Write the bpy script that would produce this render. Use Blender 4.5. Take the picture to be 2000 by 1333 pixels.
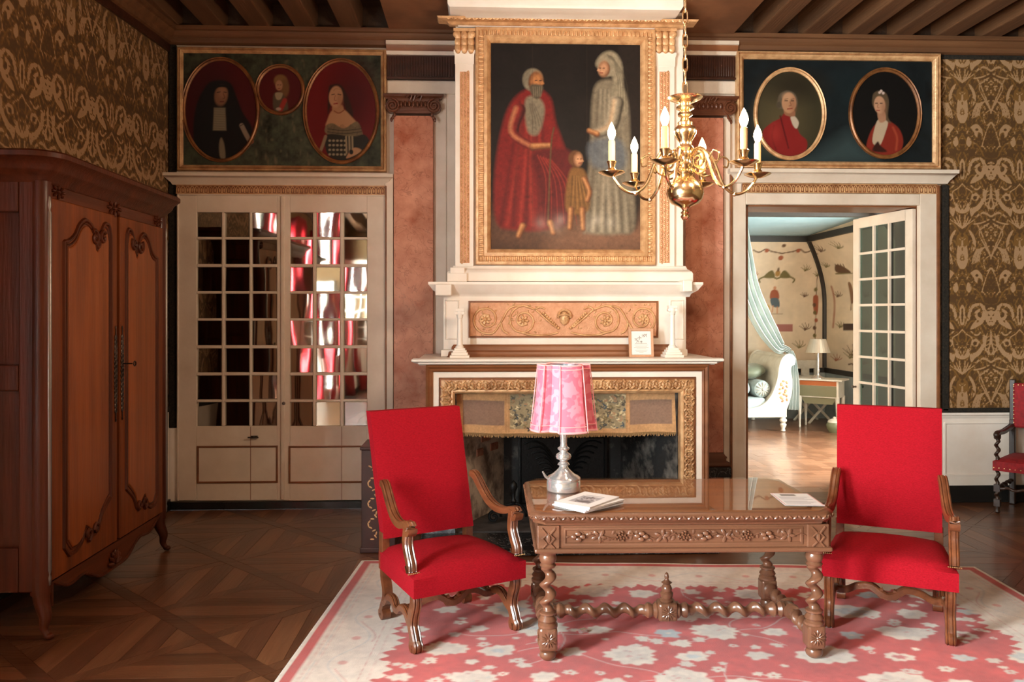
import bpy, math, random
import numpy as np
from mathutils import Vector, Matrix
random.seed(7); rng = np.random.default_rng(7)
for o in list(bpy.data.objects): bpy.data.objects.remove(o)
SC = bpy.context.scene
COL = SC.collection
PI = math.pi
R = math.radians

# ---------------------------------------------------------------- camera
F = 1600.0; HOR = 615.0; EYE = 1.75           # focal length and horizon in pixels of a 2000 x 1333 frame
TH = math.atan(65 / F); CS, SN = math.cos(TH), math.sin(TH)
cam = bpy.data.cameras.new('camera'); camo = bpy.data.objects.new('camera', cam); COL.objects.link(camo)
cam.sensor_width = 36; cam.lens = 36 * F / 2000; cam.shift_y = -(666.5 - HOR) / 2000
cam.clip_start = .05; cam.clip_end = 100
camo.location = (0, 0, EYE); camo.rotation_euler = (PI / 2, 0, -TH)
SC.camera = camo

def PX(px, Y):                       # x of a point seen at column px on the plane y = Y
    t = (px - 1000) / F
    return Y * (t * CS + SN) / (CS - t * SN)
def PZ(px, py, Y):
    X = PX(px, Y); return EYE + (HOR - py) / F * (X * SN + Y * CS)
def P(px, py, Y): return (PX(px, Y), Y, PZ(px, py, Y))
def G(px, py, z=0.0):                # point on the plane z
    yc = (EYE - z) * F / (py - HOR); xc = (px - 1000) / F * yc
    return (xc * CS + yc * SN, -xc * SN + yc * CS, z)
def PD(px, py, yc):                  # point at a given depth
    xc = (px - 1000) / F * yc
    return (xc * CS + yc * SN, -xc * SN + yc * CS, EYE + (HOR - py) / F * yc)

# ---------------------------------------------------------------- world, daylight, exposure
w = bpy.data.worlds.new('sky'); SC.world = w; w.use_nodes = True
bg = w.node_tree.nodes['Background']
bg.inputs[0].default_value = (.85, .93, 1.0, 1); bg.inputs[1].default_value = 3.0
vs = SC.view_settings
vs.view_transform = 'Standard'; vs.look = 'None'; vs.gamma = 1; vs.use_curve_mapping = False
vs.exposure = 0.2
def area(name, loc, rot, sx, sy, power, col, spread=180):
    l = bpy.data.lights.new(name, 'AREA'); l.shape = 'RECTANGLE'; l.size = sx; l.size_y = sy
    l.energy = power; l.color = col; l.spread = R(spread)
    o = bpy.data.objects.new(name, l); COL.objects.link(o); o.location = loc; o.rotation_euler = rot
    return o
# tall windows of the hall in the left wall, beside and behind the camera (daylight enters towards +x)
WIN = [(0.35, 1.55), (-2.55, -1.35)]
WZ0, WZ1 = .45, 3.55
def LWX(Y): return PX(328, 7.5) - .076 * (7.5 - Y)      # left wall, not quite square to the back wall
for i, (a, b) in enumerate(WIN):
    area('daylight_window', (LWX((a + b) / 2) - .12, (a + b) / 2, (WZ0 + WZ1) / 2), (0, -PI / 2, 0), WZ1 - WZ0, b - a, 1750, (.94, .97, 1.0))
# the window of the bedroom, in its right wall
BW = (8.5, 10.3)
area('daylight_window', (6.12, sum(BW) / 2, 1.6), (0, PI / 2, 0), 2.2, 1.8, 900, (.92, .96, 1.0))

# ---------------------------------------------------------------- helpers: objects
def lin(c):
    c = c / 255.0
    return c / 12.92 if c <= .04045 else ((c + .055) / 1.055) ** 2.4
def S(r, g, b): return (lin(r), lin(g), lin(b))
def tag(o, label=None, cat=None, group=None, kind=None):
    if label: o['label'] = label
    if cat: o['category'] = cat
    if group: o['group'] = group
    if kind: o['kind'] = kind
    return o
def empty(name, loc=(0, 0, 0), rz=0, parent=None):
    o = bpy.data.objects.new(name, None); COL.objects.link(o)
    o.location = loc; o.rotation_euler = (0, 0, rz); o.empty_display_size = .1
    if parent: o.parent = parent
    return o
def thing(name, label, cat, loc=(0, 0, 0), rz=0, group=None):
    return tag(empty(name, loc, rz), label, cat, group)
def world_of(o):
    m = Matrix.LocRotScale(o.location, o.rotation_euler, o.scale)
    return world_of(o.parent) @ m if o.parent else m
def copy_tree(o, parent=None):
    c = o.copy(); COL.objects.link(c); c.parent = parent
    for ch in [k for k in ALL if k.parent == o]:
        ALL.append(copy_tree(ch, c))
    return c
ALL = []

def unit(v):
    l = math.sqrt(sum(a * a for a in v)) or 1
    return tuple(a / l for a in v)
def catmull(pts, n=6, closed=False):
    pts = [tuple(p) for p in pts]; out = []; m = len(pts)
    for i in range(m if closed else m - 1):
        p0 = pts[(i - 1) % m] if closed or i > 0 else pts[0]
        p1 = pts[i]; p2 = pts[(i + 1) % m]
        p3 = pts[(i + 2) % m] if closed or i + 2 < m else pts[-1]
        for k in range(n):
            t = k / n
            out.append(tuple(.5 * (2 * b + (c - a) * t + (2 * a - 5 * b + 4 * c - d) * t * t + (3 * b - a - 3 * c + d) * t ** 3)
                             for a, b, c, d in zip(p0, p1, p2, p3)))
    if not closed: out.append(pts[-1])
    return out

class MB:
    """collects faces; build() links them as one mesh object"""
    def __init__(s): s.v = []; s.f = []
    def add(s, v, f):
        n = len(s.v); s.v += [tuple(p) for p in v]; s.f += [tuple(i + n for i in q) for q in f]; return s
    def box(s, x0, x1, y0, y1, z0, z1):
        x0, x1 = sorted((x0, x1)); y0, y1 = sorted((y0, y1)); z0, z1 = sorted((z0, z1))
        return s.add([(x0, y0, z0), (x1, y0, z0), (x1, y1, z0), (x0, y1, z0), (x0, y0, z1), (x1, y0, z1), (x1, y1, z1), (x0, y1, z1)],
                     [(0, 3, 2, 1), (4, 5, 6, 7), (0, 1, 5, 4), (1, 2, 6, 5), (2, 3, 7, 6), (3, 0, 4, 7)])
    def prism(s, poly, a0, a1, axis='z'):
        # poly: 2d counter-clockwise outline; extruded along axis
        n = len(poly)
        def q(p, a):
            return {'z': (p[0], p[1], a), 'y': (p[0], a, p[1]), 'x': (a, p[0], p[1])}[axis]
        v = [q(p, a0) for p in poly] + [q(p, a1) for p in poly]
        f = [tuple(range(n))[::-1], tuple(range(n, 2 * n))] + [(i, (i + 1) % n, n + (i + 1) % n, n + i) for i in range(n)]
        return s.add(v, f)
    def lathe(s, prof, c=(0, 0, 0), axis='z', seg=20, sx=1, sy=1):
        # prof: (radius, height) along the axis
        v = []; f = []
        for r, h in prof:
            for k in range(seg):
                a = 2 * PI * k / seg; x, y = r * math.cos(a) * sx, r * math.sin(a) * sy
                p = {'z': (x, y, h), 'y': (x, h, y), 'x': (h, x, y)}[axis]
                v.append(tuple(a + b for a, b in zip(p, c)))
        for i in range(len(prof) - 1):
            for k in range(seg):
                k2 = (k + 1) % seg
                f.append((i * seg + k, i * seg + k2, (i + 1) * seg + k2, (i + 1) * seg + k))
        f.append(tuple(range(seg))[::-1]); f.append(tuple(range((len(prof) - 1) * seg, len(prof) * seg)))
        return s.add(v, f)
    def sweep(s, path, sec, up=(0, 0, 1), scale=None, caps=True, closed=False):
        # sec: closed 2d outline (side, up) carried along a 3d path
        n = len(path); m = len(sec); v = []; f = []
        up = Vector(up)
        for i, p in enumerate(path):
            a = Vector(path[(i - 1) % n] if closed else path[max(i - 1, 0)]); b = Vector(path[(i + 1) % n] if closed else path[min(i + 1, n - 1)])
            t = (b - a)
            t = t.normalized() if t.length > 1e-9 else Vector((0, 0, 1))
            sd = t.cross(up)
            if sd.length < 1e-4: sd = t.cross(Vector((.3, 1, .2)))
            sd.normalize(); u = sd.cross(t)
            k = 1 if scale is None else (scale[i] if hasattr(scale, '__len__') else scale)
            if not hasattr(k, '__len__'): k = (k, k)
            for q in sec: v.append(tuple(Vector(p) + sd * q[0] * k[0] + u * q[1] * k[1]))
        for i in range(n if closed else n - 1):
            for j in range(m):
                j2 = (j + 1) % m; i2 = (i + 1) % n
                f.append((i * m + j, i * m + j2, i2 * m + j2, i2 * m + j))
        if caps and not closed:
            f.append(tuple(range(m))[::-1]); f.append(tuple(range((n - 1) * m, n * m)))
        return s.add(v, f)
    def tube(s, path, r, seg=8, scale=None, up=(0, 0, 1), closed=False):
        return s.sweep(path, [(r * math.cos(2 * PI * k / seg), r * math.sin(2 * PI * k / seg)) for k in range(seg)], up, scale, True, closed)
    def ball(s, c, rx, ry=None, rz=None, seg=10, rings=6, rot=None):
        ry = rx if ry is None else ry; rz = rx if rz is None else rz
        v = []; f = []
        for i in range(rings + 1):
            a = -PI / 2 + PI * i / rings
            for k in range(seg):
                b = 2 * PI * k / seg
                p = Vector((rx * math.cos(a) * math.cos(b), ry * math.cos(a) * math.sin(b), rz * math.sin(a)))
                if rot: p = rot @ p
                v.append(tuple(p + Vector(c)))
        for i in range(rings):
            for k in range(seg):
                k2 = (k + 1) % seg
                f.append((i * seg + k, i * seg + k2, (i + 1) * seg + k2, (i + 1) * seg + k))
        return s.add(v, f)
    def mould(s, x0, x1, z0, z1, prof, sides='LTRB'):
        # mitred moulding on a wall facing -y; prof: [(inset from the outer edge, y)], rectangle is the outer edge
        names = []
        if set(sides) == set('LTRB'): cs = [(x0, z0, 1, 1), (x0, z1, 1, -1), (x1, z1, -1, -1), (x1, z0, -1, 1)]; closed = True
        else: cs = [(x0, z0, 1, 0), (x0, z1, 1, -1), (x1, z1, -1, -1), (x1, z0, -1, 0)]; closed = False     # open at the foot
        m = len(prof); v = []; f = []
        for (x, z, dx, dz) in cs:
            for d, y in prof: v.append((x + d * dx, y, z + d * dz))
        for i in range(4 if closed else 3):
            i2 = (i + 1) % 4
            for j in range(m - 1):
                f.append((i * m + j, i2 * m + j, i2 * m + j + 1, i * m + j + 1))
            f.append((i * m + m - 1, i2 * m + m - 1, i2 * m, i * m))
        if not closed:
            f.append(tuple(range(m))); f.append(tuple(range(3 * m, 4 * m))[::-1])
        return s.add(v, f)
    def hmould(s, x0, x1, prof, ret=True, yb=None):
        # horizontal cornice on a wall facing -y; prof: [(projection, z)] from top to bottom; ends return to the wall plane yb
        v = []; f = []; m = len(prof)
        for p, z in prof:
            e = p if ret else 0
            v += [(x0 - e, yb, z), (x0 - e, yb - p, z), (x1 + e, yb - p, z), (x1 + e, yb, z)]
        for i in range(m - 1):
            for k in range(3): f.append((i * 4 + k, i * 4 + k + 1, (i + 1) * 4 + k + 1, (i + 1) * 4 + k))
        f.append((0, 3, 2, 1)); f.append(tuple((m - 1) * 4 + k for k in range(4)))
        f.append(tuple([i * 4 for i in range(m)] + [i * 4 + 3 for i in reversed(range(m))]))
        return s.add(v, f)
    def xf(s, M_, start=0):
        for i in range(start, len(s.v)): s.v[i] = tuple(M_ @ Vector(s.v[i]))
        return s
    def build(s, name, mat, parent=None, world=True, smooth=True, ang=38, bevel=0, fix=True):
        me = bpy.data.meshes.new(name)
        v = s.v
        if parent is not None and world:
            im = world_of(parent).inverted(); v = [tuple(im @ Vector(p)) for p in v]
        me.from_pydata(v, [], s.f); me.update()
        if fix:
            import bmesh
            b = bmesh.new(); b.from_mesh(me); bmesh.ops.remove_doubles(b, verts=b.verts, dist=1e-6)
            bmesh.ops.recalc_face_normals(b, faces=b.faces); b.to_mesh(me); b.free()
        if smooth:
            me.polygons.foreach_set('use_smooth', [True] * len(me.polygons)); me.set_sharp_from_angle(angle=R(ang))
        o = bpy.data.objects.new(name, me); COL.objects.link(o)
        me.materials.append(mat)
        if parent is not None: o.parent = parent
        if bevel:
            b = o.modifiers.new('bevel', 'BEVEL'); b.width = bevel; b.segments = 2; b.limit_method = 'ANGLE'; b.angle_limit = R(50)
        ALL.append(o)
        return o
def single(name, mb, mat, label, cat, base, rz=0, group=None, **k):
    """a thing that is one mesh: origin at its base"""
    e = Matrix.Translation(base) @ Matrix.Rotation(rz, 4, 'Z')
    mb.xf(e.inverted())
    o = mb.build(name, mat, None, **k); o.location = base; o.rotation_euler = (0, 0, rz)
    return tag(o, label, cat, group)
def struct(name, mb, mat, **k): return tag(mb.build(name, mat, **k), kind='structure')
def grid_obj(name, pos, mat, parent=None, col=None, fld=None, smooth=True):
    """pos: (ny, nx, 3) array; col: (ny, nx, 3) colours or fld: (ny, nx) pattern value"""
    ny, nx = pos.shape[:2]
    v = pos.reshape(-1, 3).astype(np.float64)
    if parent is not None:
        im = np.array(world_of(parent).inverted()); v = v @ im[:3, :3].T + im[:3, 3]
    idx = np.arange(ny * nx).reshape(ny, nx)
    q = np.stack([idx[:-1, :-1], idx[1:, :-1], idx[1:, 1:], idx[:-1, 1:]], -1).reshape(-1, 4)
    me = bpy.data.meshes.new(name)
    me.vertices.add(len(v)); me.vertices.foreach_set('co', v.ravel())
    me.loops.add(q.size); me.loops.foreach_set('vertex_index', q.ravel().astype(np.int32))
    me.polygons.add(len(q)); me.polygons.foreach_set('loop_start', np.arange(0, q.size, 4, dtype=np.int32))
    me.update(calc_edges=True)
    if smooth: me.polygons.foreach_set('use_smooth', np.ones(len(q), dtype=bool))
    if col is not None:
        a = me.attributes.new('Col', 'FLOAT_COLOR', 'POINT')
        a.data.foreach_set('color', np.concatenate([col.reshape(-1, 3), np.ones((ny * nx, 1))], 1).ravel().astype(np.float32))
    if fld is not None:
        a = me.attributes.new('pat', 'FLOAT', 'POINT'); a.data.foreach_set('value', fld.ravel().astype(np.float32))
    o = bpy.data.objects.new(name, me); COL.objects.link(o); me.materials.append(mat)
    if parent is not None: o.parent = parent
    ALL.append(o)
    return o

# ---------------------------------------------------------------- helpers: materials
MATS = {}
def M(name, col, rough=.5, metal=0, col2=None, vscale=6, stretch=(1, 1, 1), bump=0, bscale=60, bstretch=(1, 1, 1), detail=4, spec=.5, coat=0, lo=.35, hi=.65, sheen=0, emit=0, ecol=None):
    m = bpy.data.materials.new(name); m.use_nodes = True; nt = m.node_tree; N = nt.nodes; L = nt.links
    b = N['Principled BSDF']
    b.inputs['Base Color'].default_value = (*col, 1); b.inputs['Roughness'].default_value = rough; b.inputs['Metallic'].default_value = metal
    b.inputs['Specular IOR Level'].default_value = spec; b.inputs['Coat Weight'].default_value = coat; b.inputs['Coat Roughness'].default_value = .12
    if sheen: b.inputs['Sheen Weight'].default_value = sheen; b.inputs['Sheen Roughness'].default_value = .4
    if emit: b.inputs['Emission Color'].default_value = (*(ecol or col), 1); b.inputs['Emission Strength'].default_value = emit
    tc = N.new('ShaderNodeTexCoord')
    if col2 is not None:
        mp = N.new('ShaderNodeMapping'); mp.inputs['Scale'].default_value = stretch; L.new(tc.outputs['Object'], mp.inputs[0])
        n = N.new('ShaderNodeTexNoise'); n.inputs['Scale'].default_value = vscale; n.inputs['Detail'].default_value = detail; n.inputs['Roughness'].default_value = .6
        L.new(mp.outputs[0], n.inputs['Vector'])
        r = N.new('ShaderNodeValToRGB'); r.color_ramp.elements[0].position = lo; r.color_ramp.elements[1].position = hi
        r.color_ramp.elements[0].color = (*col, 1); r.color_ramp.elements[1].color = (*col2, 1)
        L.new(n.outputs[0], r.inputs[0]); L.new(r.outputs[0], b.inputs['Base Color'])
    if bump:
        mp = N.new('ShaderNodeMapping'); mp.inputs['Scale'].default_value = bstretch; L.new(tc.outputs['Object'], mp.inputs[0])
        n = N.new('ShaderNodeTexNoise'); n.inputs['Scale'].default_value = bscale; n.inputs['Detail'].default_value = 3
        L.new(mp.outputs[0], n.inputs['Vector'])
        bp = N.new('ShaderNodeBump'); bp.inputs['Strength'].default_value = min(1, bump); bp.inputs['Distance'].default_value = .01 * max(1, bump)
        L.new(n.outputs[0], bp.inputs['Height']); L.new(bp.outputs[0], b.inputs['Normal'])
    MATS[name] = m
    return m
def wood(name, a, b, axis='z', rough=.35, coat=.3, scale=1.0, bump=.25):
    st = {'z': (1, 1, .06), 'x': (.06, 1, 1), 'y': (1, .06, 1)}[axis]
    return M(name, a, rough, col2=b, vscale=22 * scale, stretch=st, bump=bump, bscale=70, bstretch=st, detail=6, coat=coat, lo=.3, hi=.7)
def M_attr(name, rough=.6, coat=0, bump=0, bscale=200, gain=1.0, sheen=0):
    m = M(name, (1, 1, 1), rough, bump=bump, bscale=bscale, coat=coat, sheen=sheen)
    nt = m.node_tree; a = nt.nodes.new('ShaderNodeAttribute'); a.attribute_name = 'Col'
    nt.links.new(a.outputs['Color'], nt.nodes['Principled BSDF'].inputs['Base Color'])
    return m

class Paint:
    """flat picture painted on a regular grid of points"""
    def __init__(s, x0, y0, x1, y1, step, base):
        nx = int(round((x1 - x0) / step)) + 1; ny = int(round((y1 - y0) / step)) + 1
        s.xs = np.linspace(x0, x1, nx); s.ys = np.linspace(y0, y1, ny); s.st = step
        s.X, s.Y = np.meshgrid(s.xs, s.ys); s.C = np.ones((ny, nx, 3)) * np.array(base)
    def _win(s, x0, y0, x1, y1):
        i0, i1 = np.searchsorted(s.xs, [x0, x1]); j0, j1 = np.searchsorted(s.ys, [y0, y1])
        return slice(j0, max(j1, j0)), slice(i0, max(i1, i0))
    def _mix(s, w, sd, col, soft, a):
        k = np.clip(.5 - sd / max(soft, 1e-6), 0, 1)[..., None] * a
        s.C[w] = s.C[w] * (1 - k) + np.array(col) * k
    def ell(s, cx, cy, rx, ry, col, rot=0, soft=1.5, a=1):
        r = max(rx, ry) + soft; w = s._win(cx - r, cy - r, cx + r, cy + r)
        x = s.X[w] - cx; y = s.Y[w] - cy; c, n = math.cos(R(rot)), math.sin(R(rot))
        x, y = x * c + y * n, -x * n + y * c
        d = (np.sqrt((x / rx) ** 2 + (y / ry) ** 2) - 1) * min(rx, ry)
        s._mix(w, d, col, soft, a); return s
    def poly(s, pts, col, soft=1.5, a=1, smooth=True):
        if smooth: pts = catmull(pts, 5, True)
        p = np.array(pts); q = np.roll(p, -1, 0); r = soft
        w = s._win(p[:, 0].min() - r, p[:, 1].min() - r, p[:, 0].max() + r, p[:, 1].max() + r)
        x = s.X[w]; y = s.Y[w]
        if x.size == 0: return s
        d = np.full(x.shape, 1e9); ins = np.zeros(x.shape, bool)
        for (ax, ay), (bx, by) in zip(p, q):
            dx, dy = bx - ax, by - ay; l = dx * dx + dy * dy + 1e-12
            t = np.clip(((x - ax) * dx + (y - ay) * dy) / l, 0, 1)
            d = np.minimum(d, (x - ax - t * dx) ** 2 + (y - ay - t * dy) ** 2)
            if ay != by: ins ^= ((ay > y) != (by > y)) & (x < (bx - ax) * (y - ay) / (by - ay) + ax)
        s._mix(w, np.sqrt(d) * np.where(ins, -1, 1), col, soft, a); return s
    def stroke(s, pts, wd, col, soft=1, a=1, smooth=True):
        if smooth and len(pts) > 2: pts = catmull(pts, 5)
        n = len(pts); r = (max(wd) if hasattr(wd, '__len__') else wd) + soft
        p = np.array(pts, float)
        w = s._win(p[:, 0].min() - r, p[:, 1].min() - r, p[:, 0].max() + r, p[:, 1].max() + r)
        x = s.X[w]; y = s.Y[w]
        if x.size == 0: return s
        d = np.full(x.shape, 1e9)
        for i in range(n - 1):
            (ax, ay), (bx, by) = p[i], p[i + 1]; dx, dy = bx - ax, by - ay; l = dx * dx + dy * dy + 1e-12
            t = np.clip(((x - ax) * dx + (y - ay) * dy) / l, 0, 1)
            if hasattr(wd, '__len__'):
                u = (i + t) / (n - 1); ww = wd[0] + (wd[1] - wd[0]) * u
            else: ww = wd
            d = np.minimum(d, np.sqrt((x - ax - t * dx) ** 2 + (y - ay - t * dy) ** 2) - ww / 2)
        s._mix(w, d, col, soft, a); return s
    def noise(s, amt, scale=8, seed=0):
        r = np.random.default_rng(seed); ny, nx = s.X.shape
        def layer(sc):
            m = r.normal(size=(int(ny * s.st / sc) + 3, int(nx * s.st / sc) + 3))
            jy = np.arange(ny) * s.st / sc; jx = np.arange(nx) * s.st / sc
            a = jy.astype(int); b = jx.astype(int); fy = (jy - a)[:, None]; fx = (jx - b)[None]
            return (m[a][:, b] * (1 - fy) * (1 - fx) + m[a + 1][:, b] * fy * (1 - fx) + m[a][:, b + 1] * (1 - fy) * fx + m[a + 1][:, b + 1] * fy * fx)
        n = layer(scale) + .6 * layer(scale / 2.3) + .4 * layer(scale / 5)
        s.C = np.clip(s.C * (1 + amt * n[..., None]), 0, 1); return s
    def on_wall(s, Y):                          # pixel grid of the picture laid on the plane y = Y
        x = np.vectorize(lambda a: PX(a, Y))(s.xs); yc = x * SN + Y * CS
        p = np.zeros(s.X.shape + (3,)); p[..., 0] = x[None]; p[..., 1] = Y
        p[..., 2] = EYE + (HOR - s.Y) / F * yc[None].mean()
        return p
# ================================================================ materials
cream = M('cream_paint', S(228, 213, 197), .45, col2=S(216, 199, 181), vscale=3, bump=.08, bscale=30)
white = M('white_paint', S(240, 231, 221), .4, col2=S(231, 219, 206), vscale=3, bump=.05, bscale=40)
gilt = M('gilding', S(224, 180, 132), .36, .2, col2=S(188, 140, 96), vscale=14, bump=.3, bscale=90)
gilt_dull = M('dull_gilding', S(212, 168, 120), .42, .1, col2=S(164, 118, 78), vscale=10, bump=.3, bscale=60)
gilt_ground = M('gilded_relief_ground', S(214, 160, 124), .5, .1, col2=S(198, 142, 104), vscale=20, bump=.5, bscale=110)
brown_mould = M('brown_moulding', S(140, 88, 54), .4, col2=S(112, 66, 38), vscale=8, stretch=(.2, 1, 1))
dark_wood = M('dark_brown_wood', S(74, 40, 26), .4, col2=S(52, 27, 17), vscale=9, stretch=(.3, 1, 1), bump=.2)
beam_mat = wood('painted_beam', S(110, 73, 44), S(80, 51, 29), 'y', .7, 0, .5, .3)
board_mat = wood('ceiling_board', S(70, 46, 27), S(48, 30, 17), 'y', .7, 0, .5, .3)
panel_mat = M('ceiling_panel', S(132, 86, 54), .7, col2=S(110, 70, 42), vscale=2.5, bump=.1)
cornice_mat = wood('painted_cornice', S(118, 78, 48), S(88, 56, 33), 'x', .6, 0, .6, .2)
braid_mat = M('dark_braid', S(44, 36, 24), .9, col2=S(18, 14, 10), vscale=60, bump=1, bscale=120)
plinth_mat = M('black_plinth', S(24, 24, 24), .25, col2=S(44, 42, 40), vscale=4, lo=.5, hi=.9)
plaster = M('plain_plaster', S(104, 78, 46), .8, col2=S(92, 68, 38), vscale=2)
ochre = M('ochre_cloth', S(92, 66, 28), .8, col2=S(130, 100, 62), vscale=7, lo=.45, hi=.55)
brass = M('polished_brass', S(248, 222, 178), .17, 1)
silver = M('silver', S(226, 222, 220), .16, .75, bump=.1, bscale=30)
iron = M('black_iron', S(24, 24, 25), .42, .6, bump=.3, bscale=60)
steel = M('old_steel', S(120, 112, 106), .35, .9, col2=S(70, 62, 58), vscale=8)

def marble(name, a, b, vein, scale=1.6, rough=.22):
    m = M(name, a, rough, col2=b, vscale=scale * 1.8, detail=8, lo=.3, hi=.7)
    nt = m.node_tree; N = nt.nodes; L = nt.links
    tc = N.new('ShaderNodeTexCoord'); n = N.new('ShaderNodeTexNoise'); n.inputs['Scale'].default_value = scale * 2.2; n.inputs['Detail'].default_value = 9; n.inputs['Distortion'].default_value = 1.6
    L.new(tc.outputs['Object'], n.inputs['Vector'])
    r = N.new('ShaderNodeValToRGB'); e = r.color_ramp.elements
    e[0].position = .485; e[0].color = (0, 0, 0, 1); e[1].position = .5; e[1].color = (1, 1, 1, 1)
    x = r.color_ramp.elements.new(.515); x.color = (0, 0, 0, 1)
    L.new(n.outputs[0], r.inputs[0])
    mx = N.new('ShaderNodeMixRGB'); mx.inputs[2].default_value = (*vein, 1)
    ramp = [k for k in N if k.type == 'VALTORGB' and k != r][0]
    ml = N.new('ShaderNodeMath'); ml.operation = 'MULTIPLY'; ml.inputs[1].default_value = .45; L.new(r.outputs[0], ml.inputs[0])
    L.new(ml.outputs[0], mx.inputs[0]); L.new(ramp.outputs[0], mx.inputs[1]); L.new(mx.outputs[0], N['Principled BSDF'].inputs['Base Color'])
    return m
pink_marble = marble('pink_marble', S(218, 154, 128), S(164, 92, 68), S(104, 46, 30), 2.6)
black_marble = marble('black_marble', S(22, 22, 24), S(40, 40, 42), S(150, 150, 150), 3)
grey_marble = marble('grey_marble', S(120, 128, 134), S(70, 78, 86), S(190, 196, 200), 4)

def mirror_mat(name, tint, rough=.03, wob=.16):
    m = bpy.data.materials.new(name); m.use_nodes = True; nt = m.node_tree; N = nt.nodes; L = nt.links
    b = N['Principled BSDF']; b.inputs['Base Color'].default_value = (*tint, 1); b.inputs['Metallic'].default_value = 1; b.inputs['Roughness'].default_value = rough
    tc = N.new('ShaderNodeTexCoord'); n = N.new('ShaderNodeTexNoise'); n.inputs['Scale'].default_value = 2.6; n.inputs['Detail'].default_value = 1
    mp = N.new('ShaderNodeMapping'); mp.inputs['Scale'].default_value = (1.6, 1, .7); L.new(tc.outputs['Object'], mp.inputs[0]); L.new(mp.outputs[0], n.inputs['Vector'])
    bp = N.new('ShaderNodeBump'); bp.inputs['Strength'].default_value = wob; bp.inputs['Distance'].default_value = .012
    L.new(n.outputs[0], bp.inputs['Height']); L.new(bp.outputs[0], b.inputs['Normal'])
    return m
old_mirror = mirror_mat('old_mirror_glass', (.42, .40, .36))
def glass_mat(name, tint=(1, 1, 1), ior=1.5, rough=.0, power=1.0):
    m = bpy.data.materials.new(name); m.use_nodes = True; nt = m.node_tree; N = nt.nodes; L = nt.links
    for n in list(N):
        if n.type == 'BSDF_PRINCIPLED': N.remove(n)
    t = N.new('ShaderNodeBsdfTransparent'); t.inputs[0].default_value = (*tint, 1)
    g = N.new('ShaderNodeBsdfGlossy'); g.inputs['Roughness'].default_value = rough
    fr = N.new('ShaderNodeFresnel'); fr.inputs[0].default_value = ior
    ge = N.new('ShaderNodeNewGeometry'); iv = N.new('ShaderNodeMath'); iv.operation = 'SUBTRACT'; iv.inputs[0].default_value = 1; L.new(ge.outputs['Backfacing'], iv.inputs[1])
    ml = N.new('ShaderNodeMath'); ml.operation = 'MULTIPLY'; L.new(fr.outputs[0], ml.inputs[0]); L.new(iv.outputs[0], ml.inputs[1])     # one reflection per sheet
    mx = N.new('ShaderNodeMixShader'); L.new(ml.outputs[0], mx.inputs[0]); L.new(t.outputs[0], mx.inputs[1]); L.new(g.outputs[0], mx.inputs[2])
    L.new(mx.outputs[0], [n for n in N if n.type == 'OUTPUT_MATERIAL'][0].inputs[0])
    return m
pane_glass = glass_mat('window_glass', (.93, .97, .95))
dark_pane = glass_mat('old_door_glass', (.26, .34, .32), 1.5)
table_glass = glass_mat('table_glass', (.99, .99, .98), 1.75)

# ================================================================ damask pattern (one half of a mirrored repeat, painted in metres * 744)
DU, DVH = 205.0, 1016.0
dp = Paint(0, 0, DU, DVH, 3.2, (.12, .12, .12))
def dfeat(kind, *a, **k):
    for dy in (-DVH, 0, DVH):
        for sx, ox in ((1, 0), (-1, 0), (-1, 2 * DU)):
            def q(p): return (sx * p[0] + ox, p[1] + dy)
            if kind == 'ell': dp.ell(*q(a[0]), a[1], a[2], (a[3],) * 3, soft=k.get('soft', 5), rot=k.get('rot', 0) * sx)
            elif kind == 'poly': dp.poly([q(p) for p in a[0]], (a[1],) * 3, soft=5)
            else: dp.stroke([q(p) for p in a[0]], a[1], (a[2],) * 3, soft=4)
Lt, Md, Dk = 1.0, .45, .0
for i in range(9):                                   # tone-on-tone leaves
    y = 40 + i * 113
    dfeat('stroke', [(30, y), (70, y - 50), (120, y - 20), (150, y + 40)], 9, Md)
    dfeat('stroke', [(170, y + 10), (140, y - 30), (95, y + 30)], 7, Md)
    dfeat('stroke', [(10, y + 20), (30, y + 60), (20, y + 95)], 8, Md)
dfeat('poly', [(0, 300), (26, 290), (40, 240), (38, 180), (22, 118), (0, 158)], Lt); dfeat('ell', (0, 228), 15, 42, Md)
for j in range(4): dfeat('ell', (0, 190 + 22 * j), 5, 5, Lt, soft=3)
dfeat('stroke', [(110, 0), (150, 90), (198, 205), (205, 235)], 7, Lt)
for j in range(5): dfeat('stroke', [(70 + 12 * j, 275 - 6 * j), (82 + 13 * j, 215 - 8 * j), (105 + 14 * j, 170 - 4 * j)], 7, Lt)
dfeat('stroke', [(205, 300), (176, 350), (150, 430), (140, 470)], 6, Lt); dfeat('stroke', [(192, 215), (152, 255), (172, 320), (200, 300)], 6, Lt)
dfeat('poly', [(62, 335), (100, 312), (138, 345), (146, 395), (118, 366), (98, 402), (84, 372)], Lt); dfeat('ell', (104, 352), 12, 9, Dk)
dfeat('poly', [(40, 400), (66, 430), (52, 470), (30, 450)], Lt)
for j in range(5): dfeat('ell', (150 + 10 * j, 470 + 12 * (j % 3)), 5, 5, Lt, soft=3)
dfeat('stroke', [(44, 660), (54, 600), (88, 560), (138, 560), (154, 612), (138, 655), (106, 645), (98, 612), (120, 596)], 19, Lt)
dfeat('poly', [(150, 560), (172, 600), (158, 668), (104, 712), (56, 726), (92, 668), (140, 640)], Lt)
dfeat('stroke', [(0, 560), (14, 600), (6, 690)], 12, Lt); dfeat('ell', (0, 640), 6, 36, Dk)
dfeat('ell', (205, 640), 40, 64, Lt); dfeat('ell', (190, 630), 8, 5, Dk, soft=3); dfeat('stroke', [(190, 676), (205, 670)], 6, Dk); dfeat('stroke', [(205, 640), (203, 658)], 5, Dk)
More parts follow.
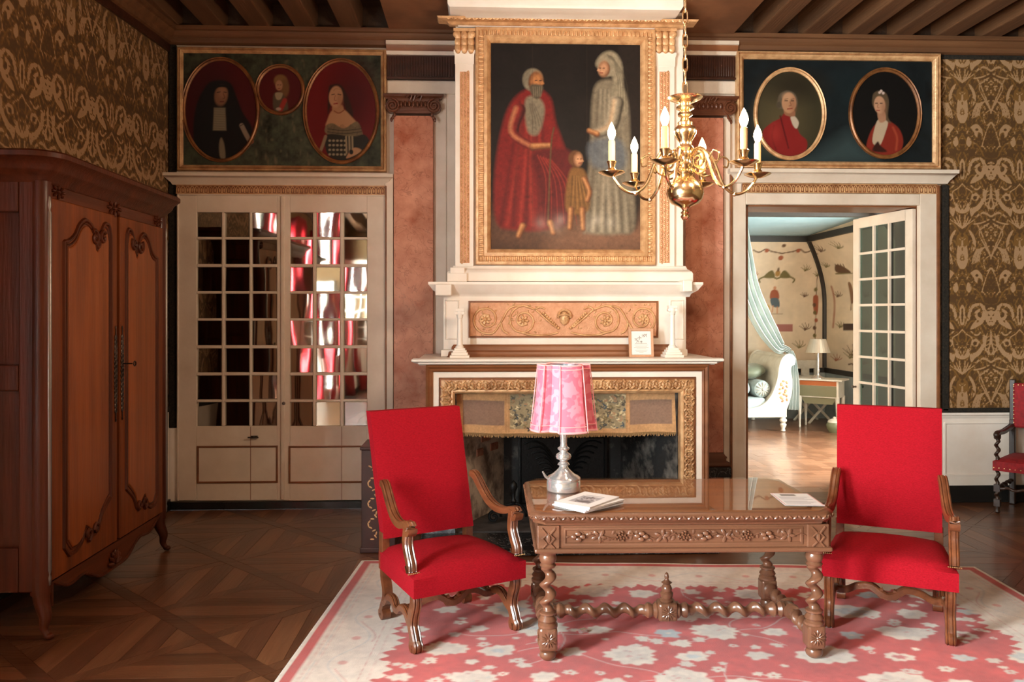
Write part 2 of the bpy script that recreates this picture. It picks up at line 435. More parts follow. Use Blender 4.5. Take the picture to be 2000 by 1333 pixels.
dfeat('stroke', [(166, 570), (180, 596), (205, 590)], 8, Dk)
dfeat('stroke', [(205, 745), (198, 830), (186, 880), (205, 905)], 10, Lt); dfeat('stroke', [(178, 760), (162, 850), (190, 905)], 7, Lt)
for j in range(4): dfeat('stroke', [(170, 790 + 26 * j), (190, 776 + 26 * j)], 5, Lt)
dfeat('poly', [(148, 765), (142, 826), (104, 882), (56, 908), (66, 958), (92, 926), (126, 902), (156, 852), (172, 790)], Lt)
dfeat('ell', (92, 822), 26, 26, Lt); dfeat('ell', (90, 826), 14, 14, Dk)
dfeat('poly', [(0, 936), (46, 915), (58, 858), (40, 868), (20, 900), (0, 902)], Lt)
dfeat('stroke', [(60, 740), (100, 770), (130, 750)], 10, Lt); dfeat('stroke', [(0, 730), (30, 760), (70, 790), (60, 850)], 6, Lt)
for j in range(4): dfeat('stroke', [(0, 1040), (14 + 14 * j, 1000), (20 + 22 * j, 950 + 10 * j)], 6, Lt)
dfeat('stroke', [(96, 960), (150, 930), (200, 955)], 12, Lt); dfeat('stroke', [(84, 1010), (140, 1000), (190, 978)], 9, Lt)
for j in range(26):
    dfeat('ell', (205 - 48 * random.random(), 1010 + 190 * random.random()), 5, 5, Lt, soft=3)
dfeat('stroke', [(205, 1240), (150, 1140), (120, 1076), (150, 1030), (190, 1004)], 7, Lt)
dfeat('poly', [(44, 1050), (84, 1090), (96, 1170), (60, 1210), (70, 1130)], Lt); dfeat('stroke', [(60, 1090), (76, 1150), (70, 1200)], 6, Dk)
dfeat('poly', [(0, 1110), (34, 1090), (40, 1140), (14, 1180), (0, 1196)], Md); dfeat('stroke', [(0, 1120), (4, 1180)], 6, Lt)
DT = dp.C[..., 0]
def fblur(seed, sx, sy):                      # smooth random field, periodic in both directions
    ny, nx = DT.shape; a = np.random.default_rng(seed).normal(size=(ny, 2 * nx))
    fy = np.fft.fftfreq(ny)[:, None]; fx = np.fft.fftfreq(2 * nx)[None]
    g = np.real(np.fft.ifft2(np.fft.fft2(a) * np.exp(-2 * PI ** 2 * ((fy * sy) ** 2 + (fx * sx) ** 2)))); g = g[:, :nx]
    return g / g.std()
n1, n2, n3 = fblur(1, 2.2, 3.2), fblur(2, 1.6, 2.0), fblur(3, 4.5, 6)
ridge = np.exp(-(n1 / .22) ** 2); ridge2 = np.exp(-(n2 / .2) ** 2)
DT = np.where(DT > .7, DT - .75 * ridge2 * (n3 > -.9) - .3 * ridge * (n3 < .3), DT + .34 * ridge * (n3 > -.1) + .75 * ridge2 * (n3 < -.55))
DT = np.clip(DT, 0, 1)
def damask(u, v):          # u, v in metres
    x = np.abs(((u * 744 / DU) % 2) - 1); x = (1 - x) * (DT.shape[1] - 1); y = (v * 744 % DVH) / DVH * (DT.shape[0] - 1)
    a = np.clip(y.astype(int), 0, DT.shape[0] - 2); b = np.clip(x.astype(int), 0, DT.shape[1] - 2); fy = y - a; fx = x - b
    return DT[a, b] * (1 - fy) * (1 - fx) + DT[a + 1, b] * fy * (1 - fx) + DT[a, b + 1] * (1 - fy) * fx + DT[a + 1, b + 1] * fy * fx
damask_mat = M('damask_cloth', (1, 1, 1), .7, bump=.25, bscale=300, sheen=.2)
nt = damask_mat.node_tree; at = nt.nodes.new('ShaderNodeAttribute'); at.attribute_name = 'pat'
rp = nt.nodes.new('ShaderNodeValToRGB'); e = rp.color_ramp.elements
e[0].position = .1; e[0].color = (*S(78, 50, 18), 1); e[1].position = .62; e[1].color = (*S(166, 130, 94), 1)
for p_, c_ in ((.4, S(120, 83, 31)), (.52, S(116, 80, 31))):
    x = e.new(p_); x.color = (*c_, 1)
nt.links.new(at.outputs['Fac'], rp.inputs[0]); nt.links.new(rp.outputs[0], nt.nodes['Principled BSDF'].inputs['Base Color'])

# ================================================================ the setting
D = 7.5                                   # back wall
XL, XR = LWX(D), 5.95
ZC, ZT = 4.32, 4.55                       # underside of the beams, ceiling boards
WT = .42                                  # wall thickness
dL, dR, dT = PX(1457, D), PX(1797, D), PZ(1600, 400, D)       # the doorway on the right
FY = 6.5                                  # front of the fireplace
fL, fR, fT = PX(887, FY), PX(1327, FY), PZ(1100, 770, FY)

floor_mat = wood('oak_floor', S(104, 66, 42), S(70, 42, 26), 'x', .34, .25, .5, .2)
floor = struct('floor', MB().box(-4.2, 6.6, -3.7, D, -.12, -.003), floor_mat, smooth=False)
struct('floor', MB().box(-.5, 7, D, 15, -.12, -.002), wood('bedroom_floor', S(150, 106, 78), S(110, 72, 50), 'x', .3, .3, .5, .15), smooth=False)
mb = MB(); o2 = .36
mb.box(-3.6, fL - .02, D, D + WT, 0, ZT); mb.box(fL - .02, fR + .02, D, D + WT, fT + .3, ZT); mb.box(fR + .02, dL, D, D + WT, 0, ZT)
mb.box(dL, dR, D, D + WT, dT, ZT); mb.box(dR, XR + .4, D, D + WT, 0, ZT)
wall_back = struct('wall_back', mb, cream, smooth=False)
def lw(Y, d): return (LWX(Y) + d, Y)
mb = MB()
ys = [-3.6] + sorted(y for p in WIN for y in p) + [D]
for i in range(0, len(ys) - 1):
    a, b = ys[i], ys[i + 1]; pl = [lw(a, -.3), lw(a, 0), lw(b, 0), lw(b, -.3)]
    if (a, b) in WIN: mb.prism(pl, 0, WZ0); mb.prism(pl, WZ1, ZT)
    else: mb.prism(pl, 0, ZT)
wall_left = struct('wall_left', mb, ochre, smooth=False)
struct('wall_right', MB().box(XR, XR + .3, -3.7, D, 0, ZT), plaster, smooth=False)
mb = MB().box(-4.2, XR + .3, -3.65, -3.3, 0, ZT)
struct('wall_rear', mb, plaster, smooth=False)

# ceiling: boards, beams, the flat field before the chimney
ceil = struct('ceiling', MB().box(-4.2, 6.6, -3.7, D + .1, ZT, ZT + .1), board_mat, smooth=False)
bx0 = PX(405, D); sp = PX(493, D) - PX(405, D)
pL, pR = PX(762, D), PX(1425, D)
x = bx0 - sp; bw = .19
while x > -3.9:
    MB().box(x, x + bw, -3.6, D, ZC, ZT + .01).build('beam', beam_mat, ceil, smooth=False, bevel=.012); x -= sp
x = bx0
while x < pL - .15:
    MB().box(x, x + bw, -3.6, D, ZC, ZT + .01).build('beam', beam_mat, ceil, smooth=False, bevel=.012); x += sp
x = PX(1470, D)
while x < XR:
    MB().box(x, x + bw, -3.6, D, ZC, ZT + .01).build('beam', beam_mat, ceil, smooth=False, bevel=.012); x += PX(1557, D) - PX(1470, D)
xs = np.linspace(pL, pR, 5)
for a, b in zip(xs[:-1], xs[1:]):
    MB().box(a + .002, b - .002, -3.6, D, ZC - .01, ZT + .01).build('soffit_board', panel_mat, ceil, smooth=False, bevel=.004)
# wooden cornice round the room
cz0, cz1 = PZ(600, 92, D), PZ(600, 66, D)
prof = [(.13, cz1 + .02), (.13, cz1 - .015), (.105, cz1 - .02), (.09, cz1 - .05), (.06, cz1 - .07), (.055, cz0 + .012), (.03, cz0), (0, cz0)]
struct('trim_1', MB().hmould(XL - .3, XR, prof, False, D), cornice_mat)
mb = MB()
for i in range(len(prof) - 1):
    (p0, z0), (p1, z1) = prof[i], prof[i + 1]
    a, b = lw(-3.5, p0), lw(D, p0); c, d_ = lw(D, p1), lw(-3.5, p1)
    mb.add([(a[0], a[1], z0), (b[0], b[1], z0), (c[0], c[1], z1), (d_[0], d_[1], z1)], [(0, 1, 2, 3)])
struct('trim_2', mb, cornice_mat)
mb = MB(); mb.prism([lw(-3.5, .0), lw(-3.5, .035), lw(D - .01, .035), lw(D - .01, 0)], cz0 - .07, cz0)
struct('trim_3', mb, dark_wood, smooth=False)

struct('trim_26', MB().box(XL - .3, XR, D - .02, D, cz1, ZT), board_mat, smooth=False)
# damask on the left wall
DZ0, DZ1 = .92, cz0 - .06
ny = int((DZ1 - DZ0) / .0105); yy = np.linspace(1.75, D - .03, int((D - 1.78) / .0105)); zz = np.linspace(DZ0, DZ1, ny)
Yg, Zg = np.meshgrid(yy, zz); pos = np.stack([PX(328, 7.5) - .076 * (7.5 - Yg) + .012, Yg, Zg], -1)
grid_obj('damask_panel', pos[:, ::-1], damask_mat, wall_left, fld=damask(Yg + .1, 4.15 - Zg)[:, ::-1])
MB().prism([lw(1.75, .0), lw(1.75, .035), lw(D - .02, .035), lw(D - .02, 0)], .88, .925).build('braid', braid_mat, wall_left)
# damask on the back wall, right of the doorway, and the strip in the corner
dx0 = PX(1836, D); dz0 = PZ(1900, 803, D)
zz = np.linspace(dz0, cz0, int((cz0 - dz0) / .0072)); xx = np.linspace(dx0, XR, int((XR - dx0) / .0072))
Xg, Zg = np.meshgrid(xx, zz); pos = np.stack([Xg, np.full_like(Xg, D - .012), Zg], -1)
ax0 = PX(1878, D); vz = PZ(1900, 440, D)
grid_obj('damask_panel', pos, damask_mat, wall_back, fld=damask(Xg - ax0 + 10 * 2 * DU / 744, vz - Zg + DVH / 744 * 4))
zz = np.linspace(DZ0, DZ1, 300); xx = np.linspace(XL, PX(333, D), 8)
Xg, Zg = np.meshgrid(xx, zz); grid_obj('damask_panel', np.stack([Xg, np.full_like(Xg, D - .01), Zg], -1), damask_mat, wall_back, fld=damask(Xg, 4.15 - Zg))
for (x0, x1, z0, z1) in ((PX(331, D), PX(346, D), PZ(340, 836, D), cz0), (PX(1837, D), PX(1851, D), dz0, PZ(1850, 362, D)), (dx0, XR, dz0 - .012, dz0 + .03), (dx0, XR, cz0 - .04, cz0)):
    MB().box(x0, x1, D - .03, D, z0, z1).build('braid', braid_mat, wall_back, bevel=.01)
# dado and plinth
dd0, dd1 = PZ(1900, 947, D), dz0 - .012
mb = MB().box(dx0 - .05, XR, D - .03, D, dd0, dd1)
mb.hmould(dx0 - .05, XR, [(.055, dd1), (.055, dd1 - .02), (.04, dd1 - .03), (.035, dd1 - .05), (.03, dd1 - .055)], False, D)
struct('trim_4', mb, white)
mb = MB()
zz_ = [dd1 - .09, dd0 + .09]
mb.mould(dx0 + .02, XR - .05, zz_[1], zz_[0], [(0, D - .03), (.0, D - .038), (.012, D - .04), (.02, D - .03)])
struct('trim_5', mb, white)
struct('baseboard_back', MB().box(dx0 - .05, XR, D - .05, D, 0, dd0), plinth_mat, smooth=False)
struct('baseboard_corner', MB().box(XL, PX(770, D), D - .05, D, 0, PZ(500, 979, D)), plinth_mat, smooth=False)
struct('trim_6', MB().box(XL, PX(349, D), D - .035, D, PZ(340, 979, D), PZ(340, 836, D)), white, bevel=.006)
mb = MB().prism([lw(-3.5, 0), lw(-3.5, .03), lw(.3, .03), lw(.3, 0)], .1, .88); mb.prism([lw(1.6, 0), lw(1.6, .03), lw(D - .05, .03), lw(D - .05, 0)], .1, .88)
struct('trim_7', mb, white, smooth=False)
mb = MB().prism([lw(-3.5, 0), lw(-3.5, .05), lw(D - .06, .05), lw(D - .06, 0)], 0, .1)
struct('baseboard_left', mb, plinth_mat, smooth=False)

# windows of the hall with glazing bars
def window(name, org, ux, w_, z0, z1, nx=3, nz=6):
    # org: foot of the opening, ux: unit vector along the wall
    e = tag(empty(name, org), kind='structure')
    px_, py_ = -ux[1], ux[0]
    def bar(a0, a1, b0, b1, t, nm):
        q = [(org[0] + ux[0] * a + px_ * s_, org[1] + ux[1] * a + py_ * s_) for a, s_ in ((a0, -t), (a1, -t), (a1, t), (a0, t))]
        MB().prism(q, b0, b1).build(nm, white, e, smooth=False)
    for a0, a1, b0, b1 in ((0, .07, z0, z1), (w_ - .07, w_, z0, z1), (.07, w_ - .07, z0, z0 + .07), (.07, w_ - .07, z1 - .07, z1), (w_ / 2 - .04, w_ / 2 + .04, z0 + .07, z1 - .07)): bar(a0, a1, b0, b1, .035, 'window_frame')
    for i in range(1, nz): bar(.07, w_ / 2 - .04, z0 + (z1 - z0) * i / nz - .015, z0 + (z1 - z0) * i / nz + .015, .015, 'glazing_bar'); bar(w_ / 2 + .04, w_ - .07, z0 + (z1 - z0) * i / nz - .015, z0 + (z1 - z0) * i / nz + .015, .015, 'glazing_bar')
    q = [(org[0] + ux[0] * a + px_ * s_, org[1] + ux[1] * a + py_ * s_) for a, s_ in ((.05, -.004), (w_ - .05, -.004), (w_ - .05, .004), (.05, .004))]
    MB().prism(q, z0 + .05, z1 - .05).build('pane', pane_glass, e, smooth=False)
    return e
u = unit((.076, 1, 0))
window('window_1', (LWX(WIN[0][0]) - .05, WIN[0][0], 0), u, (WIN[0][1] - WIN[0][0]) / u[1], WZ0, WZ1)
window('window_2', (LWX(WIN[1][0]) - .05, WIN[1][0], 0), u, (WIN[1][1] - WIN[1][0]) / u[1], WZ0, WZ1)
red_silk = M('red_curtain_silk', S(186, 18, 34), .45, col2=S(150, 10, 24), vscale=3, sheen=.3)
def curtain(base, ux, w_, z1, label, folds=6):
    mb = MB(); n = folds * 8; px_, py_ = -ux[1], ux[0]; rows = 14
    v = []; f = []
    for j in range(rows + 1):
        z = .03 + (z1 - .03) * j / rows; pin = 1 - .25 * math.exp(-((z - 1.1) / .5) ** 2)
        for i in range(n + 1):
            a = w_ * i / n * pin; d_ = .05 * math.sin(2 * PI * folds * i / n) * (.6 + .4 * z / z1)
            v.append((base[0] + ux[0] * a + px_ * d_, base[1] + ux[1] * a + py_ * d_, z))
    for j in range(rows):
        for i in range(n): f.append((j * (n + 1) + i, j * (n + 1) + i + 1, (j + 1) * (n + 1) + i + 1, (j + 1) * (n + 1) + i))
    mb.add(v, f)
    o = single('window_curtain', mb, red_silk, label, 'curtain', (base[0], base[1], .03), ang=80)
    s_ = o.modifiers.new('thick', 'SOLIDIFY'); s_.thickness = .006
    return o
def lwp(Y, d): return (LWX(Y) + d, Y)
curtain(lwp(1.45, .12), u, .42, 3.8, 'red silk curtain hanging at the window edge next to the armoire')
curtain(lwp(-.05, .12), u, .42, 3.8, 'red silk curtain at the far edge of the window from the armoire')
curtain(lwp(-1.42, .12), u, .42, 3.8, 'red silk curtain beside the window in the rear corner, inner edge')
curtain(lwp(-2.95, .12), u, .42, 3.8, 'red silk curtain tucked into the rear corner of the hall')

# parquet: framed panels set diagonally, each board a piece of its own
def proj(x, y, z):
    xc = x * CS - y * SN; yc = x * SN + y * CS
    return (1000 + F * xc / yc, HOR + F * (EYE - z) / yc) if yc > .2 else (-1e4, 1e4)
def clip(poly, nx_, ny_, c):          # keep nx*x + ny*y <= c
    out = []
    for i in range(len(poly)):
        p, q = poly[i], poly[(i + 1) % len(poly)]
        a = nx_ * p[0] + ny_ * p[1] - c; b = nx_ * q[0] + ny_ * q[1] - c
        if a <= 0: out.append(p)
        if a * b < 0: t = a / (a - b); out.append((p[0] + (q[0] - p[0]) * t, p[1] + (q[1] - p[1]) * t))
    return out
PB = [wood('oak_board_%d' % i, S(*c1), S(*c2), ax, .33, .25, .6, .25) for i, (c1, c2, ax) in enumerate((
    ((122, 78, 50), (92, 56, 35), 'x'), ((104, 65, 40), (76, 45, 27), 'x'), ((132, 88, 58), (102, 64, 40), 'y'), ((110, 70, 46), (82, 50, 32), 'y')))]
PBd = [wood('oak_band_a', S(100, 62, 40), S(74, 45, 28), 'x', .33, .25, .5, .2), wood('oak_band_b', S(112, 72, 47), S(82, 51, 33), 'y', .33, .25, .5, .2)]
pieces = []
s2 = math.sqrt(2); pa, pb = 1.1, .845        # spacing of x + y and of y - x
def uv(sm, df): return ((sm - df) / 2, (sm + df) / 2)
for i in range(-3, 10):
    for j in range(-9, 8):
        s0 = 4.12 + pa * (i - 3); t0 = 5.97 + pb * (j - 1); g = .06
        cx, cy = uv(s0 + pa / 2, t0 + pb / 2)
        if not (-3.3 < cx < 6.0 and 2.2 < cy < D + .3): continue
        q = proj(cx, cy, 0)
        if not (-150 < q[0] < 2150 and q[1] < 1450): continue
        if -.75 < cx < 3.4 and cy < 6.0: continue
        if cy > 6.0 and -.3 < cx < 2.4: continue
        quad = [uv(s0 + g, t0 + g), uv(s0 + pa - g, t0 + g), uv(s0 + pa - g, t0 + pb - g), uv(s0 + g, t0 + pb - g)]
        bands = [[uv(s0 - g + .004, t0 - g), uv(s0 + g - .004, t0 - g), uv(s0 + g - .004, t0 + pb - g), uv(s0 - g + .004, t0 + pb - g)],
                 [uv(s0 + g, t0 - g + .004), uv(s0 + pa - g, t0 - g + .004), uv(s0 + pa - g, t0 + g - .004), uv(s0 + g, t0 + g - .004)]]
        for b_, m_ in zip(bands, PBd): pieces.append((math.hypot(cx, cy), b_, m_))
        ax = (i + j) % 2; wd = .145
        lo = min(p[ax] for p in quad); hi = max(p[ax] for p in quad); k0 = lo
        n_ = max(1, int(round((hi - lo) / wd))); wd = (hi - lo) / n_
        for k in range(n_):
            a, b = lo + k * wd + .0015, lo + (k + 1) * wd - .0015
            nv = (1, 0) if ax == 0 else (0, 1)
            c = clip(clip(quad, nv[0], nv[1], b), -nv[0], -nv[1], -a)
            if len(c) >= 3: pieces.append((math.hypot(cx, cy) + .001 * k, c, PB[(2 if ax == 0 else 0) + (k + i) % 2]))
pieces.sort(key=lambda p: p[0])
for d_, poly, m_ in pieces[:298]:
    poly = clip(clip(poly, 0, 1, D - .06), -1, 0, 3.2)
    if len(poly) < 3: continue
    MB().prism(poly, -.012, random.uniform(-.0012, 0)).build('parquet_board', m_, floor, smooth=False)

# glazed white door in the rear wall, seen only in the mirror panes
d3 = tag(empty('door_3', (-2.95, -3.3, 0)), kind='structure')
MB().box(-3.5, -3.42, -3.3, -3.24, 0, 2.75).box(-2.4, -2.32, -3.3, -3.24, 0, 2.75).box(-3.42, -2.4, -3.3, -3.24, 2.6, 2.75).build('door_casing', white, d3, smooth=False)
for a_ in (-3.4, -2.9):
    lf_ = MB().box(a_, a_ + .08, -3.3, -3.26, .02, 2.58).box(a_ + .4, a_ + .48, -3.3, -3.26, .02, 2.58).box(a_ + .08, a_ + .4, -3.3, -3.26, .02, .9).box(a_ + .08, a_ + .4, -3.3, -3.26, 2.46, 2.58).build('door_leaf', white, d3, smooth=False)
    for j in range(1, 5): MB().box(a_ + .08, a_ + .4, -3.29, -3.255, .9 + 1.56 * j / 5 - .015, .9 + 1.56 * j / 5 + .015).build('muntin', white, lf_, smooth=False)
    MB().box(a_ + .225, a_ + .255, -3.29, -3.255, .9, 2.46).build('muntin', white, lf_, smooth=False)
# ================================================================ fittings of the back wall
def bxw(mb, x0, x1, y0, y1, yf, yb):          # pixel rectangle on the plane yf, reaching back to yb
    m_ = (x0 + x1) / 2
    return mb.box(PX(x0, yf), PX(x1, yf), yf, yb, PZ(m_, y0, yf), PZ(m_, y1, yf))
def rect(x0, x1, y0, y1, Y):
    m_ = (x0 + x1) / 2
    return PX(x0, Y), PX(x1, Y), PZ(m_, y1, Y), PZ(m_, y0, Y)      # x0 x1 z0 z1
MM = 7.5 / F                                   # metres per pixel on the back wall

# ---- the mirror-glazed double door on the left
door1 = tag(empty('door_1', (PX(550, D), D, 0)), kind='structure')
COLS = [[(384, 433), (438, 487), (491, 541)], [(566, 611), (617, 664), (671, 717)]]
ROWS = [(415, 463), (468, 516), (522, 569), (574, 622), (627, 675), (681, 728), (734, 781), (786, 833)]
for k, (a, b) in enumerate(((348, 551.5), (552.5, 752))):
    c = COLS[k]; yf = D - .05
    mb = MB()
    bxw(mb, a, c[0][0], 382, 978, yf, D); bxw(mb, c[2][1], b, 382, 978, yf, D)
    bxw(mb, c[0][0], c[2][1], 382, 415, yf, D); bxw(mb, c[0][0], c[2][1], 833, 978, yf, D)
    leaf = mb.build('door_leaf', cream, door1, smooth=False, bevel=.004)
    for i in (0, 1):
        mb = MB(); bxw(mb, c[i][1], c[i + 1][0], 415, 833, yf - .006, D - .01); mb.build('muntin', cream, leaf, smooth=False, bevel=.006)
    for j in range(7):
        mb = MB(); bxw(mb, c[0][0], c[2][1], ROWS[j][1], ROWS[j + 1][0], yf - .004, D - .01); mb.build('muntin', cream, leaf, smooth=False, bevel=.006)
    for i in range(3):
        for j in range(8):
            x0, x1, z0, z1 = rect(c[i][0] - .5, c[i][1] + .5, ROWS[j][0] - .5, ROWS[j][1] + .5, D)
            tx, tz = random.uniform(-.006, .006), random.uniform(-.004, .004); yp = D - .026
            v = [(x0, yp - tx - tz, z0), (x1, yp + tx - tz, z0), (x1, yp + tx + tz, z1), (x0, yp - tx + tz, z1)]
            mb = MB().add(v + [(p[0], D - .005, p[2]) for p in v], [(0, 1, 2, 3), (4, 7, 6, 5), (0, 4, 5, 1), (1, 5, 6, 2), (2, 6, 7, 3), (3, 7, 4, 0)])
            mb.build('pane', old_mirror, leaf, smooth=False)
    x0, x1, z0, z1 = rect((385, 564)[k], (543, 720)[k], 871, 944, yf)
    mb = MB().mould(x0, x1, z0, z1, [(0, yf), (0, yf - .008), (.008, yf - .012), (.016, yf - .006), (.016, yf)]); mb.build('panel_moulding', brown_mould, leaf)
    mb = MB(); bxw(mb, (489, 667)[k], (490, 668)[k], 834, 977, yf - .002, yf); mb.build('joint_line', brown_mould, leaf, smooth=False)
mb = MB(); bxw(mb, 548, 555.5, 384, 977, D - .065, D - .045); mb.build('astragal', cream, door1, bevel=.006)
x, _, z = P(497, 854, D - .05)
mb = MB().box(x - .03, x + .03, D - .06, D - .05, z - .012, z + .012).tube([(x - .05, D - .085, z), (x + .045, D - .085, z)], .006).tube([(x, D - .09, z), (x, D - .05, z)], .008); mb.build('latch', steel, door1)
x, _, z = P(555, 788, D - .06)
MB().lathe([(.0, -.03), (.014, -.028), (.016, -.018), (.008, -.008), (.012, 0), (0, 0)], (x, D - .06, z), 'y', 12).build('door_knob', steel, door1)
def egg_band(x0, x1, y0, y1, yf, n, mat, parent, name='egg_and_dart_band'):
    a, b, z0, z1 = rect(x0, x1, y0, y1, yf)
    MB().box(a, b, yf, yf + .03, z0, z1).build('band_ground', brown_mould if mat is gilt_dull else mat, parent, smooth=False)
    mb = MB(); w_ = (b - a) / n
    for i in range(n):
        cx = a + w_ * (i + .5)
        arc = [(cx + w_ * .42 * math.cos(t), yf, z0 + (z1 - z0) * (.42 + .45 * math.sin(t))) for t in np.linspace(0, PI, 7)]
        arc = [(arc[0][0], yf, z0 + .006)] + arc + [(arc[-1][0], yf, z0 + .006)]
        mb.tube(arc, .0042, 5, up=(0, 1, 0)); mb.ball((cx, yf, z0 + (z1 - z0) * .4), w_ * .2, .008, (z1 - z0) * .26, 6, 4)
    for z in (z0, z1): mb.box(a, b, yf - .008, yf, z - .004, z + .004)
    return tag(mb.build(name, mat, parent), kind='stuff')
def lintel(x0, x1, y0, y1, mat, name):
    a, b, z0, z1 = rect(x0, x1, y0, y1, D)
    h_ = z1 - z0; pr = [(.13, z1), (.13, z1 - h_ * .28), (.115, z1 - h_ * .34), (.10, z1 - h_ * .5), (.07, z1 - h_ * .8), (.06, z0), (0, z0)]
    return MB().hmould(a + .12, b - .12, pr, True, D).build(name, mat, None)
t = lintel(328, 768, 343, 364, cream, 'trim_8'); tag(t, kind='structure')
egg_band(344, 752, 363, 379, D - .062, 46, gilt_dull, door1)
mb = MB(); bxw(mb, 345, 349, 363, 979, D - .06, D); bxw(mb, 751.5, 768, 347, 979, D - .075, D); bxw(mb, 345, 752, 378.5, 382.5, D - .06, D); mb.build('door_casing', cream, door1, bevel=.006)
mb = MB(); bxw(mb, 752, 755, 363, 979, D - .082, D - .07); mb.build('casing_bead', brown_mould, door1, bevel=.004)

# ---- the doorway on the right with its leaf standing open into the bedroom
door2 = tag(empty('door_2', (PX(1625, D), D, 0)), kind='structure')
mb = MB(); yc_ = D - .06
bxw(mb, 1429, 1457, 378, 976, yc_, D); bxw(mb, 1797, 1832, 378, 976, yc_, D); bxw(mb, 1457, 1797, 378, 400, yc_, D)
mb.build('door_casing', cream, door2, smooth=False, bevel=.006)
mb = MB(); bxw(mb, 1414, 1427, 228, 976, D - .04, D); mb.build('casing_strip', cream, door2, smooth=False, bevel=.005)
mb = MB(); bxw(mb, 1427, 1431, 335, 976, D - .075, D - .03); bxw(mb, 1830, 1836, 362, 976, D - .07, D); mb.build('casing_bead', brown_mould, door2, bevel=.004)
t = lintel(1420, 1856, 335, 360, cream, 'trim_9'); tag(t, kind='structure')
egg_band(1450, 1830, 360, 377, D - .062, 44, gilt_dull, door2)
mb = MB().box(dL, dL + .02, D + .005, D + WT, 0, dT).box(dR - .02, dR, D + .005, D + WT, 0, dT).box(dL, dR, D + .005, D + WT, dT - .02, dT); mb.build('door_lining', brown_mould, door2, smooth=False)
# leaf: swung back through about eighty degrees, hinged on the right jamb
hx, hy0, hy1 = dR - .045, D + .02, D + .94
lz1 = dT - .03; st = .1
LR = Matrix.Translation((hx, hy0, 0)) @ Matrix.Rotation(R(9), 4, 'Z') @ Matrix.Translation((-hx, -hy0, 0))
leaf = MB()
def yz(mb, y0, y1, z0, z1, t=.02): return mb.box(hx - t, hx + t, y0, y1, z0, z1)
yz(leaf, hy0, hy0 + st, .02, lz1); yz(leaf, hy1 - st, hy1, .02, lz1); yz(leaf, hy0 + st, hy1 - st, lz1 - st, lz1); yz(leaf, hy0 + st, hy1 - st, .02, .52)
lf = leaf.xf(LR).build('door_leaf', cream, door2, smooth=False, bevel=.004)
py_ = np.linspace(hy0 + st, hy1 - st, 4); pz_ = np.linspace(.52, lz1 - st, 9); bw_ = .012
for i in (1, 2): yz(MB(), py_[i] - bw_, py_[i] + bw_, .52, lz1 - st, .024).xf(LR).build('muntin', cream, lf, smooth=False)
for j in range(1, 8): yz(MB(), hy0 + st, hy1 - st, pz_[j] - bw_, pz_[j] + bw_, .022).xf(LR).build('muntin', cream, lf, smooth=False)
for i in range(3):
    for j in range(8): yz(MB(), py_[i], py_[i + 1], pz_[j], pz_[j + 1], .002).xf(LR).build('pane', dark_pane, lf, smooth=False)
MB().lathe([(0, -.07), (.014, -.066), (.016, -.055), (.008, -.04), (.012, -.02), (0, -.02)], (hx, hy1 - .05, 1.0), 'x', 10).xf(LR).build('door_knob', steel, lf)

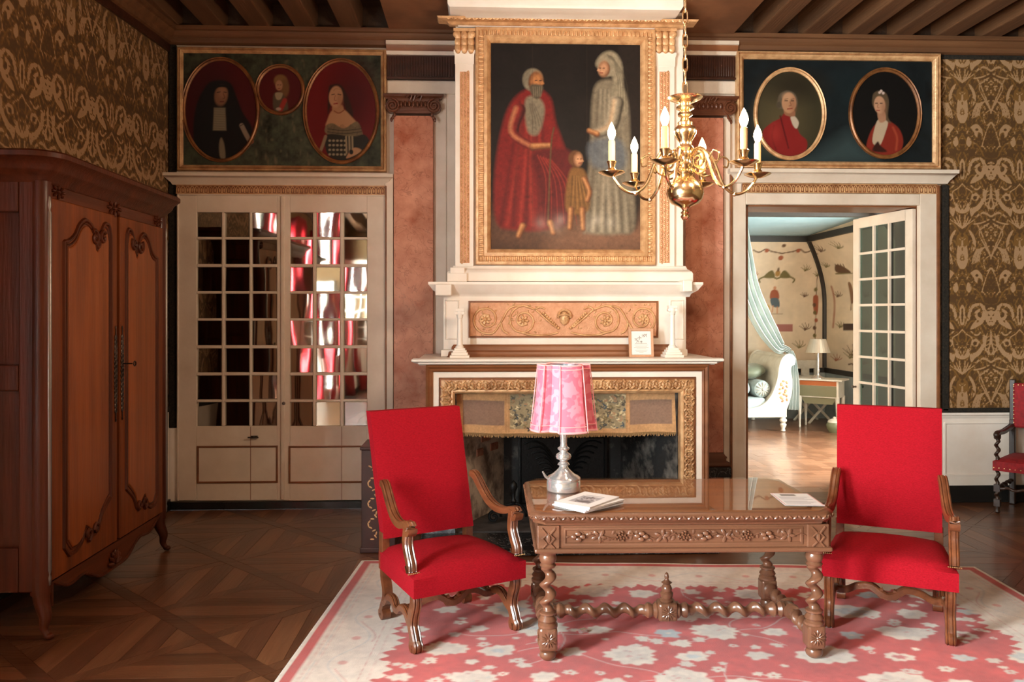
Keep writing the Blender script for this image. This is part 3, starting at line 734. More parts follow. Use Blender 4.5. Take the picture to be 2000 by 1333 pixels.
# ---- marble pilasters with Ionic capitals
cap_mat = wood('carved_walnut', S(112, 64, 40), S(80, 42, 25), 'x', .4, .2, .8, .3)
def spiral(cx, cz, r0, turns, a0, Y, cw=1, n=26, r1=.12):
    return [(cx + r0 * (1 - (1 - r1) * k / n) * math.cos(a0 + cw * 2 * PI * turns * k / n), Y, cz + r0 * (1 - (1 - r1) * k / n) * math.sin(a0 + cw * 2 * PI * turns * k / n)) for k in range(n + 1)]
def pilaster(x0, x1, cx0, cx1, ytop, ybase, label):
    Y = D - .09
    a, b, z0, z1 = rect(x0, x1, ytop, 996, Y)
    t = thing('marble_pilaster', label, 'pilaster', ((a + b) / 2, D, 0), 0, 'marble pilasters beside the chimney')
    zb = PZ((x0 + x1) / 2, ybase, Y)
    MB().box(a, b, Y, D, zb, z1).build('shaft', pink_marble, t, smooth=False, bevel=.004)
    mb = MB(); zp = PZ((x0 + x1) / 2, ybase + 27, Y)
    hh = zb - zp
    mb.hmould(a + .0, b - .0, [(.005, zb), (.012, zb - .2 * hh), (.03, zb - .28 * hh), (.035, zb - .4 * hh), (.02, zb - .46 * hh), (.024, zb - .6 * hh), (.05, zb - .68 * hh), (.058, zb - .9 * hh), (.05, zp)], True, D - .06)
    mb.hmould(a, b, [(.0, zb), (.02, zb - .3 * hh), (.02, zp)], True, Y)
    mb.build('base_moulding', cap_mat, t)
    MB().box(a - .06, b + .06, Y - .05, D, 0, zp).build('plinth_block', black_marble, t, smooth=False, bevel=.004)
    A, B, c0, c1 = rect(cx0, cx1, ytop - 42, ytop, Y); h_ = c1 - c0; mx = (A + B) / 2; wv = (B - A)
    mb = MB().hmould(A + .02, B - .02, [(.05, c1), (.05, c1 - .1 * h_), (.035, c1 - .16 * h_), (.03, c1 - .24 * h_)], True, Y + .03)
    mb.box(A + .01, B - .01, Y - .015, D, c1 - .5 * h_, c1 - .2 * h_); mb.box(A + .06, B - .06, Y - .01, D, c0 + .1 * h_, c1 - .4 * h_)
    cap = mb.build('capital', cap_mat, t, bevel=.003)
    for s_ in (-1, 1):
        cx = mx + s_ * (wv / 2 - .055); cz = c0 + h_ * .42
        mb = MB().tube(spiral(cx, cz, .062, 2.2, PI / 2, Y - .035, s_), .011, 6, up=(0, 1, 0)); mb.lathe([(0, -.03), (.062, -.028), (.062, .05), (0, .05)], (cx, Y, cz), 'y', 18)
        for q in range(3): mb.ball((cx - s_ * (.02 - .014 * q), Y - .03, c0 - .02 - .022 * q + .02), .013, .012, .022, 6, 4)
        mb.build('volute', cap_mat, cap)
    mb = MB()
    for q in range(7): mb.ball((mx + (q - 3) * wv * .075, Y - .03, c0 + h_ * .5), wv * .03, .018, h_ * .15, 8, 5)
    for q in range(5): mb.tube([(mx + (q - 2) * .03, Y - .03, c1 - .3 * h_ + .02 * math.cos(q * 2)), (mx + (q - 2) * .03 + .02, Y - .045, c1 - .12 * h_)], .008, 5)
    mb.build('egg_ornament', cap_mat, cap)
pilaster(769, 846, 755, 860, 226, 885, 'pink marble pilaster next to the mirror-glazed double door')
pilaster(1339, 1413, 1325, 1436, 230, 885, 'pink marble pilaster next to the open bedroom doorway')

# ---- entablature pieces between the pictures and the chimney breast
def entab(x0, x1, n1):
    mb = MB(); a, b, z0, z1 = rect(x0, x1, 86, 111, D); h_ = z1 - z0
    mb.hmould(a, b, [(.10, z1), (.10, z1 - .28 * h_), (.08, z1 - .32 * h_)], False, D); mb.hmould(a, b, [(.07, z0 + .26 * h_), (.06, z0), (0, z0)], False, D)
    struct('trim_%d' % n1, mb, cream)
    mb = MB().hmould(a, b, [(.085, z1 - .3 * h_), (.075, z0 + .45 * h_), (.06, z0 + .24 * h_)], False, D); struct('trim_%d' % (n1 + 1), mb, brown_mould)
    a, b, z0, z1 = rect(x0, x1, 111, 158, D)
    mb = MB().box(a, b, D - .035, D, z0, z1); n = 26
    for i in range(n): mb.box(a + (b - a) * (i + .2) / n, a + (b - a) * (i + .75) / n, D - .045, D - .03, z0 + .03, z1 - .012)
    mb.box(a, b, D - .06, D - .03, z0, z0 + .018)
    struct('trim_%d' % (n1 + 2), mb, dark_wood, bevel=.003)
    mb = MB(); bxw(mb, x0, x1, 158.5, 183, D - .03, D); struct('trim_%d' % (n1 + 3), mb, cream, bevel=.005)
entab(756, 892, 10); entab(1318, 1437, 14)
mb = MB(); bxw(mb, 846, 872, 184, 996, D - .035, D); struct('trim_18', mb, cream, smooth=False, bevel=.008)
mb = MB(); bxw(mb, 872, 892, 184, 996, D - .02, D); struct('trim_19', mb, cream, smooth=False, bevel=.004)

# ================================================================ fireplace
fp = thing('fireplace', 'white and gilded fireplace surround with carved frame under the painted overmantel', 'fireplace', (PX(1107, FY), FY, 0))
def lay(i0, i1, p0, p1, mat, name, extra=None):    # one step of the surround, open at the foot; insets in pixels from the outer edge
    k = FY / F; x0, x1, z0, z1 = rect(832, 1383, 712, 1020, FY)
    pr = [(i0 * k, FY + .06), (i0 * k, FY - p0)] + (extra or []) + [(i1 * k, FY - p1), (i1 * k, FY + .06)]
    return MB().mould(x0, x1, .0, z1, pr, 'LTR').build(name, mat, fp)
k = FY / F
lay(0, 14, .03, .03, brown_mould, 'outer_moulding', [(4 * k, FY - .045), (8 * k, FY - .03), (11 * k, FY - .04)])
lay(14, 25, .02, .02, white, 'white_fillet')
lay(25, 30, .012, .03, brown_mould, 'inner_bead', [(27 * k, FY - .03)])
lay(30, 49, .03, .015, gilt_dull, 'carved_frame', [(36 * k, FY - .04), (44 * k, FY - .03)])
lay(49, 56, .03, .02, gilt, 'gilt_fillet', [(52 * k, FY - .035)])
# carved leaves along the gilt frame
mb = MB(); x0, x1, z0, z1 = rect(832 + 39.5, 1383 - 39.5, 712 + 39.5, 1020, FY)
def leafblob(x, z, a, s_): mb.ball((x, FY - .042, z), .022 * s_, .010, .010 * s_, 6, 4, Matrix.Rotation(-a, 3, 'Y'))
n = 74
for i in range(n + 1):
    x = x0 + (x1 - x0) * i / n
    for q in (-1, 0, 1): leafblob(x + q * .006, z1 + q * .024 + .006 * math.sin(i * 1.9), (.7 if i % 2 else -.7) * (1 if q else 2), .8 + .3 * math.sin(i * 2.7 + q))
n = 60
for s_, xx_ in ((0, x0), (1, x1)):
    for i in range(1, n):
        z = z1 * i / n
        for q in (-1, 0, 1): leafblob(xx_ + q * .024 + .006 * math.sin(i * 2.1), z, PI / 2 + (.7 if i % 2 else -.7) * (1 if q else 2), .8 + .3 * math.sin(i * 2.3 + q))
tag(mb.build('carved_leaves', gilt_dull, fp), kind='stuff')
# jamb and lintel body, plinths, shelf
X0, X1, _, Z1 = rect(832, 1383, 712, 1020, FY)
mb = MB().box(X0 + .1, fL, FY + .05, D, 0, Z1).box(fR, X1 - .1, FY + .05, D, 0, Z1).box(fL, fR, FY + .05, D, fT, Z1)
mb.box(X0, X0 + .12, FY + .05, 7.3, 0, Z1).box(X1 - .12, X1, FY + .05, 7.3, 0, Z1)      # set back where the pilasters stand; mb.build('chimney_body', white, fp, smooth=False)
for a, b in ((X0 - .015, fL + .01), (fR - .01, X1 + .015)): MB().box(a, b, FY - .06, FY + .04, 0, .17).build('marble_plinth', grey_marble, fp, smooth=False, bevel=.004)
sx0, sx1, _, _ = rect(820, 1393, 700, 712, 6.35); sz1 = PZ(1107, 702, 6.35); sz0 = PZ(1107, 713, 6.35)
mb = MB().hmould(X0 - .0, X1 + .0, [(.0, sz1), (.10, sz1), (.11, sz1 - .006), (.11, sz1 - .022), (.095, sz1 - .03), (.06, sz1 - .045), (.05, sz0 - .01), (0, sz0 - .01)], True, FY + .04)
mb.box(X0 - .06, X1 + .06, FY - .05, 7.3, sz0, sz1 - .001).box(X0 + .1, X1 - .1, 7.28, D, sz0, sz1 - .001)
mb.build('mantel_shelf', white, fp, bevel=.003)
SH = sz1                                         # top of the shelf
# firebox
soot = M('sooty_plaster', S(30, 28, 28), .75, col2=S(120, 112, 104), vscale=5, detail=10, lo=.5, hi=.72, bump=.7, bscale=14)
ash = M('limed_plaster', S(206, 192, 176), .8, col2=S(110, 96, 90), vscale=6, detail=9, lo=.42, hi=.62, bump=.8, bscale=16)
by = D - .12
mb = MB().prism([(fL, FY + .06), (fL + .42, by), (fL - .01, by)], 0, fT + .16).build('firebox_side', ash, fp, smooth=False)
MB().prism([(fR, FY + .06), (fR + .01, by), (fR - .32, by)], 0, fT + .16).build('firebox_side', soot, fp, smooth=False)
MB().box(fL - .02, fR + .02, by, by + .08, 0, fT + .16).build('firebox_back', soot, fp, smooth=False)
MB().box(fL - .02, fR + .02, FY + .06, by, fT + .15, fT + .2).build('firebox_top', soot, fp, smooth=False)
MB().box(fL, fR, FY, by, .0, .03).build('firebox_floor', M('hearth_floor', S(74, 68, 66), .7, col2=S(40, 36, 36), vscale=5, bump=.4, bscale=20), fp, smooth=False)
brick_m = M('old_brick', S(150, 84, 62), .85, col2=S(170, 130, 108), vscale=9, bump=.6, bscale=40)
dv = unit((.42, by - FY - .06, 0)); nv_ = (dv[1], -dv[0])
for (a, z, l_) in ((.30, 1.0, .16), (.36, .9, .15), (.29, .82, .2), (.52, .93, .14), (.55, .78, .16), (.6, .7, .16), (.46, .66, .18), (.64, .56, .15), (.38, .55, .12)):
    q = [(fL + dv[0] * s1 + nv_[0] * d_, FY + .06 + dv[1] * s1 + nv_[1] * d_) for s1, d_ in ((a, -.02), (a + l_, -.02), (a + l_, .012), (a, .012))]
    MB().prism(q, z, z + .065).build('brick', brick_m, fp, smooth=False, bevel=.008)
# cast-iron fireback
yb_ = by - .03; x0, x1, z0, z1 = rect(1012, 1185, 850, 992, yb_); z0 = .03
fb = thing('fireback', 'black cast-iron fireback with raised leaf sprays standing in the firebox', 'fireback', ((x0 + x1) / 2, by - .02, .03))
MB().box(x0, x1, by - .04, by - .002, z0, z1).build('plate', iron, fb, bevel=.006)
mb = MB().mould(x0, x1, z0, z1, [(0, by - .04), (.0, by - .055), (.02, by - .058), (.03, by - .04)]); mb.build('rim', iron, fb)
mb = MB(); mx = (x0 + x1) / 2
for s_ in (-1, 1):
    for j in range(9):
        r_ = .05 + .028 * j; pts = [(mx + s_ * (.02 + r_ * (1 - math.cos(a_)) * .9), by - .045, z0 + .12 + r_ * 1.7 * math.sin(a_)) for a_ in np.linspace(.05, 1.9, 9)]
        mb.tube(pts, .009, 5, up=(0, 1, 0))
mb.build('leaf_spray', iron, fb)
# fire-dog with scrolled feet
ax, ay, _ = G(1003, 1048, .03); ay = 6.72; ax = PX(1003, ay)
an = thing('andiron', 'black wrought-iron andiron with scrolled feet and small knob in the fireplace', 'andiron', (ax, ay, .03))
mb = MB()
for s_ in (-1, 1):
    pts = [(ax, ay, .2), (ax + s_ * .05, ay, .19), (ax + s_ * .1, ay, .13)] + spiral(ax + s_ * .16, .09, .058, 1.4, PI if s_ > 0 else 0, ay, -s_, 20)
    mb.tube(catmull(pts, 3), .012, 6, up=(0, 1, 0))
mb.build('scroll_feet', iron, an)
MB().lathe([(.02, .15), (.018, .2), (.026, .22), (.014, .24), (.02, .3), (.034, .33), (.03, .36), (.012, .38), (.0, .39)], (ax, ay, 0), 'z', 12).build('upright', iron, an)
MB().box(ax - .012, ax + .012, ay, ay + .45, .16, .19).box(ax - .012, ax + .012, ay + .43, ay + .45, .03, .18).build('billet_bar', iron, an, bevel=.003)
single('hearth_slab', MB().box(PX(815, 5.95), PX(1405, 5.95), 5.93, FY - .06, 0, .035), black_marble, 'polished black stone hearth slab lying before the fireplace', 'hearth', (PX(1110, 6), 6.2, 0), smooth=False, bevel=.006)

# ================================================================ overmantel
LY, UY = 6.80, 6.88
om = thing('overmantel', 'tall white and gilded overmantel with relief frieze rising to the ceiling', 'overmantel', (PX(1103, LY), D, SH))
def zat(py, Y, px=1105): return PZ(px, py, Y)
a, b, z0, z1 = rect(866, 1340, 577, 697, LY)
MB().box(a, b, LY, D, SH, z1).build('lower_body', white, om, smooth=False, bevel=.004)
mb = MB().hmould(a, b, [(.12, zat(551, 6.7)), (.12, zat(556, 6.7)), (.105, zat(560, 6.7)), (.085, zat(567, 6.7)), (.04, zat(574, LY)), (.03, zat(580, LY)), (0, zat(580, LY))], True, LY + .03); mb.build('frieze_cornice', white, om)
for q in ((850, 882, 555, 578), (1334, 1353, 547, 570)): bxw(MB(), *q, 6.67, 6.83).build('cornice_block', white, om, bevel=.008)
x0, x1, _, _ = rect(893, 1302, 672, 697, LY - .03)
mb = MB().hmould(x0, x1, [(.03, zat(673, LY)), (.045, zat(677, LY)), (.05, zat(684, LY)), (.07, zat(687, LY)), (.075, zat(694, LY)), (.085, SH)], True, LY); mb.build('base_moulding', brown_mould, om)
for q in ((861, 894), (1301, 1343)):
    mb = MB(); A, B, _, _ = rect(*q, 684, 700, LY - .06); mb.box(A, B, LY - .06, LY + .02, SH, zat(683, LY - .06)); mb.build('corner_block', white, om, bevel=.006)
for q in ((869, 897), (1308, 1336)):
    A, B, c0, c1 = rect(*q, 586, 664, LY); MB().mould(A, B, c0, c1, [(0, LY), (.006, LY - .008), (.014, LY)]).build('side_panel_moulding', white, om)
A, B, c0, c1 = rect(915, 1285, 588, 660, LY)
MB().mould(A, B, c0, c1, [(0, LY), (.0, LY - .012), (.012, LY - .014), (.016, LY - .003)]).build('panel_edge', brown_mould, om)
MB().box(A + .012, B - .012, LY - .006, LY, c0 + .012, c1 - .012).build('frieze_ground', gilt_ground, om, smooth=False)
def rp_(px, py, d_=.014): return (PX(px, LY), LY - d_, PZ(1100, py, LY))
km = LY / F
def pspiral(cx, cy, r, turns, a0, cw): return [(p[0], LY - .012, p[2]) for p in spiral(PX(cx, LY), PZ(1100, cy, LY), r * km, turns, a0, LY, cw, 30, .2)]
for s_ in (-1, 1):
    def mx_(x): return 1102 + s_ * (x - 1102)
    mb = MB()
    a0 = PI / 2
    mb.tube(pspiral(mx_(1182), 627, 30, 1.7, PI / 2, -s_), .0085, 6, up=(0, 1, 0)); mb.tube(pspiral(mx_(1254), 624, 28, 1.7, -PI / 2, s_), .0085, 6, up=(0, 1, 0))
    for pts in ([(1118, 640), (1140, 622), (1158, 606), (1182, 597)], [(1182, 597), (1208, 602), (1226, 630), (1240, 650), (1254, 652)], [(1115, 650), (1140, 655), (1170, 654), (1190, 648)], [(1160, 606), (1150, 600), (1140, 604)], [(1226, 630), (1222, 645), (1212, 652)]):
        mb.tube([rp_(mx_(x), y) for x, y in catmull(pts, 4)], .008, 6, up=(0, 1, 0))
    mb.build('scroll', gilt, om)
    for cx, cy in ((1182, 627), (1256, 624)):
        mb = MB(); c = rp_(mx_(cx), cy, .012); mb.ball(c, .016, .018, .016, 8, 5)
        for q in range(7):
            a_ = 2 * PI * q / 7; mb.ball((c[0] + .03 * math.cos(a_), c[1], c[2] + .03 * math.sin(a_)), .022, .011, .012, 6, 4, Matrix.Rotation(-a_, 3, 'Y'))
        mb.build('rosette', gilt, om)
    mb = MB()
    for q in range(46):
        px_ = random.uniform(1128, 1276); py_ = random.uniform(594, 655)
        mb.ball(rp_(mx_(px_), py_, .008), random.uniform(.008, .018), .007, .006, 6, 4, Matrix.Rotation(random.uniform(0, PI), 3, 'Y'))
    for q in range(9): mb.ball(rp_(mx_(1114 + q * 3.6), 641 - q * 3.6, .014), .014, .012, .012, 6, 4)
    tag(mb.build('leaf_work', gilt, om), kind='stuff')
mb = MB(); c = rp_(1102, 622, .012); mb.ball(c, .042, .038, .058, 14, 10); mb.ball((c[0], c[1] - .03, c[2] - .006), .009, .014, .016, 8, 6)
for s_ in (-1, 1): mb.ball((c[0] + s_ * .016, c[1] - .03, c[2] + .012), .007, .006, .004, 6, 4)
mb.ball((c[0], c[1] - .026, c[2] - .027), .013, .01, .005, 8, 4)
mb.build('mask', gilt, om)
mb = MB()
for q in range(13): a_ = PI * q / 12; mb.ball((c[0] + .052 * math.cos(a_), c[1] - .008, c[2] + .012 + .056 * math.sin(a_)), .014, .016, .012, 6, 4)
mb.tube([(c[0] - .05, c[1] - .024, c[2] + .022), (c[0], c[1] - .042, c[2] + .034), (c[0] + .05, c[1] - .024, c[2] + .022)], .008, 6)
mb.build('mask_hair', gilt, om)
# upper storey
a, b, z0, z1 = rect(890, 1334, 60, 521, UY)
MB().box(a, b, UY, D, zat(548, UY), ZC - .011).build('upper_body', white, om, smooth=False)
mb = MB().hmould(a, b, [(.0, zat(519, UY)), (.02, zat(520, UY)), (.03, zat(526, UY)), (.06, zat(531, UY)), (.07, zat(535, UY)), (.07, zat(551, UY))], True, UY)
A, B, _, _ = rect(873, 912, 520, 552, UY - .1); mb.box(A, B, UY - .1, UY, zat(551, UY - .1), zat(534, UY - .1)); mb.box(A + .025, B - .02, UY - .085, UY, zat(535, UY - .1), zat(523, UY - .1)); mb.build('upper_plinth', white, om, bevel=.004)
for q, ins in (((889, 925), (898, 917)), ((1282, 1318), (1288, 1308))):
    A, B, c0, c1 = rect(*q, 104, 521, UY - .03); MB().box(A, B, UY - .03, UY, zat(521, UY - .03), zat(104, UY - .03)).build('flat_pilaster', white, om, bevel=.004)
    mb = MB().hmould(A, B, [(.012, zat(103, UY)), (.012, zat(108, UY)), (.004, zat(112, UY)), (.003, zat(130, UY))], True, UY - .03); mb.build('necking', white, om)
    A, B, c0, c1 = rect(*ins, 140, 514, UY - .034)
    MB().box(A, B, UY - .034, UY - .02, c0, c1).build('inlaid_strip', gilt_ground, om, smooth=False)
    mb = MB(); n = 90
    for i in range(n):
        z = c0 + (c1 - c0) * (i + .5) / n
        for q2 in (-1, 0, 1): mb.ball(((A + B) / 2 + q2 * .026, UY - .035, z + .008 * q2), .013, .008, .007, 5, 4, Matrix.Rotation((.8 if (i + q2) % 2 else -.8), 3, 'Y'))
    tag(mb.build('strip_foliage', gilt, om), kind='stuff')
    A, B, c0, c1 = rect(q[0] - 1, q[1] + 1, 56, 102, UY - .04)
    mb = MB().box(A + .015, B - .015, UY - .03, UY, c0, c1)
    mb.box(A - .01, B + .01, UY - .055, UY, c1 - .025, c1)
    for i in range(3):
        for j in range(3): mb.ball((A + (B - A) * (i + .5) / 3, UY - .04, c0 + (c1 - c0) * (.15 + .28 * j)), .03, .022, .045, 7, 5)
    for s_ in (-1, 1): mb.ball(((A + B) / 2 + s_ * (B - A) * .42, UY - .045, c1 - .05), .028, .02, .028, 8, 6)
    mb.build('gilt_capital', gilt, om)
a2, b2, _, _ = rect(890, 1322, 20, 55, UY)
mb = MB().hmould(a2, b2, [(.15, zat(35, UY - .14)), (.14, zat(40, UY - .12)), (.07, zat(46, UY - .06)), (.05, zat(52, UY - .04)), (0, zat(52, UY - .04))], True, UY); mb.build('gilt_architrave', gilt, om)
mb = MB()
for i in range(70): mb.ball((a2 - .05 + (b2 - a2 + .1) * i / 69, UY - .135, zat(39, UY - .13)), .02, .012, .009, 5, 4, Matrix.Rotation(.5 if i % 2 else -.5, 3, 'Y'))
tag(mb.build('architrave_carving', gilt, om), kind='stuff')
cxl, cxr = PX(874, UY - .3) + .31, PX(1334, UY - .3) - .31
mb = MB().hmould(cxl, cxr, [(.31, ZC - .012), (.31, zat(10, UY - .3)), (.295, zat(16, UY - .3)), (.27, zat(20, UY - .28)), (.22, zat(26, UY - .22)), (.18, zat(31, UY - .18)), (.16, zat(36, UY - .16)), (0, zat(36, UY - .16))], True, UY); mb.build('crown_cornice', white, om)
mb = MB().hmould(a2 + .05, b2 - .06, [(.03, zat(51, UY)), (.03, zat(57, UY)), (0, zat(58, UY))], True, UY); mb.build('white_fillet', white, om)
# ================================================================ pictures
canvas_mat = M_attr('oil_painting', .55, coat=.04, bump=.12, bscale=220)
canvas_mat.node_tree.nodes['Principled BSDF'].inputs['Specular IOR Level'].default_value = .25
def frame_picture(name, label, outer, inner, Y, prof, mat, paint, base_off=.03, loc=None):
    x0, x1, z0, z1 = rect(*outer, Y)
    t = thing(name, label, 'painting', ((x0 + x1) / 2, Y + base_off, z0))
    k = Y / F
    wL = inner[0] - outer[0]
    pr = [(0, Y + base_off)] + [(f_ * wL * k, Y - d_) for f_, d_ in prof] + [(wL * k, Y + base_off - .005)]
    MB().mould(x0, x1, z0, z1, pr).build('frame', mat, t)
    pos = paint.on_wall(Y + .004)
    grid_obj('canvas', pos[::-1], canvas_mat, t, col=paint.C[::-1])
    return t
def c8(*c): return S(*c)

# ---- left double portrait panel
p = Paint(357, 104, 744, 326, 1.15, c8(70, 74, 56)).noise(.35, 14, 3)
for q in range(60):
    x, y = random.uniform(500, 620), random.uniform(110, 320); p.ell(x, y, random.uniform(1, 3), random.uniform(2, 7), c8(150, 134, 104), soft=3, a=.4)
# the man
p.ell(432, 216, 71, 99, c8(86, 10, 16), soft=2); p.ell(408, 200, 44, 70, c8(60, 8, 14), soft=50, a=.7)
blk = c8(16, 13, 16)
p.poly([(402, 170), (415, 160), (436, 158), (452, 166), (462, 190), (474, 220), (492, 250), (486, 280), (460, 304), (430, 314), (400, 306), (380, 284), (378, 240), (386, 200)], blk, 4)
p.ell(432, 188, 13, 20, c8(150, 104, 74), 8, 4); p.ell(434, 182, 8, 10, c8(176, 126, 92), 0, 8, .8)
p.stroke([(424, 182), (430, 181)], 1.6, c8(50, 28, 20)); p.stroke([(437, 181), (442, 182)], 1.6, c8(50, 28, 20)); p.stroke([(436, 184), (439, 192), (435, 194)], 1.4, c8(110, 66, 46)); p.stroke([(430, 200), (437, 200)], 1.8, c8(110, 40, 34))
p.poly([(419, 176), (424, 168), (440, 167), (447, 176), (440, 172), (428, 172)], blk, 2)
p.poly([(418, 212), (440, 212), (442, 256), (416, 256)], c8(150, 136, 110), 3, smooth=False)
for q in range(9): p.stroke([(418, 215 + q * 4.6), (440, 216 + q * 4.6)], 1, c8(96, 84, 66), a=.6)
p.poly([(432, 270), (438, 284), (440, 310), (430, 308), (428, 284)], c8(146, 130, 104), 3)
p.stroke([(472, 246), (480, 262), (488, 276)], 9, c8(160, 140, 118), 2); p.ell(490, 277, 6, 5, c8(150, 92, 66)); p.stroke([(469, 247), (476, 243)], 1.2, blk)
# the small portrait
p.ell(548, 176, 43, 45, c8(96, 14, 18), soft=2); p.ell(548, 158, 13, 12, c8(150, 108, 60), soft=4); p.ell(556, 172, 9, 18, c8(130, 90, 50), soft=4)
p.ell(545, 167, 7, 10, c8(196, 142, 104), soft=2); p.stroke([(542, 166), (544, 166)], 1.2, c8(60, 30, 20)); p.stroke([(547, 166), (549, 166)], 1.2, c8(60, 30, 20)); p.stroke([(543, 173), (547, 173)], 1.3, c8(140, 50, 40))
p.poly([(534, 186), (545, 180), (556, 188), (562, 204), (560, 216), (536, 216)], c8(96, 84, 62), 3); p.poly([(538, 182), (552, 182), (548, 194), (540, 194)], c8(180, 164, 130), 2); p.stroke([(556, 196), (548, 214)], 9, c8(180, 54, 44), 3); p.ell(544, 213, 5, 3, c8(200, 170, 150))
# the woman
p.ell(667, 218, 69, 99, c8(122, 16, 18), soft=2); p.ell(690, 190, 40, 60, c8(78, 10, 16), soft=50, a=.8)
hair = c8(56, 30, 20)
p.poly([(642, 172), (650, 164), (664, 164), (674, 176), (684, 200), (690, 224), (684, 236), (676, 214), (664, 180), (650, 190), (644, 212), (640, 220)], hair, 3)
p.poly([(640, 232), (650, 214), (670, 212), (686, 226), (698, 240), (702, 252), (690, 256), (640, 250)], c8(206, 152, 110), 3)
p.poly([(650, 206), (668, 204), (670, 218), (652, 220)], c8(196, 142, 102), 3)
p.ell(656, 188, 13.5, 21, c8(212, 160, 120), 4, 2.5); p.ell(664, 194, 6, 13, c8(176, 118, 84), 0, 6, .6)
p.stroke([(648, 184), (653, 183)], 1.7, c8(60, 32, 22)); p.stroke([(660, 183), (666, 184)], 1.7, c8(60, 32, 22)); p.stroke([(655, 185), (653, 194), (657, 195)], 1.3, c8(160, 100, 70)); p.stroke([(652, 202), (659, 201)], 2.2, c8(160, 50, 46))
p.stroke([(652, 176), (656, 172), (666, 174)], 2, c8(176, 134, 92), a=.7)
p.stroke([(653, 216), (662, 220), (672, 214)], 2, c8(150, 84, 50))
p.poly([(636, 246), (650, 240), (672, 250), (696, 236), (706, 252), (708, 268), (690, 270), (640, 262)], c8(136, 118, 88), 2)
for q in range(26): x = 640 + q * 2.6; p.stroke([(x, 245 + 3 * math.sin(q)), (x + 1, 262)], .9, c8(60, 48, 36), a=.7)
for y in (251, 257, 264): p.stroke([(640, y), (672, y + 3), (706, y - 1)], 1.2, c8(50, 40, 32))
p.poly([(640, 262), (690, 266), (712, 262), (722, 280), (706, 302), (676, 314), (648, 308), (636, 290)], c8(46, 40, 34), 2)
for j in range(4):
    for q in range(5): p.ell(644 + q * 7.5, 274 + j * 9, 2.6, 2.2, c8(176, 160, 130), soft=1.6)
for x in (676, 682, 688): p.stroke([(x, 266), (x + 1, 298)], 3.4, c8(170, 150, 118), 1.5)
p.poly([(690, 288), (706, 292), (694, 302), (676, 308)], c8(204, 150, 110), 2); p.stroke([(636, 266), (630, 284), (626, 294)], 6, c8(160, 136, 104), 2); p.ell(686, 296, 4, 5, c8(24, 18, 16))
p.C *= .6
pic_l = frame_picture('portrait_panel', 'wide gilt-framed dark panel with two oval portraits and a small round one between', (347, 755, 95, 335), (358, 743, 105, 325), D - .05,
                      [(0, .01), (.12, .03), (.3, .035), (.42, .012), (.55, .03), (.75, .02), (.9, .012), (1, .008)], gilt_dull, p)
gilt_brown = M('bronzed_gilding', S(150, 98, 54), .4, .3, col2=S(104, 62, 34), vscale=10)
def oval(parent, cx, cy, rx, ry, wpx, Y, mat):
    k = Y / F; c = P(cx, cy, Y); n = 56
    path = [(c[0] + (rx) * k * math.cos(2 * PI * i / n), Y, c[2] + ry * k * math.sin(2 * PI * i / n)) for i in range(n)]
    h_ = wpx * k / 2
    MB().sweep(path, [(-h_, -.004), (-h_, .012), (-h_ * .2, .02), (h_ * .5, .012), (h_, .018), (h_, -.004)], (0, -1, 0), closed=True).build('oval_frame', mat, parent)
for q in ((432, 215, 71, 98), (548, 176, 44, 46), (667, 218, 70, 99)): oval(pic_l, *q, 7, D - .046, gilt_brown)

# ---- right double portrait panel
p = Paint(1451, 119, 1820, 325, 1.15, c8(22, 32, 36)).noise(.2, 30, 5)
p.poly([(1600, 300), (1630, 276), (1660, 262), (1690, 290), (1700, 318), (1560, 322)], c8(70, 90, 92), 40, .7); p.ell(1690, 180, 60, 40, c8(30, 50, 54), soft=60, a=.5); p.ell(1480, 300, 40, 20, c8(44, 66, 66), soft=30, a=.6)
p.ell(1542, 223, 68, 86, c8(66, 60, 40), soft=2); p.ell(1526, 236, 40, 50, c8(104, 90, 60), soft=60, a=.8); p.ell(1550, 168, 50, 26, c8(44, 36, 24), soft=40, a=.8)
coat = c8(150, 36, 34)
p.poly([(1490, 258), (1506, 242), (1524, 232), (1534, 222), (1552, 240), (1562, 262), (1576, 276), (1572, 296), (1542, 306), (1510, 296), (1494, 278)], coat, 2.5)
p.stroke([(1524, 228), (1530, 252), (1540, 290)], 3, c8(104, 20, 22), 2); p.stroke([(1512, 246), (1508, 270), (1516, 294)], 2, c8(112, 24, 24), 3); p.ell(1514, 262, 10, 16, c8(184, 58, 50), soft=14, a=.6)
p.poly([(1544, 230), (1552, 228), (1560, 240), (1556, 252), (1549, 246)], c8(220, 200, 176), 2)
p.poly([(1519, 196), (1524, 184), (1538, 178), (1552, 184), (1558, 200), (1552, 212), (1524, 214), (1518, 206)], c8(110, 96, 78), 2.5); p.ell(1521, 206, 5, 6, c8(90, 78, 62))
p.poly([(1532, 214), (1550, 214), (1552, 228), (1534, 226)], c8(170, 116, 84), 2)
p.ell(1541, 202, 14, 20, c8(212, 156, 116), 0, 2); p.ell(1549, 206, 6, 14, c8(170, 110, 80), 0, 7, .6); p.ell(1538, 190, 9, 7, c8(226, 176, 136), 0, 7, .7)
for x in (1536, 1548): p.stroke([(x - 3, 198), (x + 2, 198)], 1.8, c8(50, 30, 22)); p.stroke([(x - 3, 195), (x + 3, 194)], 1.1, c8(110, 76, 54))
p.stroke([(1543, 200), (1545, 207), (1541, 208)], 1.4, c8(150, 92, 66)); p.stroke([(1538, 214), (1547, 213)], 2, c8(156, 60, 50))
p.ell(1728, 222, 69, 85, c8(14, 12, 12), soft=2)
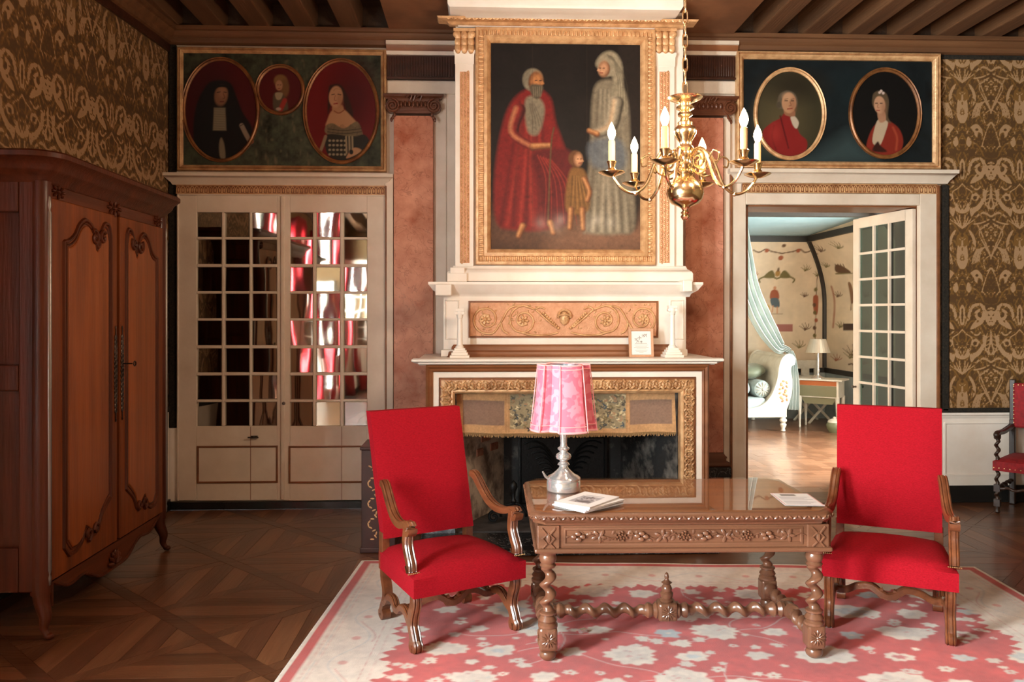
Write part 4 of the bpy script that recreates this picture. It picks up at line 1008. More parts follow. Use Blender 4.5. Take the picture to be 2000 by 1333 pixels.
p.poly([(1692, 286), (1700, 258), (1712, 240), (1726, 232), (1744, 240), (1758, 254), (1764, 276), (1756, 296), (1728, 304), (1700, 298)], c8(150, 48, 34), 2.5); p.stroke([(1744, 248), (1752, 268), (1750, 292)], 3, c8(190, 84, 56), 4)
p.poly([(1712, 238), (1722, 232), (1734, 236), (1730, 256), (1718, 284), (1704, 276)], c8(216, 190, 160), 2); p.poly([(1714, 276), (1720, 284), (1732, 296), (1704, 294)], c8(60, 26, 20), 3)
p.poly([(1704, 190), (1708, 180), (1720, 176), (1731, 182), (1736, 198), (1734, 226), (1740, 240), (1728, 232), (1706, 208)], c8(104, 84, 62), 2.5)
p.poly([(1714, 218), (1727, 216), (1730, 234), (1718, 238)], c8(196, 142, 110), 2)
p.ell(1718, 204, 11, 17, c8(220, 166, 130), -4, 2); p.ell(1726, 210, 5, 12, c8(170, 116, 86), 0, 6, .6)
for x in (1712, 1721): p.stroke([(x - 2, 201), (x + 2, 201)], 1.6, c8(54, 30, 24))
p.stroke([(1715, 203), (1714, 209), (1717, 210)], 1.2, c8(160, 100, 76)); p.stroke([(1712, 215), (1718, 215)], 1.8, c8(170, 66, 60))
for x, y in ((1718, 180), (1725, 181), (1721, 177)): p.ell(x, y, 2.6, 2.6, c8(236, 210, 196))
p.C *= .62
pic_r = frame_picture('portrait_panel', 'wide gilt-framed dark panel with oval portraits of a man and woman in red', (1437, 1835, 103, 331), (1452, 1819, 118, 316), D - .05,
                      [(0, .01), (.1, .035), (.25, .04), (.36, .015), (.5, .04), (.68, .035), (.85, .02), (1, .01)], gilt, p)
for q in ((1542, 223, 69, 88), (1728, 222, 70, 87)): oval(pic_r, *q, 8, D - .046, gilt if q[0] < 1600 else gilt_brown)

# ---- large painting over the mantel: a plain group of robed figures in the same colours
p = Paint(958, 85, 1250, 489, 1.1, c8(20, 14, 12)).noise(.15, 30, 8)
def limb(pts, w0, w1, lit, drk, sh=(-.18, -.1)):
    p.stroke(pts, (w0 * 1.06, w1 * 1.06), drk, 4)
    p.stroke([(x + sh[0] * w0, y + sh[1] * w0) for x, y in pts], (w0 * .62, w1 * .62), lit, w0 * .55)
    p.stroke([(x + sh[0] * w0 * 1.5, y + sh[1] * w0 * 1.5) for x, y in pts], (w0 * .2, w1 * .2), c8(226, 170, 116), w0 * .4, .55)
def folds(pts, n, col, sp, wd=2.2, a=.6):
    for q in range(n): p.stroke([(x + sp[0] * q * (.6 + .4 * i), y + sp[1] * q) for i, (x, y) in enumerate(pts)], (wd, .8), col, 2.4, a)
lit, drk, dk2 = c8(188, 124, 74), c8(98, 56, 32), c8(46, 28, 20)
def robe(pts, base, hi, lo, top, foot, n, x0, x1):
    p.poly(pts, base, 8)
    for q in range(n):
        u_ = (q + .5) / n; xt = top[0] + (u_ - .5) * top[2]; xb = x0 + (x1 - x0) * u_; w_ = 5 * math.sin(q * 2.3)
        p.stroke([(xt, top[1]), (xt * .5 + xb * .5 + w_, (top[1] + foot) / 2), (xb, foot)], (3, 6), hi if q % 2 else lo, 7, .55)
def head(x, y, r_, face_, hairc, tilt=0, look=1, beard=None):
    p.ell(x - look * r_ * .35, y - r_ * .2, r_ * 1.15, r_ * 1.3, hairc, tilt, 4)
    p.ell(x, y, r_ * .82, r_ * 1.12, drk, tilt, 3); p.ell(x + look * r_ * .12, y - r_ * .05, r_ * .6, r_ * .9, face_, tilt, r_ * .6)
    p.poly([(x + look * r_ * .7, y - r_ * .1), (x + look * r_ * 1.0, y + r_ * .25), (x + look * r_ * .6, y + r_ * .3)], face_, 2)
    for e_ in (.05, .55): p.stroke([(x + look * r_ * (e_ - .1), y - r_ * .12), (x + look * r_ * (e_ + .12), y - r_ * .12)], 1.6, dk2)
    p.stroke([(x + look * r_ * .2, y + r_ * .55), (x + look * r_ * .6, y + r_ * .52)], 1.8, c8(130, 54, 44))
    if beard:
        p.poly([(x - r_ * .5, y + r_ * .35), (x + look * r_ * .8, y + r_ * .5), (x + look * r_ * .6, y + r_ * 1.7), (x, y + r_ * 2.0), (x - look * r_ * .6, y + r_ * 1.2)], beard, 4)
        for q in range(5): p.stroke([(x - r_ * .3 + q * r_ * .25, y + r_ * .6), (x - r_ * .2 + q * r_ * .2, y + r_ * 1.7)], 1.4, c8(150, 136, 112), 1.6, .5)
# ground and far wall
p.poly([(958, 420), (1040, 404), (1140, 410), (1250, 396), (1250, 490), (958, 490)], c8(98, 66, 48), 50, .9); p.poly([(1110, 440), (1250, 424), (1250, 490), (1080, 490)], c8(140, 100, 76), 50, .7)
p.poly([(1210, 86), (1250, 86), (1250, 410), (1222, 410)], c8(34, 26, 22), 12)
# seated elder in a red mantle
red, redh, redd = c8(122, 26, 24), c8(170, 56, 42), c8(58, 12, 14)
robe([(1002, 196), (1040, 172), (1074, 190), (1086, 240), (1106, 300), (1104, 340), (1086, 440), (1000, 450), (968, 430), (966, 340), (980, 250)], red, redh, redd, (1036, 200, 46), 440, 9, 972, 1082)
p.poly([(1040, 300), (1108, 292), (1120, 330), (1112, 432), (1064, 440), (1050, 360)], c8(92, 18, 20), 10); folds([(1050, 304), (1066, 350), (1064, 430)], 6, redh, (9, 2), 3, .5)
p.poly([(1026, 196), (1050, 190), (1064, 214), (1052, 262), (1030, 256)], c8(128, 116, 96), 6); folds([(1034, 204), (1040, 232), (1040, 254)], 4, c8(74, 66, 54), (5, 0), 2)
head(1046, 160, 17, lit, c8(128, 118, 98), 6, 1, c8(84, 74, 58))
limb([(1014, 216), (1004, 262), (1040, 288)], 24, 14, c8(150, 40, 34), redd); limb([(1040, 288), (1072, 286)], 12, 9, lit, drk, (0, -.2)); p.stroke([(1082, 250), (1076, 290), (1070, 440)], 3, c8(96, 70, 44), 2)
limb([(1076, 436), (1082, 456)], 12, 9, lit, drk); limb([(1022, 442), (1014, 462)], 12, 9, lit, drk)
# standing veiled woman in pale robes
veil, vh, vd = c8(128, 116, 96), c8(190, 176, 150), c8(70, 62, 50)
robe([(1168, 160), (1204, 158), (1226, 196), (1232, 300), (1240, 440), (1206, 458), (1148, 456), (1140, 440), (1152, 300), (1156, 200)], veil, vh, vd, (1190, 176, 44), 450, 11, 1146, 1236)
p.poly([(1164, 128), (1176, 104), (1198, 100), (1214, 122), (1218, 168), (1226, 214), (1206, 226), (1194, 190), (1196, 150)], c8(150, 138, 114), 6); folds([(1186, 106), (1206, 150), (1206, 214)], 5, vd, (4, 1), 2, .6)
head(1180, 134, 14, c8(206, 152, 114), c8(150, 138, 114), 4, -1)
limb([(1206, 200), (1196, 246), (1166, 262)], 24, 14, vh, vd); limb([(1166, 262), (1150, 256)], 11, 8, lit, drk, (0, -.2)); p.poly([(1150, 280), (1200, 268), (1222, 290), (1216, 330), (1160, 326)], c8(96, 104, 112), 12, .8)
# child in an ochre tunic between them
p.poly([(1112, 336), (1132, 328), (1146, 344), (1150, 410), (1106, 412)], c8(128, 88, 44), 6); folds([(1118, 344), (1116, 376), (1114, 408)], 5, c8(74, 48, 26), (7, 0), 2.4, .6); folds([(1122, 344), (1120, 376), (1118, 408)], 4, c8(182, 134, 74), (7, 0), 2, .5)
head(1128, 312, 12, c8(206, 150, 108), c8(104, 66, 36), 0, 1); limb([(1142, 350), (1152, 374), (1148, 392)], 10, 7, lit, drk); limb([(1116, 410), (1114, 446)], 11, 8, lit, drk); limb([(1138, 410), (1140, 448)], 11, 8, lit, drk)
p.stroke([(1040, 90), (1040, 486)], 1, c8(70, 52, 40), 1, .4, False); p.stroke([(1146, 90), (1146, 486)], 1, c8(70, 52, 40), 1, .3, False)
p.noise(.10, 5, 4); p.C *= .8
PYc = UY - .045
pic_c = frame_picture('oil_painting', 'large gilt-framed painting of robed figures set above the mantel', (928, 1281, 55, 518), (959, 1249, 86, 488), PYc,
                      [(0, .0), (.06, .02), (.2, .025), (.27, .012), (.5, .012), (.56, .03), (.75, .04), (.9, .02), (1, .0)], gilt, p, .045)
# gadrooned band of its frame
mb = MB(); k = PYc / F
x0, x1, z0, z1 = rect(928 + 11.5, 1281 - 11.5, 55 + 11.5, 518 - 11.5, PYc)
def gad(x, z, hor):
    mb.ball((x, PYc - .016, z), .013 if hor else .028, .012, .028 if hor else .013, 6, 4)
n = int((x1 - x0) / .034)
for i in range(n + 1):
    for z in (z0, z1): gad(x0 + (x1 - x0) * i / n, z, True)
n = int((z1 - z0) / .034)
for i in range(1, n):
    for x in (x0, x1): gad(x, z0 + (z1 - z0) * i / n, False)
tag(mb.build('gadroon_band', gilt, pic_c), kind='stuff')

# ================================================================ things on the mantel
def candlestick(px, py0, py1, Y, label):
    x = PX(px, Y); z0 = SH; s_ = (PZ(px, py1, Y) - z0)
    t = thing('column_candlestick', label, 'candlestick', (x, Y, z0), 0, 'white column candlesticks on the mantel')
    mb = MB()
    for i, (a, b) in enumerate(((.078, .0), (.066, .022), (.055, .04), (.044, .056))): mb.box(x - a, x + a, Y - a, Y + a, z0 + b, z0 + b + .022)
    mb.build('stepped_base', white, t, bevel=.003)
    pr = [(.036, .078), (.034, .09), (.025, .10), (.024, .12)] + [(.0235 - .004 * (i / 6), .12 + (s_ - .2) * i / 6) for i in range(7)] + [(.024, s_ - .075), (.026, s_ - .06)]
    MB().lathe(pr, (x, Y, z0), 'z', 20).build('column', white, t)
    mb = MB().box(x - .036, x + .036, Y - .036, Y + .036, z0 + s_ - .022, z0 + s_)
    for sx in (-1, 1): mb.lathe([(0, -.03), (.015, -.028), (.015, .028), (0, .03)], (x + sx * .026, Y, z0 + s_ - .036), 'y', 10)
    mb.lathe([(.022, s_ - .065), (.034, s_ - .04), (.034, s_ - .02)], (x, Y, z0), 'z', 16)
    mb.build('capital', white, t, bevel=.002)
candlestick(898, 703, 603, 6.60, 'white column-shaped candlestick on the mantel end towards the mirror-glazed door')
candlestick(1313, 698, 597, 6.60, 'white column-shaped candlestick on the mantel beside the framed notice')
# framed notice leaning on the mantel
ny0 = 6.62; x0, x1, z0, z1 = rect(1229, 1277, 642, 697, ny0); z0 = SH; dz = z1 - z0
t = thing('framed_notice', 'small pale-framed printed notice with line drawing on the mantel', 'sign', ((x0 + x1) / 2, ny0, SH))
pale = wood('pale_frame_wood', S(206, 160, 128), S(186, 138, 106), 'z', .5, 0)
sh = Matrix.Translation((0, ny0, SH)) @ Matrix.Rotation(R(-8), 4, 'X') @ Matrix.Translation((0, -ny0, -SH))
MB().mould(x0, x1, z0, z1, [(0, ny0 + .015), (0, ny0 - .004), (.018, ny0 - .004), (.02, ny0 + .004), (.02, ny0 + .015)]).xf(sh).build('frame', pale, t)
MB().box(x0 + .01, x1 - .01, ny0 + .008, ny0 + .014, z0 + .01, z1 - .01).xf(sh).build('back_board', dark_wood, t, smooth=False)
pp = Paint(1233, 646, 1273, 693, .5, S(238, 232, 226))
ink = S(70, 66, 70)
for x, y, r_ in ((1243, 663, 3), (1250, 660, 4), (1257, 656, 3), (1262, 655, 3.5), (1246, 667, 3), (1253, 668, 2.5)):
    for q in range(4): a_ = q * 1.7 + x; pp.stroke([(x - r_ * math.cos(a_), y - r_ * math.sin(a_)), (x + 1, y - 1), (x + r_ * math.sin(a_), y + r_ * math.cos(a_))], .55, ink, .5)
pp.stroke([(1241, 671), (1264, 671)], .5, ink)
for i, (a, b) in enumerate(((1240, 1266), (1242, 1264), (1239, 1267), (1244, 1262), (1241, 1265), (1243, 1263), (1249, 1257))): pp.stroke([(a, 674 + i * 2.5), (b, 674 + i * 2.5)], .7, S(130, 128, 132), .4)
pos = pp.on_wall(ny0 + .006); pos = pos @ np.array(sh)[:3, :3].T + np.array(sh)[:3, 3]
grid_obj('printed_sheet', pos[::-1], M_attr('printed_paper', .35, coat=.3), t, col=pp.C[::-1])

# ---- tapestry pelmet hung in the fireplace opening
vy = FY + .1
p = Paint(889, 764, 1323, 845, 1.0, S(196, 150, 104))
p.noise(.06, 9, 2)
for a, b in ((904, 985), (1230, 1312)): p.poly([(a, 781), (b, 781), (b, 829), (a, 829)], S(140, 110, 92), 1.5, 1, False)
for a, b in ((996, 1222),):
    p.poly([(a, 768), (b, 768), (b, 836), (a, 836)], S(150, 134, 104), 1.5, 1, False)
    for q in range(420):
        x, y = random.uniform(a + 2, b - 2), random.uniform(770, 834); c = random.choice((S(66, 62, 56), S(92, 84, 66), S(196, 178, 136), S(214, 196, 156), S(70, 84, 92), S(120, 104, 70), S(168, 128, 96)))
        an_ = random.uniform(0, PI); l_ = random.uniform(3, 9)
        p.stroke([(x, y), (x + l_ * .6 * math.cos(an_) + 1.5, y + l_ * .6 * math.sin(an_)), (x + l_ * math.cos(an_ + .5), y + l_ * math.sin(an_ + .5))], random.uniform(1, 3.2), c, 1)
for x in (988, 994, 1224, 1230): p.stroke([(x, 766), (x, 842)], 1.4, S(160, 112, 66), 1, .7, False)
p.noise(.07, 2.5, 6)
pos = p.on_wall(vy); fx = (p.X - 889) / 434; fz = (p.Y - 764) / 81
pos[..., 1] += .012 * np.sin(fx * 30) * fz + .012 * np.sin(fx * 9 + 1) * fz; pos[..., 2] -= .010 * np.sin(fx * PI) - .002 * np.sin(fx * 23)
t = thing('fireplace_pelmet', 'fringed tapestry pelmet with brown panels hung across the fireplace opening', 'pelmet', (PX(1107, vy), vy, PZ(1107, 845, vy)))
o = grid_obj('tapestry_cloth', pos[::-1], M_attr('tapestry', .85, bump=.4, bscale=350), t, col=p.C[::-1])
sm = o.modifiers.new('thick', 'SOLIDIFY'); sm.thickness = .004
mb = MB(); low = pos[-1]
for i in range(0, low.shape[0], 2):
    q = low[i]; l_ = random.uniform(.022, .036); dx = random.uniform(-.006, .006)
    mb.box(q[0] - .003, q[0] + .003, q[1] - .003, q[1] + .003, q[2] - l_ * .4, q[2] + .006); mb.add([(q[0] - .003 , q[1], q[2] - l_ * .4), (q[0] + .003, q[1], q[2] - l_ * .4), (q[0] + .004 + dx, q[1], q[2] - l_), (q[0] - .002 + dx, q[1], q[2] - l_)], [(0, 1, 2, 3)])
tag(mb.build('fringe', M('fringe_thread', S(150, 116, 76), .9), t, smooth=False, fix=False), kind='stuff')
mb = MB().tube([(fL - .0, vy, PZ(1107, 768, vy)), (fR, vy, PZ(1107, 766, vy))], .006, 6); mb.build('rod', iron, t)
# ================================================================ rug
RO = Vector(G(705, 1097)); ang = R(-4.2); RWd, RLn = 4.28, 3.2
class RugFrame: pass
rp = Paint(0, 0, RWd, RLn, .0085, S(198, 74, 72))        # u to the right, v towards the camera
rr = random.Random(11)
ivory, ivory2, blue, blue2, rose, coral = S(226, 212, 200), S(214, 200, 190), S(176, 182, 186), S(196, 197, 197), S(196, 110, 110), S(206, 88, 84)
BW_ = .50
rp.noise(.07, .09, 1)
def petal(cx, cy, r_, col, n, wob=.1, ph=0, sx=1.25, soft=.014):
    k1, k2, k3 = rr.uniform(0, 6), rr.uniform(0, 6), rr.uniform(0, 6)
    pts = [(cx + r_ * sx * q * math.cos(a_), cy + r_ * q * math.sin(a_)) for a_ in np.linspace(0, 2 * PI, max(20, 5 * n), endpoint=False)
           for q in [1 + wob * math.cos(n * a_ + ph) + .09 * math.sin(2 * a_ + k1) + .09 * math.sin(3 * a_ + k2) + .05 * math.sin(5 * a_ + k3)]]
    rp.poly(pts, col, soft, 1, False)
# vines
for q in range(26):
    x, y = rr.uniform(.5, 3.8), rr.uniform(.5, 2.9); a_ = rr.uniform(0, 6.3); pts = []
    for s_ in range(9): pts.append((x, y)); a_ += rr.uniform(-.5, .9); x += .11 * math.cos(a_); y += .11 * math.sin(a_)
    rp.stroke(pts, .007, ivory2, .008, .7)
cells = []
for j in range(8):
    for i in range(11): cells.append((.58 + i * .335 + (.165 if j % 2 else 0) + rr.uniform(-.05, .05), .62 + j * .31 + rr.uniform(-.04, .04), (i + 2 * j) % 3))
for (x, y, kd) in cells:
    if x > RWd - .5: continue
    if kd == 0:
        petal(x, y, rr.uniform(.085, .12), ivory, rr.choice((9, 11, 13)), .09); petal(x, y, .065, rr.choice((ivory2, ivory2, blue2)), 7, .16, 1)
        for q in range(14): a_ = rr.uniform(0, 6.3); d_ = rr.uniform(.01, .07); rp.ell(x + 1.2 * d_ * math.cos(a_), y + d_ * math.sin(a_), .009, .006, rr.choice((blue2, rose, ivory, ivory2)), soft=.01, a=.6)
    elif kd == 1:
        petal(x, y, rr.uniform(.05, .075), ivory, 8, .1, 1); petal(x, y, .026, rr.choice((blue2, ivory2, ivory2, rose)), 6, .15)
    else:
        petal(x, y, rr.uniform(.04, .058), rr.choice((ivory, ivory2, blue2, blue)), 6, .16, .5); rp.ell(x, y, .014, .01, ivory2, soft=.01)
for q in range(300):
    x, y = rr.uniform(.55, RWd - .55), rr.uniform(.55, RLn - .3)
    if min(math.hypot((x - c[0]) * .8, y - c[1]) for c in cells) < .09: continue
    r_ = rr.uniform(.014, .034); petal(x, y, r_, rr.choice((ivory, ivory, ivory2, ivory2)), rr.choice((5, 6, 7)), .16, rr.uniform(0, 6), 1.2, .012)
    if rr.random() < .3: rp.ell(x, y, .009, .007, coral, soft=.008)
# scalloped corner of the field and ivory border with guard stripes
X_, Y_ = rp.X, rp.Y
ed = np.minimum(np.minimum(X_, RWd - X_), np.minimum(Y_, RLn - Y_))
along = np.where(np.minimum(X_, RWd - X_) < np.minimum(Y_, RLn - Y_), Y_, X_)
scal = BW_ + .035 * np.round(1.5 * np.sin(along * 2 * PI / .34)) / 1.5 + .02 * np.sin(along * 2 * PI / .08)
k = np.clip((scal - ed) / .012 + .5, 0, 1)[..., None]
bord = np.ones_like(rp.C) * np.array(ivory)
for d_, w_, c, a_ in ((.115, .008, rose, .55), (.135, .004, blue, .5), (.15, .008, rose, .35), (.40, .008, rose, .5), (.42, .004, blue, .4), (.445, .008, rose, .4)):
    kk = (np.clip(1 - np.abs(ed - d_) / w_, 0, 1) * a_ * (.6 + .4 * np.sin(along * 90 + 3 * np.sin(along * 17))))[..., None]; bord = bord * (1 - kk) + np.array(c) * kk
mid = .28 + .07 * np.sin(along * 2 * PI / .62)
kk = (np.clip(1 - np.abs(ed - mid) / .010, 0, 1) * .45)[..., None]; bord = bord * (1 - kk) + np.array(blue) * kk
kk = (np.clip(1 - np.abs(ed - mid - .03) / .008, 0, 1) * .55 * (np.sin(along * 2 * PI / .62 + 1) > .1))[..., None]; bord = bord * (1 - kk) + np.array(rose) * kk
fl_ = np.cos(along * 2 * PI / .31) * 1.0; kk = (np.clip((.030 - np.hypot((along % .31) - .155, ed - .28)) / .012, 0, 1) * .55)[..., None]; bord = bord * (1 - kk) + np.array(coral) * kk
rp.C = rp.C * (1 - k) + bord * k
k = (np.clip((.085 - ed) / .006 + .5, 0, 1) * np.clip((ed - .03) / .006 + .5, 0, 1))[..., None]; rp.C = rp.C * (1 - k) + np.array(S(196, 74, 70)) * k
k = np.clip((.03 - ed) / .006 + .5, 0, 1)[..., None]; rp.C = rp.C * (1 - k) + np.array(S(232, 222, 210)) * k
rp.noise(.05, .035, 9)
ca, sa = math.cos(ang), math.sin(ang)
rz_ = .009 + .0016 * np.sin(X_ * 7 + 2 * np.sin(Y_ * 3)) + .0012 * np.sin(Y_ * 11)
pos = np.stack([RO.x + X_ * ca + Y_ * sa, RO.y + X_ * sa - Y_ * ca, rz_], -1)
pos[0, :, 2] = pos[-1, :, 2] = 0; pos[:, 0, 2] = pos[:, -1, 2] = 0
rugo = grid_obj('area_rug', pos[::-1], M_attr('wool_rug', .95, bump=.5, bscale=500, sheen=.25), None, col=rp.C[::-1])
tag(rugo, 'red and ivory floral wool rug under the carved table', 'rug')
RUGZ = .011
metal_tag = MB().box(-.02, .02, -.012, .012, 0, .02).box(-.012, .02, -.016, .016, .004, .014)
gx, gy, _ = G(1138, 1240)
metal_tag.xf(Matrix.Translation((gx, gy, RUGZ)) @ Matrix.Rotation(.5, 4, 'Z'))
single('power_plug', metal_tag, silver, 'tiny shiny metal plug lying on the rug under the table', 'plug', (gx, gy, RUGZ))

# ================================================================ armoire
XA = -2.33
def AY(px):
    t = (px - 1000) / F; return XA * (CS - t * SN) / (t * CS + SN)
Y0, Y1 = AY(84), AY(324)
cherry = wood('cherry_wood', S(134, 68, 26), S(90, 42, 16), 'z', .42, .08, .5, .2)
cherry_d = wood('dark_cherry_wood', S(92, 41, 15), S(56, 23, 9), 'z', .45, .05, .6, .2)
cherry_h = wood('cherry_rail', S(104, 50, 21), S(70, 31, 13), 'y', .45, .05, .5, .2)
for m_ in (cherry, cherry_d, cherry_h): m_.node_tree.nodes['Principled BSDF'].inputs['Specular IOR Level'].default_value = .28
ar = thing('armoire', 'tall carved two-door cherry wood armoire against the damask left wall', 'armoire', (XA - .28, (Y0 + Y1) / 2, 0))
dep = .56
def fx(mb, y0, y1, z0, z1, d0, d1): return mb.box(XA + d0, XA + d1, y0, y1, z0, z1)
ZA1 = 2.47
fx(MB(), Y0 + .03, Y1 - .03, .26, ZA1, -dep, -.03).build('carcass', cherry_d, ar, smooth=False)
# near end: stiles, rails and two panels
for y, sgn in ((Y0, 1), (Y1, -1)):
    ya, yb_ = y, y + sgn * .03
    for (a, b, z0, z1, nm) in ((-dep, -dep + .09, .0, ZA1, 'end_stile'), (-.13, -.03, .26, ZA1, 'end_stile'), (-dep + .09, -.13, 2.3, ZA1, 'end_rail'), (-dep + .09, -.13, 1.34, 1.48, 'end_rail'), (-dep + .09, -.13, .26, .5, 'end_rail')):
        MB().box(XA + a, XA + b, ya, yb_, z0, z1).build(nm, cherry_d, ar, smooth=False, bevel=.008)
for y in (Y0 + .045, Y1 - .045):              # rounded front posts running down into the feet
    MB().lathe([(.05, .24), (.052, .3), (.05, ZA1)], (XA - .035, y, 0), 'z', 20).build('front_post', cherry_d, ar)
    s_ = 1 if y < 5 else -1
    pts = [(XA - .035, y, .30), (XA - .03, y, .2), (XA - .005, y - s_ * .01, .12), (XA - .01, y - s_ * .015, .06), (XA + .015, y - s_ * .02, .012)]
    MB().tube(catmull(pts, 5), .05, 12, [1 - .62 * min(1, i / 17) for i in range(21)], up=(0, 1, 0)).ball((XA + .02, y - s_ * .02, .018), .026, .022, .018, 10, 6).build('foot', cherry_d, ar)
for y in (Y0 + .03, Y1 - .03): MB().box(XA - dep, XA - dep + .06, y - .03, y + .03, 0, .28).build('foot', cherry_d, ar, smooth=False, bevel=.01)
# frieze with small carved sprays, cornice
fx(MB(), Y0 + .05, Y1 - .05, 2.39, ZA1 + .01, -.05, -.005).build('frieze', cherry_h, ar, smooth=False)
ym = (Y0 + Y1) / 2
for yc_, sc in ((ym, 1), (Y0 + .16, .7), (Y1 - .16, .7)):
    mb = MB()
    for q in range(9):
        a_ = 2 * PI * q / 8; rr_ = .045 * sc if q < 8 else 0
        mb.ball((XA + .0, yc_ + 1.7 * rr_ * math.cos(a_), 2.43 + rr_ * .8 * math.sin(a_)), .014, .024 * sc, .012 * sc, 7, 5, Matrix.Rotation(a_, 3, 'X'))
    mb.build('carved_spray', cherry_d, ar)
prof = [(.0, 2.46), (.012, 2.475), (.018, 2.49), (.05, 2.515), (.062, 2.53), (.07, 2.55), (.10, 2.575), (.115, 2.585), (.115, 2.61), (.105, 2.62), (0, 2.62)]
plan = [(XA - dep, Y0)] + [(XA - .05 + .05 * math.sin(a_), Y0 + .05 - .05 * math.cos(a_)) for a_ in np.linspace(0, PI / 2, 6)] + [(XA - .05 + .05 * math.cos(a_), Y1 - .05 + .05 * math.sin(a_)) for a_ in np.linspace(0, PI / 2, 6)] + [(XA - dep, Y1)]
nrm = [(0, -1)] + [(math.sin(a_), -math.cos(a_)) for a_ in np.linspace(0, PI / 2, 6)] + [(math.cos(a_), math.sin(a_)) for a_ in np.linspace(0, PI / 2, 6)] + [(0, 1)]
v = []; f = []; m_ = len(plan)
for d_, z in prof: v += [(p_[0] + n_[0] * d_, p_[1] + n_[1] * d_, z) for p_, n_ in zip(plan, nrm)]
for i in range(len(prof) - 1):
    for j in range(m_ - 1): f.append((i * m_ + j, i * m_ + j + 1, (i + 1) * m_ + j + 1, (i + 1) * m_ + j))
f.append(tuple(range((len(prof) - 1) * m_, len(prof) * m_)))
MB().add(v, f).build('cornice', cherry_d, ar)
# scalloped apron
ap = [(Y0 + .05, .29), (Y0 + .05, .2), (Y0 + .1, .15)] 
n = 40
for i in range(n + 1):
    s_ = i / n; y = Y0 + .1 + (Y1 - Y0 - .2) * s_
    q = abs(2 * s_ - 1); z = .19 - .05 * math.cos(q * PI * 1.0) - .035 * math.exp(-(q / .16) ** 2) + .02 * math.cos(q * PI * 4) - .03 * q ** 8 + (.05 * q ** 10)
    ap.append((y, z))
ap += [(Y1 - .05, .2), (Y1 - .05, .29)]
MB().prism(ap[::-1], XA - .045, XA - .008, 'x').build('apron', cherry_h, ar, smooth=False, bevel=.006)
MB().tube([(XA - .006, y, z + .004) for y, z in ap[2:-2]], .009, 6, up=(1, 0, 0)).build('apron_bead', cherry_d, ar)
mb = MB()
for q in range(7): a_ = PI * (q + .5) / 7; mb.ball((XA + .002, ym + .05 * math.cos(a_), .15 + .06 * math.sin(a_)), .016, .014, .04, 7, 5, Matrix.Rotation(a_ - PI / 2, 3, 'X'))
mb.build('shell_carving', cherry_d, ar)
